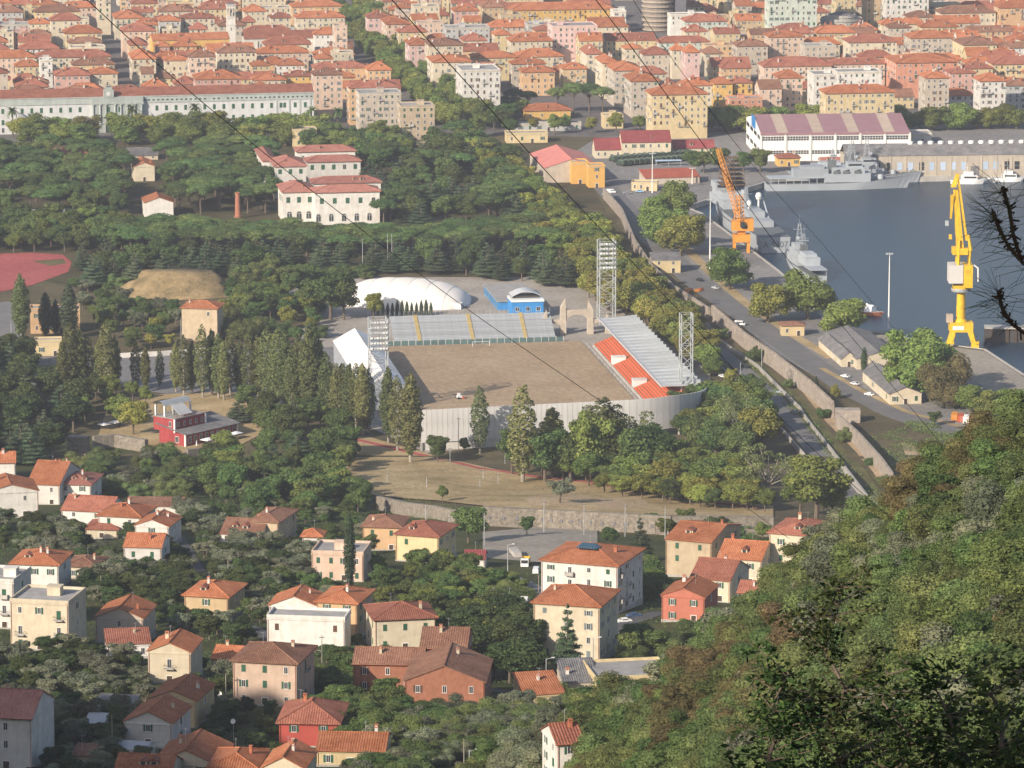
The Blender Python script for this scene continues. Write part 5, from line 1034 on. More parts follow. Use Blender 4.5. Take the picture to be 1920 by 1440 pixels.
def main_stand():
    t = thing('covered_stand', 'covered stand with orange seat rows and grey ribbed cantilever roof', 'stand', S(0, 0), YAW); n = 13; v0, v1 = -168, -14
    row = MB().box(0, 1.05, v0, v1, -.8, 0, 0).mesh('terrace_row', ['terracotta_plain']); sm = MB()
    for i in range(int((v1 - v0) / .6)):
        y = v0 + i * .6 + .1
        if -62 < y < -58 or -112 < y < -108 or i % 50 == 0: continue
        sm.box(.35, .75, y, y + .44, 0, .12).box(.7, .78, y, y + .44, .12, .45)
    seats = sm.mesh('seat_row', 'seat_orange')
    for i in range(n): obj('terrace_row', row, t, (3.4 + i * 1.15, 0, 1.6 + i * .46)); tag(obj('seat_row', seats, t, (3.4 + i * 1.15, 0, 1.6 + i * .46)), kind='stuff')
    MB().box(3.0, 3.35, v0, v1, 0, 1.7).build('front_wall', 'concrete', t)
    for v in (-60, -110): MB().box(3.6, 9.2, v - 2, v + 2, 1.5, 4.7).box(3.4, 9.4, v - 2.2, v + 2.2, 4.7, 4.9).build('exit_box', 'car_white', t)
    MB().box(18.8, 19.4, v0, v1, 0, 9.3).build('back_wall', 'concrete', t)
    MB().add([(5, v1, 0), (18.7, v1, 0), (18.7, v1, 8), (5, v1, 1.7)], [(0, 1, 2, 3)]).add([(5, v0, 0), (18.7, v0, 0), (18.7, v0, 8), (5, v0, 1.7)], [(3, 2, 1, 0)]).build('end_wall', 'plaster_ochre', t)
    ra, rb = -150, 4; MB().box(8.3, 25, ra, rb, 9.3, 9.6).box(8.1, 8.4, ra, rb, 9.0, 9.9).box(24.9, 25.3, ra, rb, 9.0, 10.0).build('roof', 'steel_roof', t)
    rm = MB().add([(8.6, -.35, 9.6), (24.8, -.35, 9.6), (24.8, .35, 9.6), (8.6, .35, 9.6), (8.6, -.1, 9.75), (24.8, -.25, 11.2), (24.8, .25, 11.2), (8.6, .1, 9.75)], [(3, 2, 1, 0), (4, 5, 6, 7), (0, 1, 5, 4), (1, 2, 6, 5), (2, 3, 7, 6), (3, 0, 4, 7)]).mesh('roof_rib', 'galvanised')
    for i in range(22): obj('roof_rib', rm, t, (0, ra + 3.5 + i * 7.0, 0))
    for i in range(22): MB().box(19.5, 20.3, -.3, .3, 0, 9.3).build('rear_column', 'concrete', t, loc=(0, ra + 3.5 + i * 7.0, 0))
    for i in range(20): MB().tube((0, 0, 0), (0, 0, 1.1), .05, n=4).tube((0, 0, 1.1), (0, 8, 1.1), .04, n=4).build('touchline_rail', 'white_trim', t, loc=(1.2, -168 + i * 8, 0))
main_stand()
def left_hall():
    t = thing('marquee_stand', 'tall white gabled marquee hall along the left touchline', 'hall', S(-101, -82), YAW); L, w_, e, r_ = 106, 18, 9, 14
    MB().box(-w_ / 2, w_ / 2, -L / 2, L / 2, 0, e).add([(-w_ / 2, -L / 2, e), (w_ / 2, -L / 2, e), (0, -L / 2, r_), (-w_ / 2, L / 2, e), (w_ / 2, L / 2, e), (0, L / 2, r_)], [(0, 1, 2), (4, 3, 5)]).build('wall', 'grey_fence', t)
    for i in range(8):
        y0 = -L / 2 + L * i / 8; y1 = y0 + L / 8 - .12
        b = MB().add([(-w_ / 2 - .4, y0, e - .1), (0, y0, r_ + .1), (0, y1, r_ + .1), (-w_ / 2 - .4, y1, e - .1)], [(3, 2, 1, 0)]).add([(w_ / 2 + .4, y0, e - .1), (0, y0, r_ + .12), (0, y1, r_ + .12), (w_ / 2 + .4, y1, e - .1)], [(0, 1, 2, 3)]); b.build('roof_bay', 'white_membrane' if i % 3 == 1 else 'membrane', t)
left_hall()
def near_stand():
    """the high panelled back of the near stand, curving away at the right"""
    P = []; a, b = at_z(790, 769, 16), at_z(1180, 750, 16)
    for i in range(41): f = i / 40; P.append(a + (b - a) * f)
    d = (b - a).normalized(); n = Vector((-d.y, d.x, 0)); Rr = 42
    for i in range(1, 19): th = i / 18 * 1.25; P.append(b + d * Rr * math.sin(th) + n * Rr * (1 - math.cos(th)))
    o = P[0].copy(); o.z = 0; t = thing('walled_stand', 'near stand with high pale panelled wall curving away to the right', 'stand', o)
    for i, (p, q) in enumerate(zip(P, P[1:])):
        h = 16 if i < 46 else 16 - (i - 46) * .2; A, B = Vector((p.x - o.x, p.y - o.y, 0)), Vector((q.x - o.x, q.y - o.y, 0)); e = (B - A); L = e.length
        MB().box(.04, L - .04, 0, .35, 3.2, h).build('wall_panel', M('panel_grey', (.58, .575, .56), .08, .15, streak=True, rnd_obj=.04), t, loc=A, rz=math.atan2(e.y, e.x))
        if i % 4 == 0: MB().box(-.4, .4, -.3, .6, -1, 3.2).build('pier', 'concrete', t, loc=A, rz=math.atan2(e.y, e.x))
    MB().box(0, (b - a).length, .5, 1.0, -1, 3.2).build('base_wall', 'plaster_white', t, rz=math.atan2(d.y, d.x))
    L = (b - a).length; tm = MB().box(0, L, 0, 1.3, -.7, 0).mesh('terrace_row', 'concrete')
    for i in range(24): obj('terrace_row', tm, t, n * (1 + i * 1.3) + Vector((0, 0, 14.5 - i * .55)), math.atan2(d.y, d.x))
near_stand()
def floodlight_tower(p, h, label, wd_=7.0, panel=True, rz=YAW):
    t = thing('floodlight_tower', label, 'floodlight tower', p, rz, 'stadium floodlight towers'); b = MB(); n = int(h / 4)
    C4 = [(-1, -1), (1, -1), (1, 1), (-1, 1)]; q = wd_ / 2
    for x, y in C4: b.tube((x * q, y * q, -1), (x * q, y * q, h), .26, n=5)
    b.build('mast_leg', 'galvanised', t); b = MB()
    for i in range(n):
        za, zb = h * i / n, h * (i + 1) / n
        for j in range(4):
            (ax, ay), (bx, by) = C4[j], C4[(j + 1) % 4]
            if i % 2: ax, ay, bx, by = bx, by, ax, ay
            b.tube((ax * q, ay * q, za), (bx * q, by * q, zb), .15, n=4); b.tube((ax * q, ay * q, zb), (bx * q, by * q, zb), .11, n=4)
    b.build('bracing', 'galvanised', t)
    if panel:
        lm = MB().box(-.5, .5, -.5, .2, -.4, .4, 0).box(-.42, .42, -.56, -.5, -.32, .32, 1).mesh('lamp', ['galvanised', 'clock_face'])
        for r_ in range(6):
            z = h - 1 - r_ * 2.1; MB().box(-q - .6, q + .6, -q - .9, -q, z - .7, z - .55).build('gantry', 'galvanised', t)
            for k in range(6): obj('lamp', lm, t, (-q + q * 2 * (k + .5) / 6, -q - .5, z), R(rnd.uniform(-25, 25)))
floodlight_tower(at_z(1137, 606), 37, 'lattice floodlight tower behind the stone arch')
floodlight_tower(at_z(1286, 762), 38, 'slim lattice floodlight tower at the near end of the orange-seated stand', 4.6, False)
floodlight_tower(at_z(710, 772), 38, 'lattice floodlight tower crowded with lamps beside the white marquee')
def arch():
    p = at_z(1082, 628); t = thing('stone_arch', 'concrete memorial gateway of three arches with pointed piers', 'monument', p, YAW); w4 = [-14, -6, 6, 14]; hh = [11, 16, 15, 9]
    for x, h in zip(w4, hh):
        MB().add([(x - 1.3, 0, 0), (x + 1.3, 0, 0), (x + 1.3, 3, 0), (x - 1.3, 3, 0), (x - 1.1, .2, h - 4), (x + 1.1, .2, h - 4), (x + 1.1, 2.8, h - 4), (x - 1.1, 2.8, h - 4), (x + (.9 if x < 0 else -.9), 1, h), (x + (.9 if x < 0 else -.9), 2, h)],
                 [(3, 2, 1, 0), (0, 1, 5, 4), (1, 2, 6, 5), (2, 3, 7, 6), (3, 0, 4, 7), (4, 5, 8), (5, 6, 9, 8), (6, 7, 9), (7, 4, 8, 9)]).build('pier', M('arch_stone', (.44, .38, .31), .2, .4, streak=True, bump=.3), t)
    for a, b, z, th in ((-6, 6, 5.2, 4.6), (-14, -6, 3, 3.2), (6, 14, 3, 3.2)):
        m = (a + b) / 2; r_ = (b - a) / 2 - .9; n = 12; pts = [(m - r_ - .4, z), ] ; bb = MB(); prof = [(m + r_ * math.cos(math.pi * (1 - i / n)), z + r_ * .72 * math.sin(math.pi * i / n)) for i in range(n + 1)]
        top = z + r_ * .72 + th * .45
        for i in range(n):
            (xa, za), (xb, zb) = prof[i], prof[i + 1]; bb.add([(xa, .5, za), (xb, .5, zb), (xb, 2.5, zb), (xa, 2.5, za), (xa, .5, top), (xb, .5, top), (xb, 2.5, top), (xa, 2.5, top)], [(3, 2, 1, 0), (4, 5, 6, 7), (0, 1, 5, 4), (1, 2, 6, 5), (2, 3, 7, 6), (3, 0, 4, 7)])
        bb.build('arch_span', 'arch_stone', t)
arch()
def blue_sports():
    p = at_z(948, 588); t = thing('blue_sports_building', 'bright blue sports building with grey roof and arched canopy', 'building', S(0, 0), YAW); r = lambda px, py: ((at_z(px, py) - SO).dot(eu), (at_z(px, py) - SO).dot(ev))
    u0, v0 = r(934, 582); u1, _ = r(1006, 576); w_ = u1 - u0
    MB().box(u0, u1, v0, v0 + 44, 0, 3.8).build('hall', 'blue_paint', t); MB().box(u0 - .5, u1 + .5, v0 - .5, v0 + 44.5, 3.8, 4.2).build('hall_roof', 'flat_roof', t)
    for i in range(8): MB().box(-1.4, 1.4, -.06, .02, .9, 2.8).build('window', 'dark_glass_green', t, loc=(u0, v0 + 3 + i * 5.2, 0), rz=-math.pi / 2)
    a, va = r(960, 598); b, _ = r(1017, 594); MB().box(a, b, va, va + 12, 0, 7.5).build('club_house', 'blue_paint', t); MB().box(a - .3, b + .3, va - .3, va + 12.3, 7.5, 8.5).build('white_band', 'car_white', t); m = MB()
    for i in range(10):
        f, g = i / 10, (i + 1) / 10; xa, xb = a + .5 + (b - a - 1) * f, a + .5 + (b - a - 1) * g; za, zb = 9.3 + 2.2 * math.sin(math.pi * f), 9.3 + 2.2 * math.sin(math.pi * g)
        m.add([(xa, va + 3, za), (xb, va + 3, zb), (xb, va + 13, zb), (xa, va + 13, za), (xa, va + 3, za + .25), (xb, va + 3, zb + .25), (xb, va + 13, zb + .25), (xa, va + 13, za + .25)], [(3, 2, 1, 0), (4, 5, 6, 7), (0, 1, 5, 4), (1, 2, 6, 5), (2, 3, 7, 6), (3, 0, 4, 7)])
    m.build('arched_canopy', 'steel_roof', t); MB().box(a + 1, b - 1, va + 4, va + 12, 8.5, 9.4).build('roof_terrace', 'iron', t)
    for i in range(3): put_window(t, a + (b - a) * (i + .5) / 3, va, 3.4, 0, 1.8, 1.8, 'plain', 'shutter_grey')
blue_sports()
def dome():
    c = at_z(757, 566); t = thing('sports_dome', 'large white air-supported sports dome beside the stadium', 'dome', c, R(-14)); a, bb_, h, n, m = 31, 20, 10.5, 28, 10; b = MB()
    def pt(i, j):
        u = -1 + 2 * i / n; th = math.pi * j / m; prof = max(0, 1 - abs(u) ** 2.6); sc = .15 * math.cos(math.pi * (i % 4 - 2) / 2) * (1 if 0 < j < m else 0)
        return (a * u, -bb_ * math.cos(th) * (prof ** .35 if prof > 0 else 0), (h * prof ** .62 + sc) * math.sin(th) ** .8)
    for i in range(n + 1):
        for j in range(m + 1): b.v.append(pt(i, j))
    for i in range(n):
        for j in range(m): b.f.append((i * (m + 1) + j, (i + 1) * (m + 1) + j, (i + 1) * (m + 1) + j + 1, i * (m + 1) + j + 1)); b.m.append(0)
    o = b.build('membrane', 'membrane', t, smooth=True); fix_normals(o.data)
    for i in range(4, n, 4):
        s = MB(); pts = [Vector(pt(i, j)) * 1.004 for j in range(m + 1)]
        for p, q in zip(pts, pts[1:]): s.tube(p, q, .12, n=4)
        s.build('seam_cable', 'white_trim', t)
    MB().box(20, 30, -13, -9, 0, 2.8).build('airlock', 'white_trim', t)
dome()
# ------------------------------------------------------------------ the red restaurant on the slope
def restaurant():
    an = R(50); p = G(348, 838) + Vector((math.cos(an), math.sin(an), 0)) * 14.5; p.z = G(348, 838).z + .6; t = thing('restaurant', 'crimson restaurant with grey sheet roofs and white-edged corners', 'restaurant', p, an); bpy.context.view_layer.update(); mw = t.matrix_basis.copy(); s = scale_at(p)
    L, d, h = 29, 14, 4.2; MB().box(-L / 2, L / 2, 0, d, -4, h).build('lower_wall', 'plaster_crimson', t)
    MB().add([(-L / 2 - 1, -1.2, h), (L / 2 + 1, -1.2, h), (L / 2 + 1, d + 1, h + 2.6), (-L / 2 - 1, d + 1, h + 2.6), (-L / 2 - 1, -1.2, h + .2), (L / 2 + 1, -1.2, h + .2), (L / 2 + 1, d + 1, h + 2.8), (-L / 2 - 1, d + 1, h + 2.8)], [(3, 2, 1, 0), (4, 5, 6, 7), (0, 1, 5, 4), (1, 2, 6, 5), (2, 3, 7, 6), (3, 0, 4, 7)]).build('veranda_roof', 'slate_grey', t)
    y0 = 5.6; MB().box(-L / 2, L / 2 - 12, y0, d + 3, h, h + 5.2).build('upper_wall', 'plaster_crimson', t)
    MB().box(-L / 2 - .2, L / 2 - 11.8, y0 - .2, d + 3.2, h + 5.2, h + 5.5).build('terrace_deck', 'flat_roof', t)
    b = MB()
    for x in np.arange(-L / 2, L / 2 - 11.9, 1.3): b.box(x - .04, x + .04, y0 - .1, y0, h + 5.5, h + 6.5)
    b.box(-L / 2, L / 2 - 12, y0 - .12, y0 - .04, h + 6.4, h + 6.5); b.build('railing', 'container_red', t)
    MB().add([(-11, y0 + .5, h + 6.2), (-4, y0 + .5, h + 6.2), (-4, y0 + 5.5, h + 9.4), (-11, y0 + 5.5, h + 9.4), (-11, y0 + .5, h + 6.35), (-4, y0 + .5, h + 6.35), (-4, y0 + 5.5, h + 9.55), (-11, y0 + 5.5, h + 9.55)], [(3, 2, 1, 0), (4, 5, 6, 7), (0, 1, 5, 4), (1, 2, 6, 5), (2, 3, 7, 6), (3, 0, 4, 7)]).build('glazed_roof', 'steel_roof', t)
    n = 8; vb = MB()
    for i in range(n):
        f, g = i / n, (i + 1) / n; ya, yb = y0 + 6 + 5.2 * f, y0 + 6 + 5.2 * g; za, zb = h + 9.6 + 1.6 * math.sin(math.pi * f), h + 9.6 + 1.6 * math.sin(math.pi * g)
        vb.add([(-14, ya, za), (1, ya, za), (1, yb, zb), (-14, yb, zb)], [(0, 1, 2, 3)])
    vb.build('vault_roof', 'galvanised', t)
    for x in (-13.6, -8.7, -4, .7):
        for y in (y0 + 6.2, y0 + 11): MB().box(x - .3, x + .3, y - .3, y + .3, h + 5.5, h + 9.65).build('pillar', 'white_trim', t)
    for x, y, z0, z1 in ((-L / 2, 0, -3, h), (L / 2, 0, -3, h), (-L / 2, y0, h, h + 5.2), (L / 2 - 12, y0, h, h + 5.2)): MB().box(x - .35, x + .35, y - .35, y + .35, z0, z1).build('quoin', 'white_trim', t)
    for i in range(9): put_window(t, -L / 2 + 2.5 + i * 3.1, 0, .6, 0, 1.6, 2.6, 'plain', 'shutter_grey')
    for i in range(5): put_window(t, -L / 2 + 2 + i * 3.3, y0, h + 2.2, 0, 1.1, 1.7, 'plain', 'shutter_grey')
    put_window(t, -L / 2, 4.5, .5, -math.pi / 2, 2, 2.4, 'plain', 'shutter_grey'); put_window(t, -L / 2, 8, h + 2.2, -math.pi / 2, 1.4, 1.9, 'plain', 'shutter_grey')
    for i, (lx, ly, lab) in enumerate(((-7, -4.5, 'white square parasol nearest the restaurant corner'), (-2.8, -4.5, 'white square parasol second along the restaurant front'), (5, -4.5, 'white square parasol third along the restaurant front'), (9.2, -4.5, 'white square parasol at the far end of the restaurant front'),
            (196, 806, 'white parasol left of the fort terrace tree'), (216, 802, 'white parasol beside the terrace tree'))):
        q = mw @ Vector((lx, ly, 0)) if abs(lx) < 50 else G(lx, ly); q.z = max(T(q.x, q.y), p.z - .8 if abs(lx) < 50 else 0); u = thing('parasol', lab, 'parasol', q, an, 'white parasols round the restaurant'); MB().tube((0, 0, 0), (0, 0, 2.9), .06, n=6).build('pole', 'dark_wood', u)
        MB().add([(-2, -2, 2.4), (2, -2, 2.4), (2, 2, 2.4), (-2, 2, 2.4), (0, 0, 3.1)], [(0, 1, 4), (1, 2, 4), (2, 3, 4), (3, 0, 4)]).box(-2, 2, -2.02, -1.98, 2.2, 2.4).box(-2.02, -1.98, -2, 2, 2.2, 2.4).build('canopy', 'car_white', u)
    q = mw @ Vector((-12.5, -4, 0)); q.z = max(T(q.x, q.y), p.z - .8); u = thing('closed_parasol', 'folded white parasol standing at the restaurant terrace corner', 'parasol', q); MB().tube((0, 0, 0), (0, 0, .9), .05, n=6).build('pole', 'dark_wood', u); MB().lathe([(.32, .7), (.25, 1.6), (.02, 3)], 8).build('canopy', 'car_white', u)
restaurant()
wall_line('fort_wall', 'old stone fort wall below the restaurant terrace', [(130, 850), (165, 852)], 7, 'stone_wall', thick=5); wall_line('fort_wall', 'long shaded fort wall between stone bastion and restaurant', [(175, 842), (215, 838), (275, 848)], 5, 'stone_wall', thick=2); wall_line('fort_wall', 'rubble wall under the restaurant garden', [(350, 862), (385, 858)], 4, 'stone_wall', thick=2)
# ------------------------------------------------------------------ houses on the near slope
N = dict(near=True, skip=.08)
def H(label, xl, xr, base, eave, d, rz, roof, wall, tile, floors, cols, side=0, side_r=0, name='house', cat='house', **kw):
    k = dict(N); k.update(kw); d *= 1.32; pad = (xr - xl) * .09; xl -= pad; xr += pad; k.setdefault('rise', d * .21 if roof in ('gx', 'shed') else None); return px_house(name, label, cat, xl, xr, base, eave, d, rz, roof, wall, tile, floors, cols, side, side_r, **k)
H('large white four-storey apartment house with broad hipped roof and skylight', 1026, 1146, 1150, 1056, 17, -20, 'hip', 'w', 'tile_orange', 4, 4, 0, 4, name='apartment_house', balc=.3, rise=3.2)
H('cream tall house with hipped orange roof behind a dark conifer', 1010, 1114, 1238, 1134, 14, -16, 'hip', 'c', 'tile_orange', 4, 3, 0, 3, shutters='shutter_grey', name='apartment_house', rise=3)
H('cream two-storey house with green shutters and hipped roof', 712, 808, 1222, 1160, 12, 10, 'hip', 'c', 'tile_red', 2, 3, 2, 0, open_p=0, shut_p=1, skip=0, rise=2.6)
def brick_house():
    H('brick farmhouse with gable front and two grey shuttered doors', 770, 897, 1338, 1278, 17, -4, 'gy', 'B', 'tile_brown', 2, 3, 1, 2, wmat=MATS['brick'], rise=3.8, shutters='shutter_brown', balc=.3, band=False)
    H('long low brick wing with brown tiled roof left of the farmhouse', 672, 782, 1300, 1246, 11, -4, 'gx', 'B', 'tile_brown', 2, 3, 1, 0, wmat=MATS['brick'], rise=2.4, shutters='shutter_brown', band=False)
    H('taller brick rear block with steep brown roof behind the farmhouse gable', 795, 868, 1290, 1216, 14, -4, 'gx', 'B', 'tile_brown', 3, 0, 0, 2, wmat=MATS['brick'], rise=3, band=False)
brick_house()
H('white terraced house with low orange gabled roof above a wide terrace', 512, 590, 1196, 1136, 10, -8, 'gy', 'w', 'tile_orange', 2, 2, 1, 0, shut_p=.6, rise=2.6)
H('peach upper house with orange hipped roof behind the white terrace', 600, 664, 1200, 1130, 12, -14, 'hip', 'o', 'tile_orange', 3, 2, 0, 2)
H('broad white lower block with roof terrace below the gabled white house', 512, 636, 1226, 1160, 7, -8, 'flat', 'w', 'tile_orange', 2, 4, 0, 0, chim=0, shutters='shutter_brown', open_p=0, shut_p=.5, skip=.35)
H('peach house with brown hipped roof, left of the yellow pair', 686, 746, 1034, 988, 11, -8, 'hip', 'o', 'tile_brown', 2, 2, 0, 0, open_p=0, shut_p=1, skip=0)
H('yellow house with outside stair and red hipped roof', 748, 816, 1056, 1004, 13, -18, 'hip', 'y', 'tile_red', 2, 2, 0, 3, open_p=.2)
H('beige house with weathered brown hipped roof in the garden slope', 474, 518, 1022, 978, 14, -16, 'hip', 'q', 'tile_brown', 2, 1, 0, 3, skip=.5)
H('low house with grey-brown roof beside the beige one', 418, 484, 1022, 1002, 12, -14, 'gx', 'w', 'tile_brown', 1, 2, 0, 1)
H('small square dovecote tower with pointed orange roof', 570, 600, 1040, 1006, 5, -6, 'hip', 'w', 'tile_orange', 2, 0, 0, 0, chim=0, name='tower_house', rise=1.8)
H('pale pink house with white flat terrace roof by the cypress', 592, 674, 1092, 1038, 11, -8, 'flat', 'p', 'tile_orange', 2, 4, 0, 1)
H('ochre-brown house with orange roof and three rows of shutters', 1255, 1326, 1084, 1014, 20, -22, 'gx', 'q', 'tile_orange', 3, 2, 0, 3, rise=2.6, open_p=0, shut_p=1)
H('low orange-roofed house behind the brick red one', 1300, 1362, 1130, 1086, 14, -20, 'gx', 'c', 'tile_red', 2, 2, 0, 1)
H('brick-red gabled house with orange roof at the hillside foot', 1247, 1314, 1168, 1118, 12, -16, 'gy', 'S', 'tile_orange', 2, 2, 0, 1, wmat=M('plaster_brickred', (.46, .16, .11), .1, .3, streak=True))
H('cream gabled house with orange roof below the hillside bushes', 1352, 1420, 1098, 1048, 13, -18, 'gx', 'c', 'tile_orange', 2, 2, 0, 1)
H('tall white house with hipped roof half hidden by the hillside trees', 1449, 1522, 1092, 1002, 14, -20, 'hip', 'c', 'tile_red', 3, 2, 0, 2, rise=2.4)
H('small cream cottage peeking from the bushes under the red house row', 1386, 1420, 1140, 1112, 8, -14, 'gx', 'c', 'tile_red', 1, 2, 0, 0)
H('white house with broad orange gable at the left edge, lower row', -20, 64, 972, 922, 14, 12, 'gy', 'w', 'tile_orange', 2, 2, 0, 0, rise=2.4, open_p=0)
H('white house under long orange roof with three chimneys', 56, 108, 948, 908, 20, -12, 'gx', 'w', 'tile_orange', 2, 2, 0, 1, chim=3)
H('house with weathered rose-brown hipped roof near the fort', 112, 166, 944, 908, 13, -8, 'hip', 'w', 'tile_rose', 2, 2, 0, 1)
H('far left house with a tip of orange roof under the cedar', -30, 24, 900, 868, 10, 5, 'gx', 'w', 'tile_orange', 1, 1, 0, 0)
H('white house with dark red roof in tree shade', 122, 200, 992, 958, 12, -14, 'gx', 'w', 'tile_red', 2, 2, 0, 1)
H('house with two stepped orange roofs and slim chimneys', 190, 258, 1010, 968, 12, -14, 'hip', 'w', 'tile_orange', 2, 2, 0, 0, chim=2)
H('white gabled house with orange roof above the lane', 258, 312, 1026, 986, 11, -12, 'gy', 'w', 'tile_orange', 2, 1, 0, 1, chim=2)
H('white house with square orange roof beside the lane', 238, 298, 1080, 1026, 11, -6, 'gx', 'w', 'tile_orange', 2, 2, 0, 1, rise=2.6)
H('white two-part house with ribbed orange roofs at the left edge', 28, 104, 1112, 1058, 12, -8, 'hip', 'w', 'tile_orange', 2, 3, 0, 1, chim=2)
H('white flat-roofed apartment block with balconies at the left edge', 28, 122, 1222, 1130, 12, -12, 'flat', 'c', 'tile_orange', 3, 3, 0, 1, name='apartment_house', balc=.35)
H('taller white flat-roofed block cut by the left edge of the photo', -40, 22, 1180, 1090, 12, -12, 'flat', 'w', 'tile_orange', 3, 2, 0, 1, name='apartment_house', balc=.3)
H('grey house with red gabled roof among the dark trees', 186, 262, 1208, 1158, 12, -8, 'gy', 'g', 'tile_orange', 2, 1, 0, 1, rise=2.6, wmat=wallm('b'))
H('low annexe with dark red lean-to roof left of the cream gable', 208, 275, 1236, 1208, 8, 8, 'shed', 'w', 'tile_red', 1, 3, 0, 0, rise=1.6)
H('cream gabled cottage with green door and small balcony', 284, 352, 1284, 1222, 11, -8, 'gy', 'c', 'tile_orange', 2, 1, 0, 0, rise=2.2, balc=1, open_p=0)
H('olive-grey house with orange hipped roof under dark trees', 352, 422, 1166, 1118, 12, -14, 'hip', 'n', 'tile_orange', 2, 1, 0, 1)
H('dusky pink house with brown hipped roof and laundry balcony', 446, 548, 1326, 1242, 13, -12, 'hip', 's', 'tile_brown', 3, 3, 0, 1, balc=.5, rise=2.6, wmat=wallm('p'))
H('yellow gabled house with orange roof in the lower left cluster', 286, 362, 1366, 1312, 12, -12, 'gy', 'y', 'tile_orange', 2, 1, 0, 1, rise=2.2, open_p=0)
H('white gabled house in front of the yellow gabled one', 240, 316, 1404, 1354, 12, -12, 'gy', 'w', 'tile_orange', 2, 1, 0, 1, rise=2.4)
H('tall pale house with rose roof cut by the lower left edge', -30, 54, 1446, 1346, 14, -10, 'gx', 'w', 'tile_rose', 3, 1, 0, 0, open_p=0)
H('red house with grey-topped hipped roof above the lane', 532, 626, 1404, 1356, 13, -4, 'hip', 'r', 'tile_red', 2, 2, 0, 1, wmat=M('plaster_brick_red', (.45, .09, .07), .1, .3, streak=True), rise=3.2)
H('wide orange gable roof at the bottom, second from left', 298, 398, 1470, 1432, 13, -8, 'gy', 'c', 'tile_orange', 2, 2, 0, 0, rise=3)
H('small hipped orange roof between two larger ones at the bottom edge', 400, 474, 1478, 1440, 11, -6, 'hip', 'c', 'tile_orange', 2, 2, 0, 0)
H('narrow orange gable at the bottom edge right of the small hipped roof', 498, 564, 1480, 1440, 11, -8, 'gy', 'c', 'tile_orange', 2, 1, 0, 0, rise=2.4)
H('low house with pale rose roof at the bottom beside silvery bushes', 604, 712, 1440, 1408, 11, -4, 'gx', 'y', 'tile_orange', 1, 3, 0, 0, rise=2.2)
H('orange roof barely rising at the bottom left edge', 222, 312, 1490, 1450, 9, -8, 'gx', 'c', 'tile_orange', 2, 2, 0, 0)
H('white house with red roof half buried in brown bushes at the bottom', 1048, 1090, 1480, 1394, 8, 14, 'gx', 'w', 'tile_red', 3, 1, 2, 0)
H('wide cream block with grey flat roof and high parapet at the bushes', 1128, 1250, 1306, 1272, 13, 10, 'flat', 'y', 'tile_orange', 1, 3, 1, 0, chim=0)
H('grey shed roof beside the wide flat-roofed cream block', 1062, 1116, 1306, 1280, 11, 6, 'shed', 'b', 'slate_grey', 1, 1, 0, 0, rise=2.4)
H('small house with orange lean-to roof at the lane end', 990, 1052, 1330, 1302, 9, 14, 'shed', 'y', 'tile_orange', 1, 1, 0, 0, rise=2.6)
H('small yellow shed with grey roof left of the tall cream house', 912, 942, 1165, 1138, 6, -8, 'shed', 'y', 'slate_grey', 1, 1, 0, 0, chim=0, door=False)
H('pale grey sheet-roofed lean-to behind the yellow shed', 936, 978, 1165, 1148, 10, -8, 'gx', 'b', 'steel_roof', 1, 0, 0, 0, chim=0, door=False)
H('white shed with maroon roof beside the gravel yard', 874, 906, 1066, 1048, 6, -4, 'gx', 'w', 'sheet_maroon', 1, 1, 0, 0, chim=0)
H('garden shed with mustard and brown roof below the fort wall', 244, 332, 966, 950, 6, -4, 'shed', 'w', 'tile_brown', 1, 0, 0, 0, chim=0, rise=1.6)
H('low roof in olive trees below the tower house garden', 165, 216, 1012, 992, 9, -8, 'hip', 'c', 'tile_red', 1, 1, 0, 0)
H('small shed with white sheet roof among dark trees at lower left', 162, 190, 1372, 1358, 5, -6, 'shed', 'w', 'steel_roof', 1, 0, 0, 0, chim=0, door=False, rise=.8)
H('grey corrugated shed roof above the white one at lower left', 180, 240, 1345, 1328, 6, -10, 'shed', 'b', 'slate_grey', 1, 0, 0, 0, chim=0, door=False, rise=1.2)
H('tan sheet-roofed hut at the bottom left edge', 138, 168, 1432, 1418, 5, -8, 'shed', 'b', 'tile_brown', 1, 0, 0, 0, chim=0, door=False, rise=1)
H('pale metal-roofed hut left of the wide orange gable', 222, 268, 1424, 1408, 6, -12, 'gx', 'w', 'steel_roof', 1, 1, 0, 0, chim=0, rise=1)
H('low orange-roofed cottage squeezed between lane and dusky pink house', 400, 442, 1262, 1236, 8, -14, 'gx', 'c', 'tile_orange', 1, 1, 0, 0)
H('small cream cottage with brown roof in the olive slope', 128, 176, 1088, 1062, 9, -10, 'hip', 'c', 'tile_brown', 1, 2, 0, 0)
def skylight():
    p = G(1086, 1150); hgt = 94 / scale_at(p) / .97; t = [o for o in bpy.data.objects if o.get('label', '').startswith('large white four-storey')][0]; ro = [c for c in t.children if c.name.startswith('roof')][0]
    b = MB()
    for i in range(8): b.box(-3 + i * .75, -2.9 + i * .75, 4.5, 9, 0, .1, 0)
    b.add([(-3, 5, -.3), (3, 5, -.3), (2, 7, 1), (-2, 7, 1), (3, 9.5, -.3), (-3, 9.5, -.3)], [(0, 1, 2, 3), (3, 2, 4, 5), (1, 4, 2), (5, 0, 3)], 1); b.build('skylight', ['galvanised', 'glass_blue'], ro, loc=(0, 1, hgt + 3.1))
skylight()
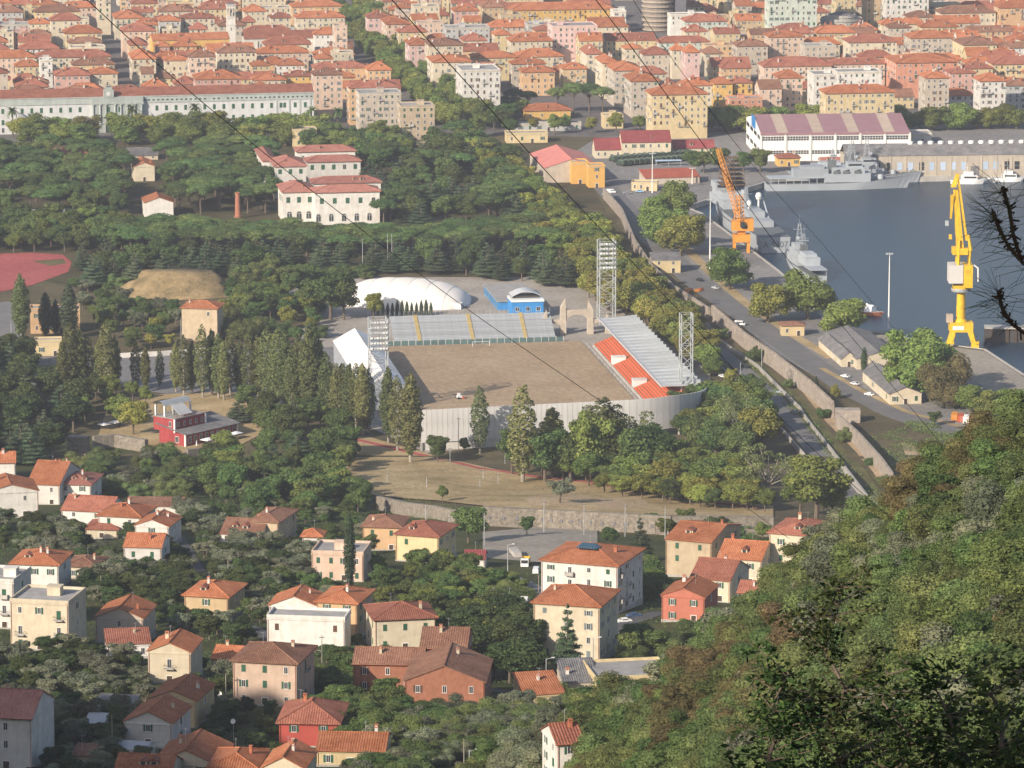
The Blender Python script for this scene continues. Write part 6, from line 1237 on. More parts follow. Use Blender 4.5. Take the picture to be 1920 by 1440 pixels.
def dump_truck():
    p = G(985, 1062); t = thing('dump_truck', 'white dump truck with yellow skip in the gravel yard', 'truck', p, R(-95)); MB().box(1.2, 3.2, -1.2, 1.2, .6, 2.9).build('cab', 'car_white', t); MB().box(3.2, 3.26, -1.05, 1.05, 1.7, 2.7).build('windscreen', 'glass', t)
    b = MB().box(-3.6, 1, -1.25, 1.25, 1.1, 1.4); b.box(-3.6, 1, -1.25, -1.15, 1.4, 2.6).box(-3.6, 1, 1.15, 1.25, 1.4, 2.6).box(.9, 1, -1.15, 1.15, 1.4, 2.9).box(-3.6, -3.5, -1.15, 1.15, 1.4, 2.4); b.build('skip', 'crane_yellow', t)
    for x in (-2.6, -1.4, 2.2):
        for y in (-1.1, 1.1): MB().tube((x, y - .18, .5), (x, y + .18, .5), .5, n=10).build('wheel', 'rubber', t)
    p = G(966, 1044); t = thing('site_trailer', 'long pale trailer parked behind the dump truck', 'trailer', p, R(-78)); MB().box(-4, 4, -1.2, 1.2, .8, 2.2).build('box', 'concrete', t)
    for x in (-2.5, 2.5):
        for y in (-1, 1): MB().tube((x, y - .15, .45), (x, y + .15, .45), .45, n=8).build('wheel', 'rubber', t)
dump_truck()
# ------------------------------------------------------------------ poles, court masts, dishes, cables
def pole(px, py, h, label, lamp=False, wood=True):
    t = thing('utility_pole' if not lamp else 'street_lamp', label, 'pole' if not lamp else 'lamp post', G(px, py), 0, 'poles on the slope'); MB().tube((0, 0, -.5), (0, 0, h), .15, .1, n=6).build('pole', 'bark_pale' if wood else 'galvanised', t)
    if lamp: MB().tube((0, 0, h - .3), (1.6, 0, h + .2), .05, n=5).build('arm', 'galvanised', t); MB().box(1.3, 2.1, -.15, .15, h + .1, h + .3).build('lamp_head', 'white_trim', t)
    else: MB().box(-.7, .7, -.06, .06, h - .6, h - .45).build('crossarm', 'dark_wood', t)
for a in ((424, 1330, 9, 'wooden pole left of the dusky pink house'), (604, 1262, 10, 'pole on the lane beside the white terraced house'), (360, 1270, 9, 'pole behind the cream gabled cottage'), (211, 1420, 10, 'pole at the white rooftop among dark trees'), (1165, 1348, 7, 'wooden pole in the bushes below the flat-roofed block'), (1198, 1340, 6, 'shorter wooden pole right of the other one in the bushes'),
          (912, 1325, 7, 'pole at the right corner of the brick farmhouse'), (870, 1460, 9, 'pole rising from silvery bushes at the bottom edge'), (1557, 1040, 8, 'thin pole beside the half-hidden tall white house'), (190, 1130, 8, 'pole above the grey house among trees'), (1010, 1130, 8, 'pole left of the white apartment house'), (428, 1100, 8, 'pole on the dark slope above the lane')): pole(*a)
for a in ((880, 1456, 6, 'curved street lamp at the bottom edge in the bushes'), (1024, 1300, 9, 'street lamp at the corner of the tall cream house'), (952, 1075, 9, 'lamp post standing in the gravel yard'), (1112, 1260, 9, 'street lamp before the tall cream house side')): pole(*a, lamp=True, wood=False)
for i, (px, py) in enumerate(((908, 1025), (1020, 1000), (1095, 1005), (1172, 1008), (1247, 1012), (798, 1010), (906, 900), (934, 908), (842, 990), (726, 905), (800, 915), (900, 915))): pole(px, py, 11 if i < 6 else 4, f'thin grey court mast, {ordinal(i + 1)} counted along the retaining wall and dry field', wood=False)
for px, py, h, lab in ((680, 508, 15, 'slim green mast above the white sports dome, left one'), (727, 506, 17, 'slim green mast above the dome, left of a close pair'), (735, 506, 17, 'slim green mast above the dome, right of a close pair'), (844, 868, 6, 'short lamp pole beside the red path'), (860, 850, 14, 'tall thin pole against the pale near stand wall'), (947, 870, 12, 'thin pole under the near stand by the pointed poplar'),
                       (340, 672, 17, 'tall pale pole before the ochre tower house'), (22, 672, 16, 'tall thin pole in the yard at the left edge'), (1388, 720, 9, 'slim lamp pole by the valley road, lower one'), (1428, 690, 9, 'slim lamp pole by the valley road, upper one')): pole(px, py, h, lab, wood=False)
def dish(px, py, up, label):
    p = G(px, py) + Vector((0, 0, up)); t = thing('satellite_dish', label, 'dish', p, R(160), 'satellite dishes'); MB().lathe([(0.01, 0), (.35, .06), (.6, .2), (.62, .22)], 14).build('reflector', 'white_trim', t).rotation_euler = (R(-65), 0, 0); MB().tube((0, 0, -up - .2), (0, 0, 0), .05, n=5).build('mast', 'galvanised', t)
dish(206, 1410, 3, 'white satellite dish above the shaded yard'); dish(412, 1320, 2.5, 'white satellite dish on the slope by the wooden pole'); dish(438, 1400, 6, 'white satellite dish over the small hipped roof')
def cable(pts, r, label):
    """overhead cable strung from the upper left past the camera to the spur on the right"""
    P = [at_y(px, py, d) for px, py, d in pts]; m = MB(); Q = [P[0]]
    for i in range(len(P) - 1):
        p0, p1, p2, p3 = P[max(i - 1, 0)], P[i], P[i + 1], P[min(i + 2, len(P) - 1)]
        for k in range(1, 9): f = k / 8; Q.append(.5 * ((2 * p1) + (p2 - p0) * f + (2 * p0 - 5 * p1 + 4 * p2 - p3) * f * f + (3 * p1 - p0 - 3 * p2 + p3) * f ** 3))
    for a, b in zip(Q, Q[1:]): m.tube(a, b, r * .8, n=5, cap=False)
    tag(m.build('overhead_cable', 'wire'), label, 'cable', 'overhead cables')
cable([(110, -50, 330), (330, 150, 390), (600, 370, 460), (870, 575, 540), (1130, 755, 620), (1330, 900, 700), (1480, 1010, 780)], .05, 'dark overhead cable crossing from the upper left over the stadium pitch')
cable([(690, -50, 330), (870, 150, 380), (1060, 360, 440), (1280, 590, 520), (1480, 800, 600), (1640, 945, 660), (1760, 1045, 700)], .055, 'dark overhead cable crossing over the condominium, the arch and the valley road')
cable([(1080, -50, 330), (1200, 110, 370), (1340, 300, 430), (1480, 490, 500), (1620, 660, 580), (1780, 850, 660), (1850, 930, 690)], .045, 'dark overhead cable crossing over the supply ship and parked cars')
cable([(1150, -60, 330), (1260, 110, 380), (1420, 320, 440), (1540, 455, 500), (1680, 620, 580), (1800, 760, 650), (1900, 870, 690)], .028, 'thin faint overhead cable crossing the dark harbour water')
def drop_wire(a, b, sag, label):
    A = G(a[0], a[1]) + Vector((0, 0, a[2])); B = G(b[0], b[1]) + Vector((0, 0, b[2])); m = MB(); prev = A
    for i in range(1, 15): f = i / 14; q = A + (B - A) * f - Vector((0, 0, sag * 4 * f * (1 - f))); m.tube(prev, q, .035, n=4); prev = q
    tag(m.build('telephone_wire', 'wire'), label, 'cable', 'overhead cables')
drop_wire((870, 1460, 9), (1165, 1348, 7), 1.5, 'wire from the bottom edge pole up to the pole in the bushes'); drop_wire((360, 1270, 9), (424, 1330, 9), .6, 'wire between the cottage pole and the leftmost wooden pole'); drop_wire((211, 1420, 10), (424, 1330, 9), 1.5, 'long wire over the lower left roofs'); drop_wire((-30, 1330, 12), (211, 1420, 10), 1, 'wire entering from the left edge to the shaded yard pole')
# ------------------------------------------------------------------ trees: prototypes built of leaf clumps, then single trees
RS = np.random.RandomState(5)
def unit(n):
    d = RS.normal(size=(n, 3)); return d / np.linalg.norm(d, axis=1, keepdims=True)
def leaf_quads(P, Nn, size, tilt=.75, asp=.7):
    """one small bent-looking card per point, facing roughly outward"""
    n = len(P); N2 = Nn + RS.normal(scale=tilt, size=(n, 3)); N2 /= np.linalg.norm(N2, axis=1, keepdims=True) + 1e-9
    A = np.cross(N2, unit(n)); A /= np.linalg.norm(A, axis=1, keepdims=True) + 1e-9; B = np.cross(N2, A); s = size * RS.uniform(.6, 1.35, (n, 1))
    A = A * s * .5; B = B * s * .5 * asp
    return np.stack([P - A, P - B * .9, P + A, P + B * 1.1], 1)
def lobes_points(L, n):
    """points on the outside of a union of ellipsoids"""
    L = np.array(L, dtype=float); w_ = (L[:, 3] * L[:, 4] + L[:, 3] * L[:, 5]); idx = RS.choice(len(L), n, p=w_ / w_.sum()); d = unit(n); d[:, 2] = np.where(RS.rand(n) < .35, np.abs(d[:, 2]), d[:, 2])
    Rd = L[idx, 3:6]; P = L[idx, :3] + d * Rd * RS.uniform(.78, 1.05, (n, 1)); Nn = d / Rd; Nn /= np.linalg.norm(Nn, axis=1, keepdims=True); keep = np.ones(n, bool)
    for k in range(len(L)):
        q = (P - L[k, :3]) / L[k, 3:6]; keep &= ~((np.sum(q * q, 1) < .55) & (idx != k))
    return P[keep], Nn[keep]
CORE = []
def core_quads(L, f=.72):
    """coarse inner shells so that no daylight leaks through the middle of a crown"""
    out = []
    for x, y, z, a, b, c in L:
        nu, nv = 7, 4
        for i in range(nu):
            for j in range(nv):
                q = []
                for di, dj in ((0, 0), (1, 0), (1, 1), (0, 1)):
                    t, p = 6.2832 * (i + di) / nu, -1.57 + 3.1416 * (j + dj) / nv; q.append((x + a * f * math.cos(t) * math.cos(p), y + b * f * math.sin(t) * math.cos(p), z + c * f * math.sin(p)))
                out.append(q)
    return np.array(out)
def crown_mesh(L, n, size, mat, tilt=.75, core=True):
    P, Nn = lobes_points(L, n); V = leaf_quads(P, Nn, size, tilt)
    if core: V = np.concatenate([V, core_quads(L)])
    return quads_mesh('crown', V, mat)
def trunk_mesh(h, r, limbs, mat='bark', lean=0):
    b = MB(); r_ = random.Random(int(h * 100 + r * 1000)); prev = Vector((0, 0, -.6)); k = 4; pts = [prev]
    for i in range(1, k + 1): pts.append(Vector((lean * h * (i / k) ** 2 + r_.uniform(-.1, .1), r_.uniform(-.12, .12), h * i / k)))
    for i in range(k): b.tube(pts[i], pts[i + 1], r * (1 - .12 * i), r * (1 - .12 * (i + 1)), n=7)
    for x, y, z, s in limbs: b.tube(pts[s], (x, y, z), r * .45, r * .12, n=5)
    return b.mesh('trunk', mat)
PROTO = {}
def proto(kind, k, crown, trunk, h): PROTO.setdefault(kind, []).append((crown, trunk, h))
def rl(n, R0, z0, z1, a, c): return [(R0 * math.cos(t) * q, R0 * math.sin(t) * q, RS.uniform(z0, z1), a * RS.uniform(.8, 1.2), a * RS.uniform(.8, 1.2), c * RS.uniform(.8, 1.2)) for t, q in zip(RS.uniform(0, 6.28, n), np.sqrt(RS.uniform(.1, 1, n)))]
def make_protos():
    for k in range(4):      # round broadleaf, 12 m high
        L = [(0, 0, 7.2, 3.0, 3.0, 3.2)] + rl(15, 3.3, 4.6, 10.2, 1.5, 1.3); tr = trunk_mesh(6.5, .32, [(x * .8, y * .8, z, 2) for x, y, z, *_ in L[1:9]])
        for nm, m in (('plane', 'leaf_plane'), ('lime', 'leaf_lime'), ('oak', 'leaf_oak'), ('shaded_oak', 'leaf_shaded')): proto(nm, k, crown_mesh(L, 4200, .52, m), tr, 12)
    for k in range(4):      # low-crowned round tree, 11 m
        L = [(0, 0, 5.6, 3.4, 3.4, 4.0)] + rl(20, 3.6, 2.6, 9.2, 1.6, 1.5); tr = trunk_mesh(4.5, .34, [(x * .8, y * .8, z, 2) for x, y, z, *_ in L[1:7]])
        for nm, m in (('round', 'leaf_plane'), ('roundy', 'leaf_lime')): proto(nm, k, crown_mesh(L, 5200, .5, m), tr, 11)
    for k in range(3):      # umbrella pine, 14 m
        L = rl(22, 5.0, 10.4, 11.6, 1.6, 1.15) + [(0, 0, 11.8, 4.2, 4.2, 1.6)]; L = [(x, y, z + .9 * (1 - (x * x + y * y) / 26), a, b, c) for x, y, z, a, b, c in L]
        tr = trunk_mesh(9.6, .38, [(x * .7, y * .7, z - .6, 3) for x, y, z, *_ in L[:10]]); proto('pine', k, crown_mesh(L, 4600, .46, 'leaf_pine', .6), tr, 14)
    for k in range(4):      # poplar, 22 m
        L = []
        for i in range(26):
            f = (i + .5) / 26; R0 = 2.1 * (math.sin(math.pi * (f * .86 + .1)) ** .75); t = i * 2.4; L.append((R0 * .42 * math.cos(t), R0 * .42 * math.sin(t), 2.6 + 18.4 * f, R0 * .68, R0 * .68, 1.5))
        tr = trunk_mesh(12, .3, [], 'bark_pale')
        proto('poplar', k, crown_mesh(L, 4600, .5, 'leaf_poplar', .8, core=k % 2 == 0), tr, 22)
    for k in range(2):      # cypress, 14 m
        L = [(0, 0, .8 + 12.4 * (i + .5) / 14, 1.05 * math.sin(math.pi * (.12 + .84 * (i + .5) / 14)) ** .7, 1.05 * math.sin(math.pi * (.12 + .84 * (i + .5) / 14)) ** .7, .95) for i in range(14)]; proto('cypress', k, crown_mesh(L, 2600, .34, 'leaf_cedar', .6), trunk_mesh(3, .2, []), 14)
    for k in range(3):      # cedar: layered plates, 16 m
        L = []
        for i in range(9):
            f = i / 8; R0 = 5.2 * (1 - f) ** .8 + .5; z = 3 + 12.2 * f
            for j in range(max(2, int(7 * (1 - f)))): t = j * 6.28 / max(2, int(7 * (1 - f))) + i + RS.uniform(-.3, .3); L.append((R0 * .6 * math.cos(t), R0 * .6 * math.sin(t), z - .05 * R0 + RS.uniform(-.3, .3), R0 * .48 + .3, R0 * .48 + .3, .62))
        proto('cedar', k, crown_mesh(L, 5200, .44, 'leaf_cedar', .55), trunk_mesh(14, .36, []), 16)
    for k in range(3):      # olive, 6 m
        L = [(0, 0, 3.7, 1.5, 1.5, 1.4)] + rl(13, 1.9, 2.5, 5.1, .85, .75); proto('olive', k, crown_mesh(L, 3200, .30, 'leaf_olive', .9), trunk_mesh(2.6, .24, [(x * .8, y * .8, z, 3) for x, y, z, *_ in L[1:6]]), 6)
    for k in range(4):      # bushes, 4 m
        L = [(0, 0, 1.5, 1.5, 1.5, 1.4)] + rl(14, 1.8, .8, 3.0, .85, .8); tr = trunk_mesh(1.2, .1, [(x * .6, y * .6, z, 2) for x, y, z, *_ in L[1:6]])
        for nm, m in (('bush', 'leaf_maquis'), ('brown_bush', 'leaf_brown'), ('pale_bush', 'leaf_pale'), ('dark_bush', 'leaf_oak')): proto(nm, k, crown_mesh(L, 9000, .145, m, .8), tr, 4)
    # a thin-leaved tree with bare branches showing
    L = rl(26, 4.4, 5, 11, .95, .8); proto('bare', 0, crown_mesh(L, 2400, .36, 'leaf_poplar', 1, core=False), trunk_mesh(4.5, .3, [(x * .95, y * .95, z, 3) for x, y, z, *_ in L], 'bark_pale'), 12)
    b = []                  # palm, 9 m
    for i in range(26):
        t = i * 2.4; el = RS.uniform(-.5, 1.1); pv = np.array([0, 0, 8.2]); wd_ = np.array([-math.sin(t), math.cos(t), 0])
        for j in range(6):
            f = j / 6; e2 = el - 1.5 * f; nx = pv + .55 * np.array([math.cos(t) * math.cos(e2), math.sin(t) * math.cos(e2), math.sin(e2)]); w0, w1 = .42 * (1 - f) + .08, .42 * (1 - (j + 1) / 6) + .08; b.append([pv - wd_ * w0, pv + wd_ * w0, nx + wd_ * w1, nx - wd_ * w1]); pv = nx
    proto('palm', 0, quads_mesh('crown', np.array(b), 'leaf_oak'), trunk_mesh(8.2, .28, []), 9)
make_protos()
TREES = []                 # (kind, position, height, zone) collected first, so that each can be told apart in its label
def tree_at(kind, p, h, zone, wide=1.0): TREES.append((kind, p, h, zone, wide))
def tree_px(kind, px, base, top, zone, wide=1.0):
    p = G(px, base); s = scale_at(p); tree_at(kind, p, (base - top) / s / .97, zone, wide)
BLOCK = []                 # footprints of houses, kept free of tree trunks
bpy.context.view_layer.update()
walls_of = {}
for o in bpy.data.objects:
    if o.parent is not None and o.type == 'MESH' and o.name.startswith(('wall', 'roof', 'lower_wall', 'membrane', 'hall')) and o.parent.parent is None: walls_of.setdefault(o.parent, []).append(o)
for o, ws in walls_of.items():
    if o.location.y < 2660 and o.name.split('.')[0] not in ('walled_stand', 'covered_stand', 'open_stand'):
        cs = [c.matrix_world @ Vector(q) for c in ws for q in c.bound_box]; x0, x1, y0, y1 = min(c.x for c in cs), max(c.x for c in cs), min(c.y for c in cs), max(c.y for c in cs)
        if x1 - x0 < 90: BLOCK.append((x0, x1, y0 - (7 if 960 < y0 < 1600 else 0), y1))
BLOCK.append((G(345, 838).x, G(345, 838).x + 32, G(348, 850).y, G(348, 838).y + 30)); BLOCK.append((min(S(-83, 0).x, S(-83, -170).x), S(22, -150).x, S(0, -170).y, S(0, 22).y))
GRID = {}
for q in BLOCK:
    for i in range(int((q[0] - 5) // 40), int((q[1] + 5) // 40) + 1):
        for j in range(int((q[2] - 5) // 40), int((q[3] + 5) // 40) + 1): GRID.setdefault((i, j), []).append(q)
def blocked(p, m): return any(a - m < p.x < b + m and c - m < p.y < d + m for a, b, c, d in GRID.get((int(p.x // 40), int(p.y // 40)), ()))
LANES = [[G(*q) for q in L] for L in ([(330, 1010), (360, 1060), (400, 1120), (440, 1170), (560, 1230), (640, 1290), (720, 1340)], [(900, 1295), (1010, 1305), (1090, 1240), (1150, 1180), (1240, 1150)], [(700, 1075), (830, 1080), (960, 1085), (1010, 1110), (1000, 1200)])]
def on_lane(x, y, w=4.2):
    for L in LANES:
        for a, b in zip(L, L[1:]):
            dx, dy = b.x - a.x, b.y - a.y; t = max(0, min(1, ((x - a.x) * dx + (y - a.y) * dy) / (dx * dx + dy * dy)))
            if (a.x + dx * t - x) ** 2 + (a.y + dy * t - y) ** 2 < w * w: return True
    return False
def in_poly(x, y, poly):
    r = False; j = len(poly) - 1
    for i in range(len(poly)):
        (xi, yi), (xj, yj) = poly[i], poly[j]
        if (yi > y) != (yj > y) and x < (xj - xi) * (y - yi) / (yj - yi) + xi: r = not r
        j = i
    return r
tr_rnd = random.Random(21); USED = []
def wood(poly, mix, spacing, hmin, hmax, zone, nmax=400, wide=1.0, margin=1.0):
    spacing *= .84; nmax = int(nmax * 1.35); wide *= 1.16
    """scatter single trees through an area given in photo pixels (by their feet), never closer than the spacing"""
    P = [G(*q) for q in poly]; x0, x1, y0, y1 = min(p.x for p in P), max(p.x for p in P), min(p.y for p in P), max(p.y for p in P); W = [(p.x, p.y) for p in P]; kinds = [k for k, n in mix for _ in range(n)]; got = []
    for _ in range(nmax * 25):
        x, y = tr_rnd.uniform(x0, x1), tr_rnd.uniform(y0, y1)
        if not in_poly(x, y, W) or any((x - a) ** 2 + (y - b) ** 2 < spacing ** 2 for a, b in got) or any((x - a) ** 2 + (y - b) ** 2 < (spacing * .6) ** 2 for a, b in USED): continue
        p = Vector((x, y, T(x, y)))
        if blocked(p, margin) or (y < 1600 and on_lane(x, y)): continue
        got.append((x, y)); tree_at(tr_rnd.choice(kinds), p, tr_rnd.uniform(hmin, hmax), zone, wide * tr_rnd.uniform(.9, 1.12))
        if len(got) >= nmax: break
    USED.extend(got)
# boulevard and street trees
for i in range(15):
    px = 40 + i * 39
    if 180 < px < 228: continue
    tree_px('round' if i % 3 else 'roundy', px, 262 + tr_rnd.uniform(-3, 4), 212 + tr_rnd.uniform(-6, 8), 'in front of the long white barracks', 1.6)
for px in (60, 110, 155, 240, 300, 350, 420, 470, 535): tree_px('round', px, 272, 230 + tr_rnd.uniform(-5, 5), 'in the second row before the barracks', 1.7)
for px, tp in ((24, 204), (366, 197), (248, 200), (585, 203), (634, 205)): tree_px('palm', px, tp + 52, tp, 'before the long barracks')
A_, B_, _w = AV[0]; dv = (B_ - A_); nv = Vector((-dv.y, dv.x, 0)).normalized()
for side in (-9, 9):
    for i in range(46):
        f = i / 45 * 1.02 - .02; tree_at('round' if i % 4 else 'plane', A_ + dv * f + nv * (side + tr_rnd.uniform(-1.5, 1.5)), tr_rnd.uniform(13, 16.5), 'in the left row of the long avenue' if side > 0 else 'in the right row of the long avenue', 1.3)
wood([(890, 262), (1010, 262), (1010, 215), (890, 205)], [('plane', 2), ('oak', 2)], 9, 10, 15, 'round the yellow villa', 12, 1.1)
for px, b_, tp, k in ((965, 212, 168, 'pine'), (990, 210, 172, 'pine'), (1045, 212, 166, 'pine'), (1075, 213, 157, 'pine'), (1105, 212, 158, 'pine'), (1130, 214, 165, 'pine'), (915, 236, 197, 'plane'), (935, 240, 206, 'oak'), (1000, 246, 220, 'lime'), (1040, 252, 212, 'plane'), (1060, 245, 215, 'plane'), (1110, 250, 218, 'lime'), (1155, 250, 210, 'lime'), (1200, 250, 214, 'plane'), (1235, 256, 238, 'oak'), (1265, 258, 230, 'plane')): tree_px(k, px, b_, tp, 'between the yellow villa and the boulevard', 1.15)
for i in range(24):
    px = 1308 + i * 26
    tree_px('round' if i % 4 else 'roundy', px, 248 - (px - 1300) * .012 + tr_rnd.uniform(-4, 2), 198 + tr_rnd.uniform(-8, 8), 'on the boulevard behind the white workshop', 1.5)
for px in (1320, 1350, 1395, 1425, 1300): tree_px('oak', px, 325, 272 + tr_rnd.uniform(0, 10), 'between the truck park and the moored ships', 1.2)
# the park wood
wood([(-60, 300), (205, 300), (240, 345), (235, 405), (-60, 415)], [('pine', 3), ('oak', 3)], 10, 11, 15, 'in the park at far left', 60, 1.15)
wood([(300, 300), (500, 300), (520, 400), (330, 410), (320, 330)], [('pine', 4), ('oak', 1)], 10.5, 12, 16, 'between the park drive and the college', 45, 1.15)
wood([(680, 300), (900, 275), (960, 330), (980, 430), (700, 430), (690, 350)], [('cedar', 2), ('oak', 3), ('pine', 2)], 11, 12, 18, 'in the dark wood right of the college', 60, 1.15)
wood([(862, 275), (950, 325), (1000, 372), (1060, 408), (1135, 462), (1152, 492), (1060, 500), (980, 430), (910, 360)], [('lime', 4), ('plane', 4), ('oak', 1)], 11, 10, 15, 'in the light green wood by the arsenal wall', 64, 1.2)
wood([(600, 268), (740, 262), (760, 300), (660, 320), (560, 285)], [('oak', 3), ('plane', 2)], 11, 10, 15, 'behind the college', 18, 1.15)
wood([(230, 446), (560, 458), (760, 462), (1010, 446), (1030, 474), (760, 486), (560, 484), (220, 482)], [('pine', 1)], 11, 10.5, 13, 'in the long pine belt above the stadium', 70, 1.35)
wood([(-60, 430), (210, 425), (260, 470), (150, 480), (-60, 470)], [('oak', 3), ('plane', 1)], 9, 10, 14, 'in the hedge-like wood above the running track', 45, 1.1)
wood([(150, 500), (440, 490), (760, 500), (1060, 505), (1070, 545), (880, 520), (640, 512), (420, 522), (170, 545)], [('cedar', 3), ('oak', 1)], 10.5, 11, 17, 'in the row of dark conifers below the pine belt', 60, 1.0)
wood([(1060, 520), (1120, 500), (1190, 540), (1300, 640), (1330, 700), (1270, 690), (1200, 610), (1150, 600)], [('lime', 4), ('plane', 2)], 8.5, 12, 17, 'between the right stand and the arsenal wall', 46, 1.2)
for px, b_, tp, k, w_ in ((1265, 420, 335, 'round', 1.1), (1228, 425, 362, 'round', 1.1), (1245, 465, 385, 'round', 1.2), (1275, 480, 395, 'roundy', 1.2), (1368, 543, 462, 'round', 1.25), (1440, 605, 525, 'roundy', 1.1), (1514, 600, 505, 'round', 1.2), (1580, 632, 555, 'round', 1.3), (1712, 738, 612, 'round', 1.0), (1748, 750, 625, 'round', 1.0), (1772, 765, 660, 'brown_bush', .8), (1690, 725, 640, 'round', .8),
                         (1620, 702, 650, 'cypress', 1.6), (1820, 775, 715, 'round', 1.3), (1860, 785, 725, 'round', 1.3), (1900, 790, 728, 'round', 1.3), (1930, 790, 730, 'round', 1.2), (1752, 798, 770, 'oak', 1.2), (1420, 670, 645, 'oak', 1.0), (1530, 745, 705, 'cypress', 1.6), (1565, 748, 720, 'roundy', .8), (1335, 705, 665, 'round', 1.1), (1370, 715, 690, 'roundy', 1.1)): tree_px(k, px, b_, tp, 'in the dockyard', w_ * 1.12)
for i in range(26):
    f = i / 25; L_ = [(872, 292), (950, 345), (1030, 405), (1100, 455), (1140, 505), (1180, 560), (1240, 620), (1290, 668)]; q = f * 7; k = min(6, int(q)); g = q - k; px, py = L_[k][0] + (L_[k + 1][0] - L_[k][0]) * g, L_[k][1] + (L_[k + 1][1] - L_[k][1]) * g
    tree_at('roundy' if i % 3 else 'round', G(px + tr_rnd.uniform(-6, 6), py + tr_rnd.uniform(-5, 5)), tr_rnd.uniform(13, 16.5), 'in the tall bright belt inside the arsenal wall', 1.2)
for i, (px, py) in enumerate(((1200, 488), (1212, 505), (1240, 545), (1290, 585), (1352, 628), (1415, 672), (1478, 722), (1545, 778), (1585, 822), (1630, 868), (1655, 905))): tree_px('dark_bush' if i % 2 else 'bush', px, py + 6, py - 12 - (i % 3) * 4, 'growing against the old arsenal wall', 1.2)
# sports grounds and the row of poplars
for px, b_, tp in ((40, 640, 515),): tree_px('poplar', px, b_, tp, 'left of the orange clubhouse', 1.5)
for px, b_, tp in ((86, 630, 548), (130, 635, 530), (104, 625, 560)): tree_px('cypress', px, b_, tp, 'in front of the orange clubhouse', 2.2)
POP = [(345, 742, 628), (360, 738, 640), (398, 742, 618), (420, 750, 640), (484, 752, 630), (510, 760, 640), (535, 770, 622), (566, 778, 640), (594, 785, 625), (622, 795, 650), (645, 800, 655), (668, 808, 660), (690, 812, 690), (745, 845, 705), (118, 742, 640), (148, 738, 615), (216, 738, 630), (273, 735, 650), (132, 740, 605), (165, 735, 625), (200, 742, 600), (255, 730, 640), (300, 728, 655), (330, 735, 640), (380, 745, 610), (410, 748, 625), (432, 740, 620), (468, 752, 625), (500, 758, 612), (522, 765, 615), (548, 780, 650), (580, 790, 612), (612, 795, 660), (632, 800, 662), (655, 805, 665), (680, 815, 680), (728, 830, 690), (770, 868, 700), (640, 780, 640), (600, 770, 640), (900, 850, 724), (450, 745, 640), (185, 735, 640), (560, 770, 628)]
for px, b_, tp in POP: tree_px('poplar', px, b_, max(tp, 682) if 618 < px < 700 else tp, 'in the poplar row before the stadium', 1.25 if px not in (770, 900) else 1.45)
tree_px('oak', 620, 600, 508, 'by the white sports dome', 1.45); tree_px('oak', 596, 596, 520, 'by the white sports dome', 1.3); tree_px('oak', 645, 600, 520, 'by the white sports dome', 1.2)
for i in range(13): tree_px('cypress', 700 + i * 9, 592, 562 + tr_rnd.uniform(-3, 6), 'in the clipped hedge row behind the far stand', 1.8)
tree_px('lime', 700, 600, 548, 'by the white sports dome', 1.0)
wood([(170, 600), (330, 590), (335, 650), (200, 665)], [('oak', 3), ('lime', 1), ('olive', 1)], 7, 6, 11, 'round the ochre tower house', 18); wood([(420, 580), (590, 590), (600, 650), (430, 650)], [('oak', 2), ('lime', 1), ('bush', 2)], 8, 6, 12, 'right of the ochre tower house', 22)
wood([(-60, 660), (60, 700), (150, 780), (120, 870), (-60, 880)], [('shaded_oak', 3), ('cedar', 2)], 9, 12, 17, 'in the dark wood at the left edge', 28, 1.15)
wood([(120, 730), (280, 740), (270, 790), (150, 800)], [('oak', 2), ('plane', 1)], 8, 7, 11, 'left of the restaurant', 10); tree_px('lime', 250, 815, 750, 'beside the restaurant', 1.3); tree_px('plane', 225, 800, 740, 'beside the restaurant', 1.2)
wood([(400, 760), (640, 800), (660, 860), (640, 930), (700, 960), (600, 980), (440, 960), (340, 930), (380, 880), (470, 850)], [('oak', 5), ('plane', 1), ('cedar', 1)], 7.5, 8, 14, 'in the thicket below the poplars', 60, 1.2)
wood([(250, 870), (340, 860), (350, 940), (260, 930)], [('oak', 2), ('bush', 2)], 6, 5, 9, 'under the fort wall', 14)
wood([(140, 545), (232, 540), (245, 605), (170, 610)], [('oak', 2), ('olive', 1), ('bush', 1)], 7, 5, 9, 'left of the dry mound', 14, 1.2)
wood([(425, 525), (560, 520), (600, 560), (590, 600), (440, 585)], [('oak', 3), ('plane', 1), ('bush', 1)], 7, 6, 11, 'right of the dry mound', 24, 1.2)
wood([(250, 575), (330, 580), (335, 600), (250, 605)], [('oak', 2), ('bush', 2)], 6, 4, 7, 'at the foot of the dry mound', 10, 1.2)
wood([(440, 515), (700, 512), (690, 525), (450, 530)], [('dark_bush', 3), ('bush', 1)], 5.5, 4, 6.5, 'in the hedge behind the sports dome', 26, 1.2)
# trees before the near stand
for px, b_, tp, k, w_ in ((980, 905, 722, 'poplar', 1.6), (1035, 895, 765, 'poplar', 2.3), (1022, 905, 800, 'oak', 1.2), (1130, 900, 745, 'poplar', 2.6), (1105, 905, 770, 'plane', 1.0), (1160, 890, 750, 'bare', 1.1), (1148, 900, 770, 'plane', 1.0), (1070, 905, 805, 'oak', 1.2), (1195, 905, 800, 'oak', 1.3), (960, 890, 795, 'oak', .9), (1225, 900, 790, 'oak', 1.2), (820, 868, 815, 'oak', 1.2), (870, 850, 820, 'oak', 1.1), (1050, 945, 895, 'olive', 1.3), (830, 942, 908, 'oak', 1.0), (1440, 940, 835, 'bare', 1.3), (1530, 975, 850, 'plane', 1.4), (1500, 968, 880, 'plane', 1.2), (1560, 975, 890, 'plane', 1.1), (1430, 860, 755, 'lime', 1.2), (1395, 850, 740, 'bare', 1.2)): tree_px(k, px, b_, tp, 'before the near stand', w_)
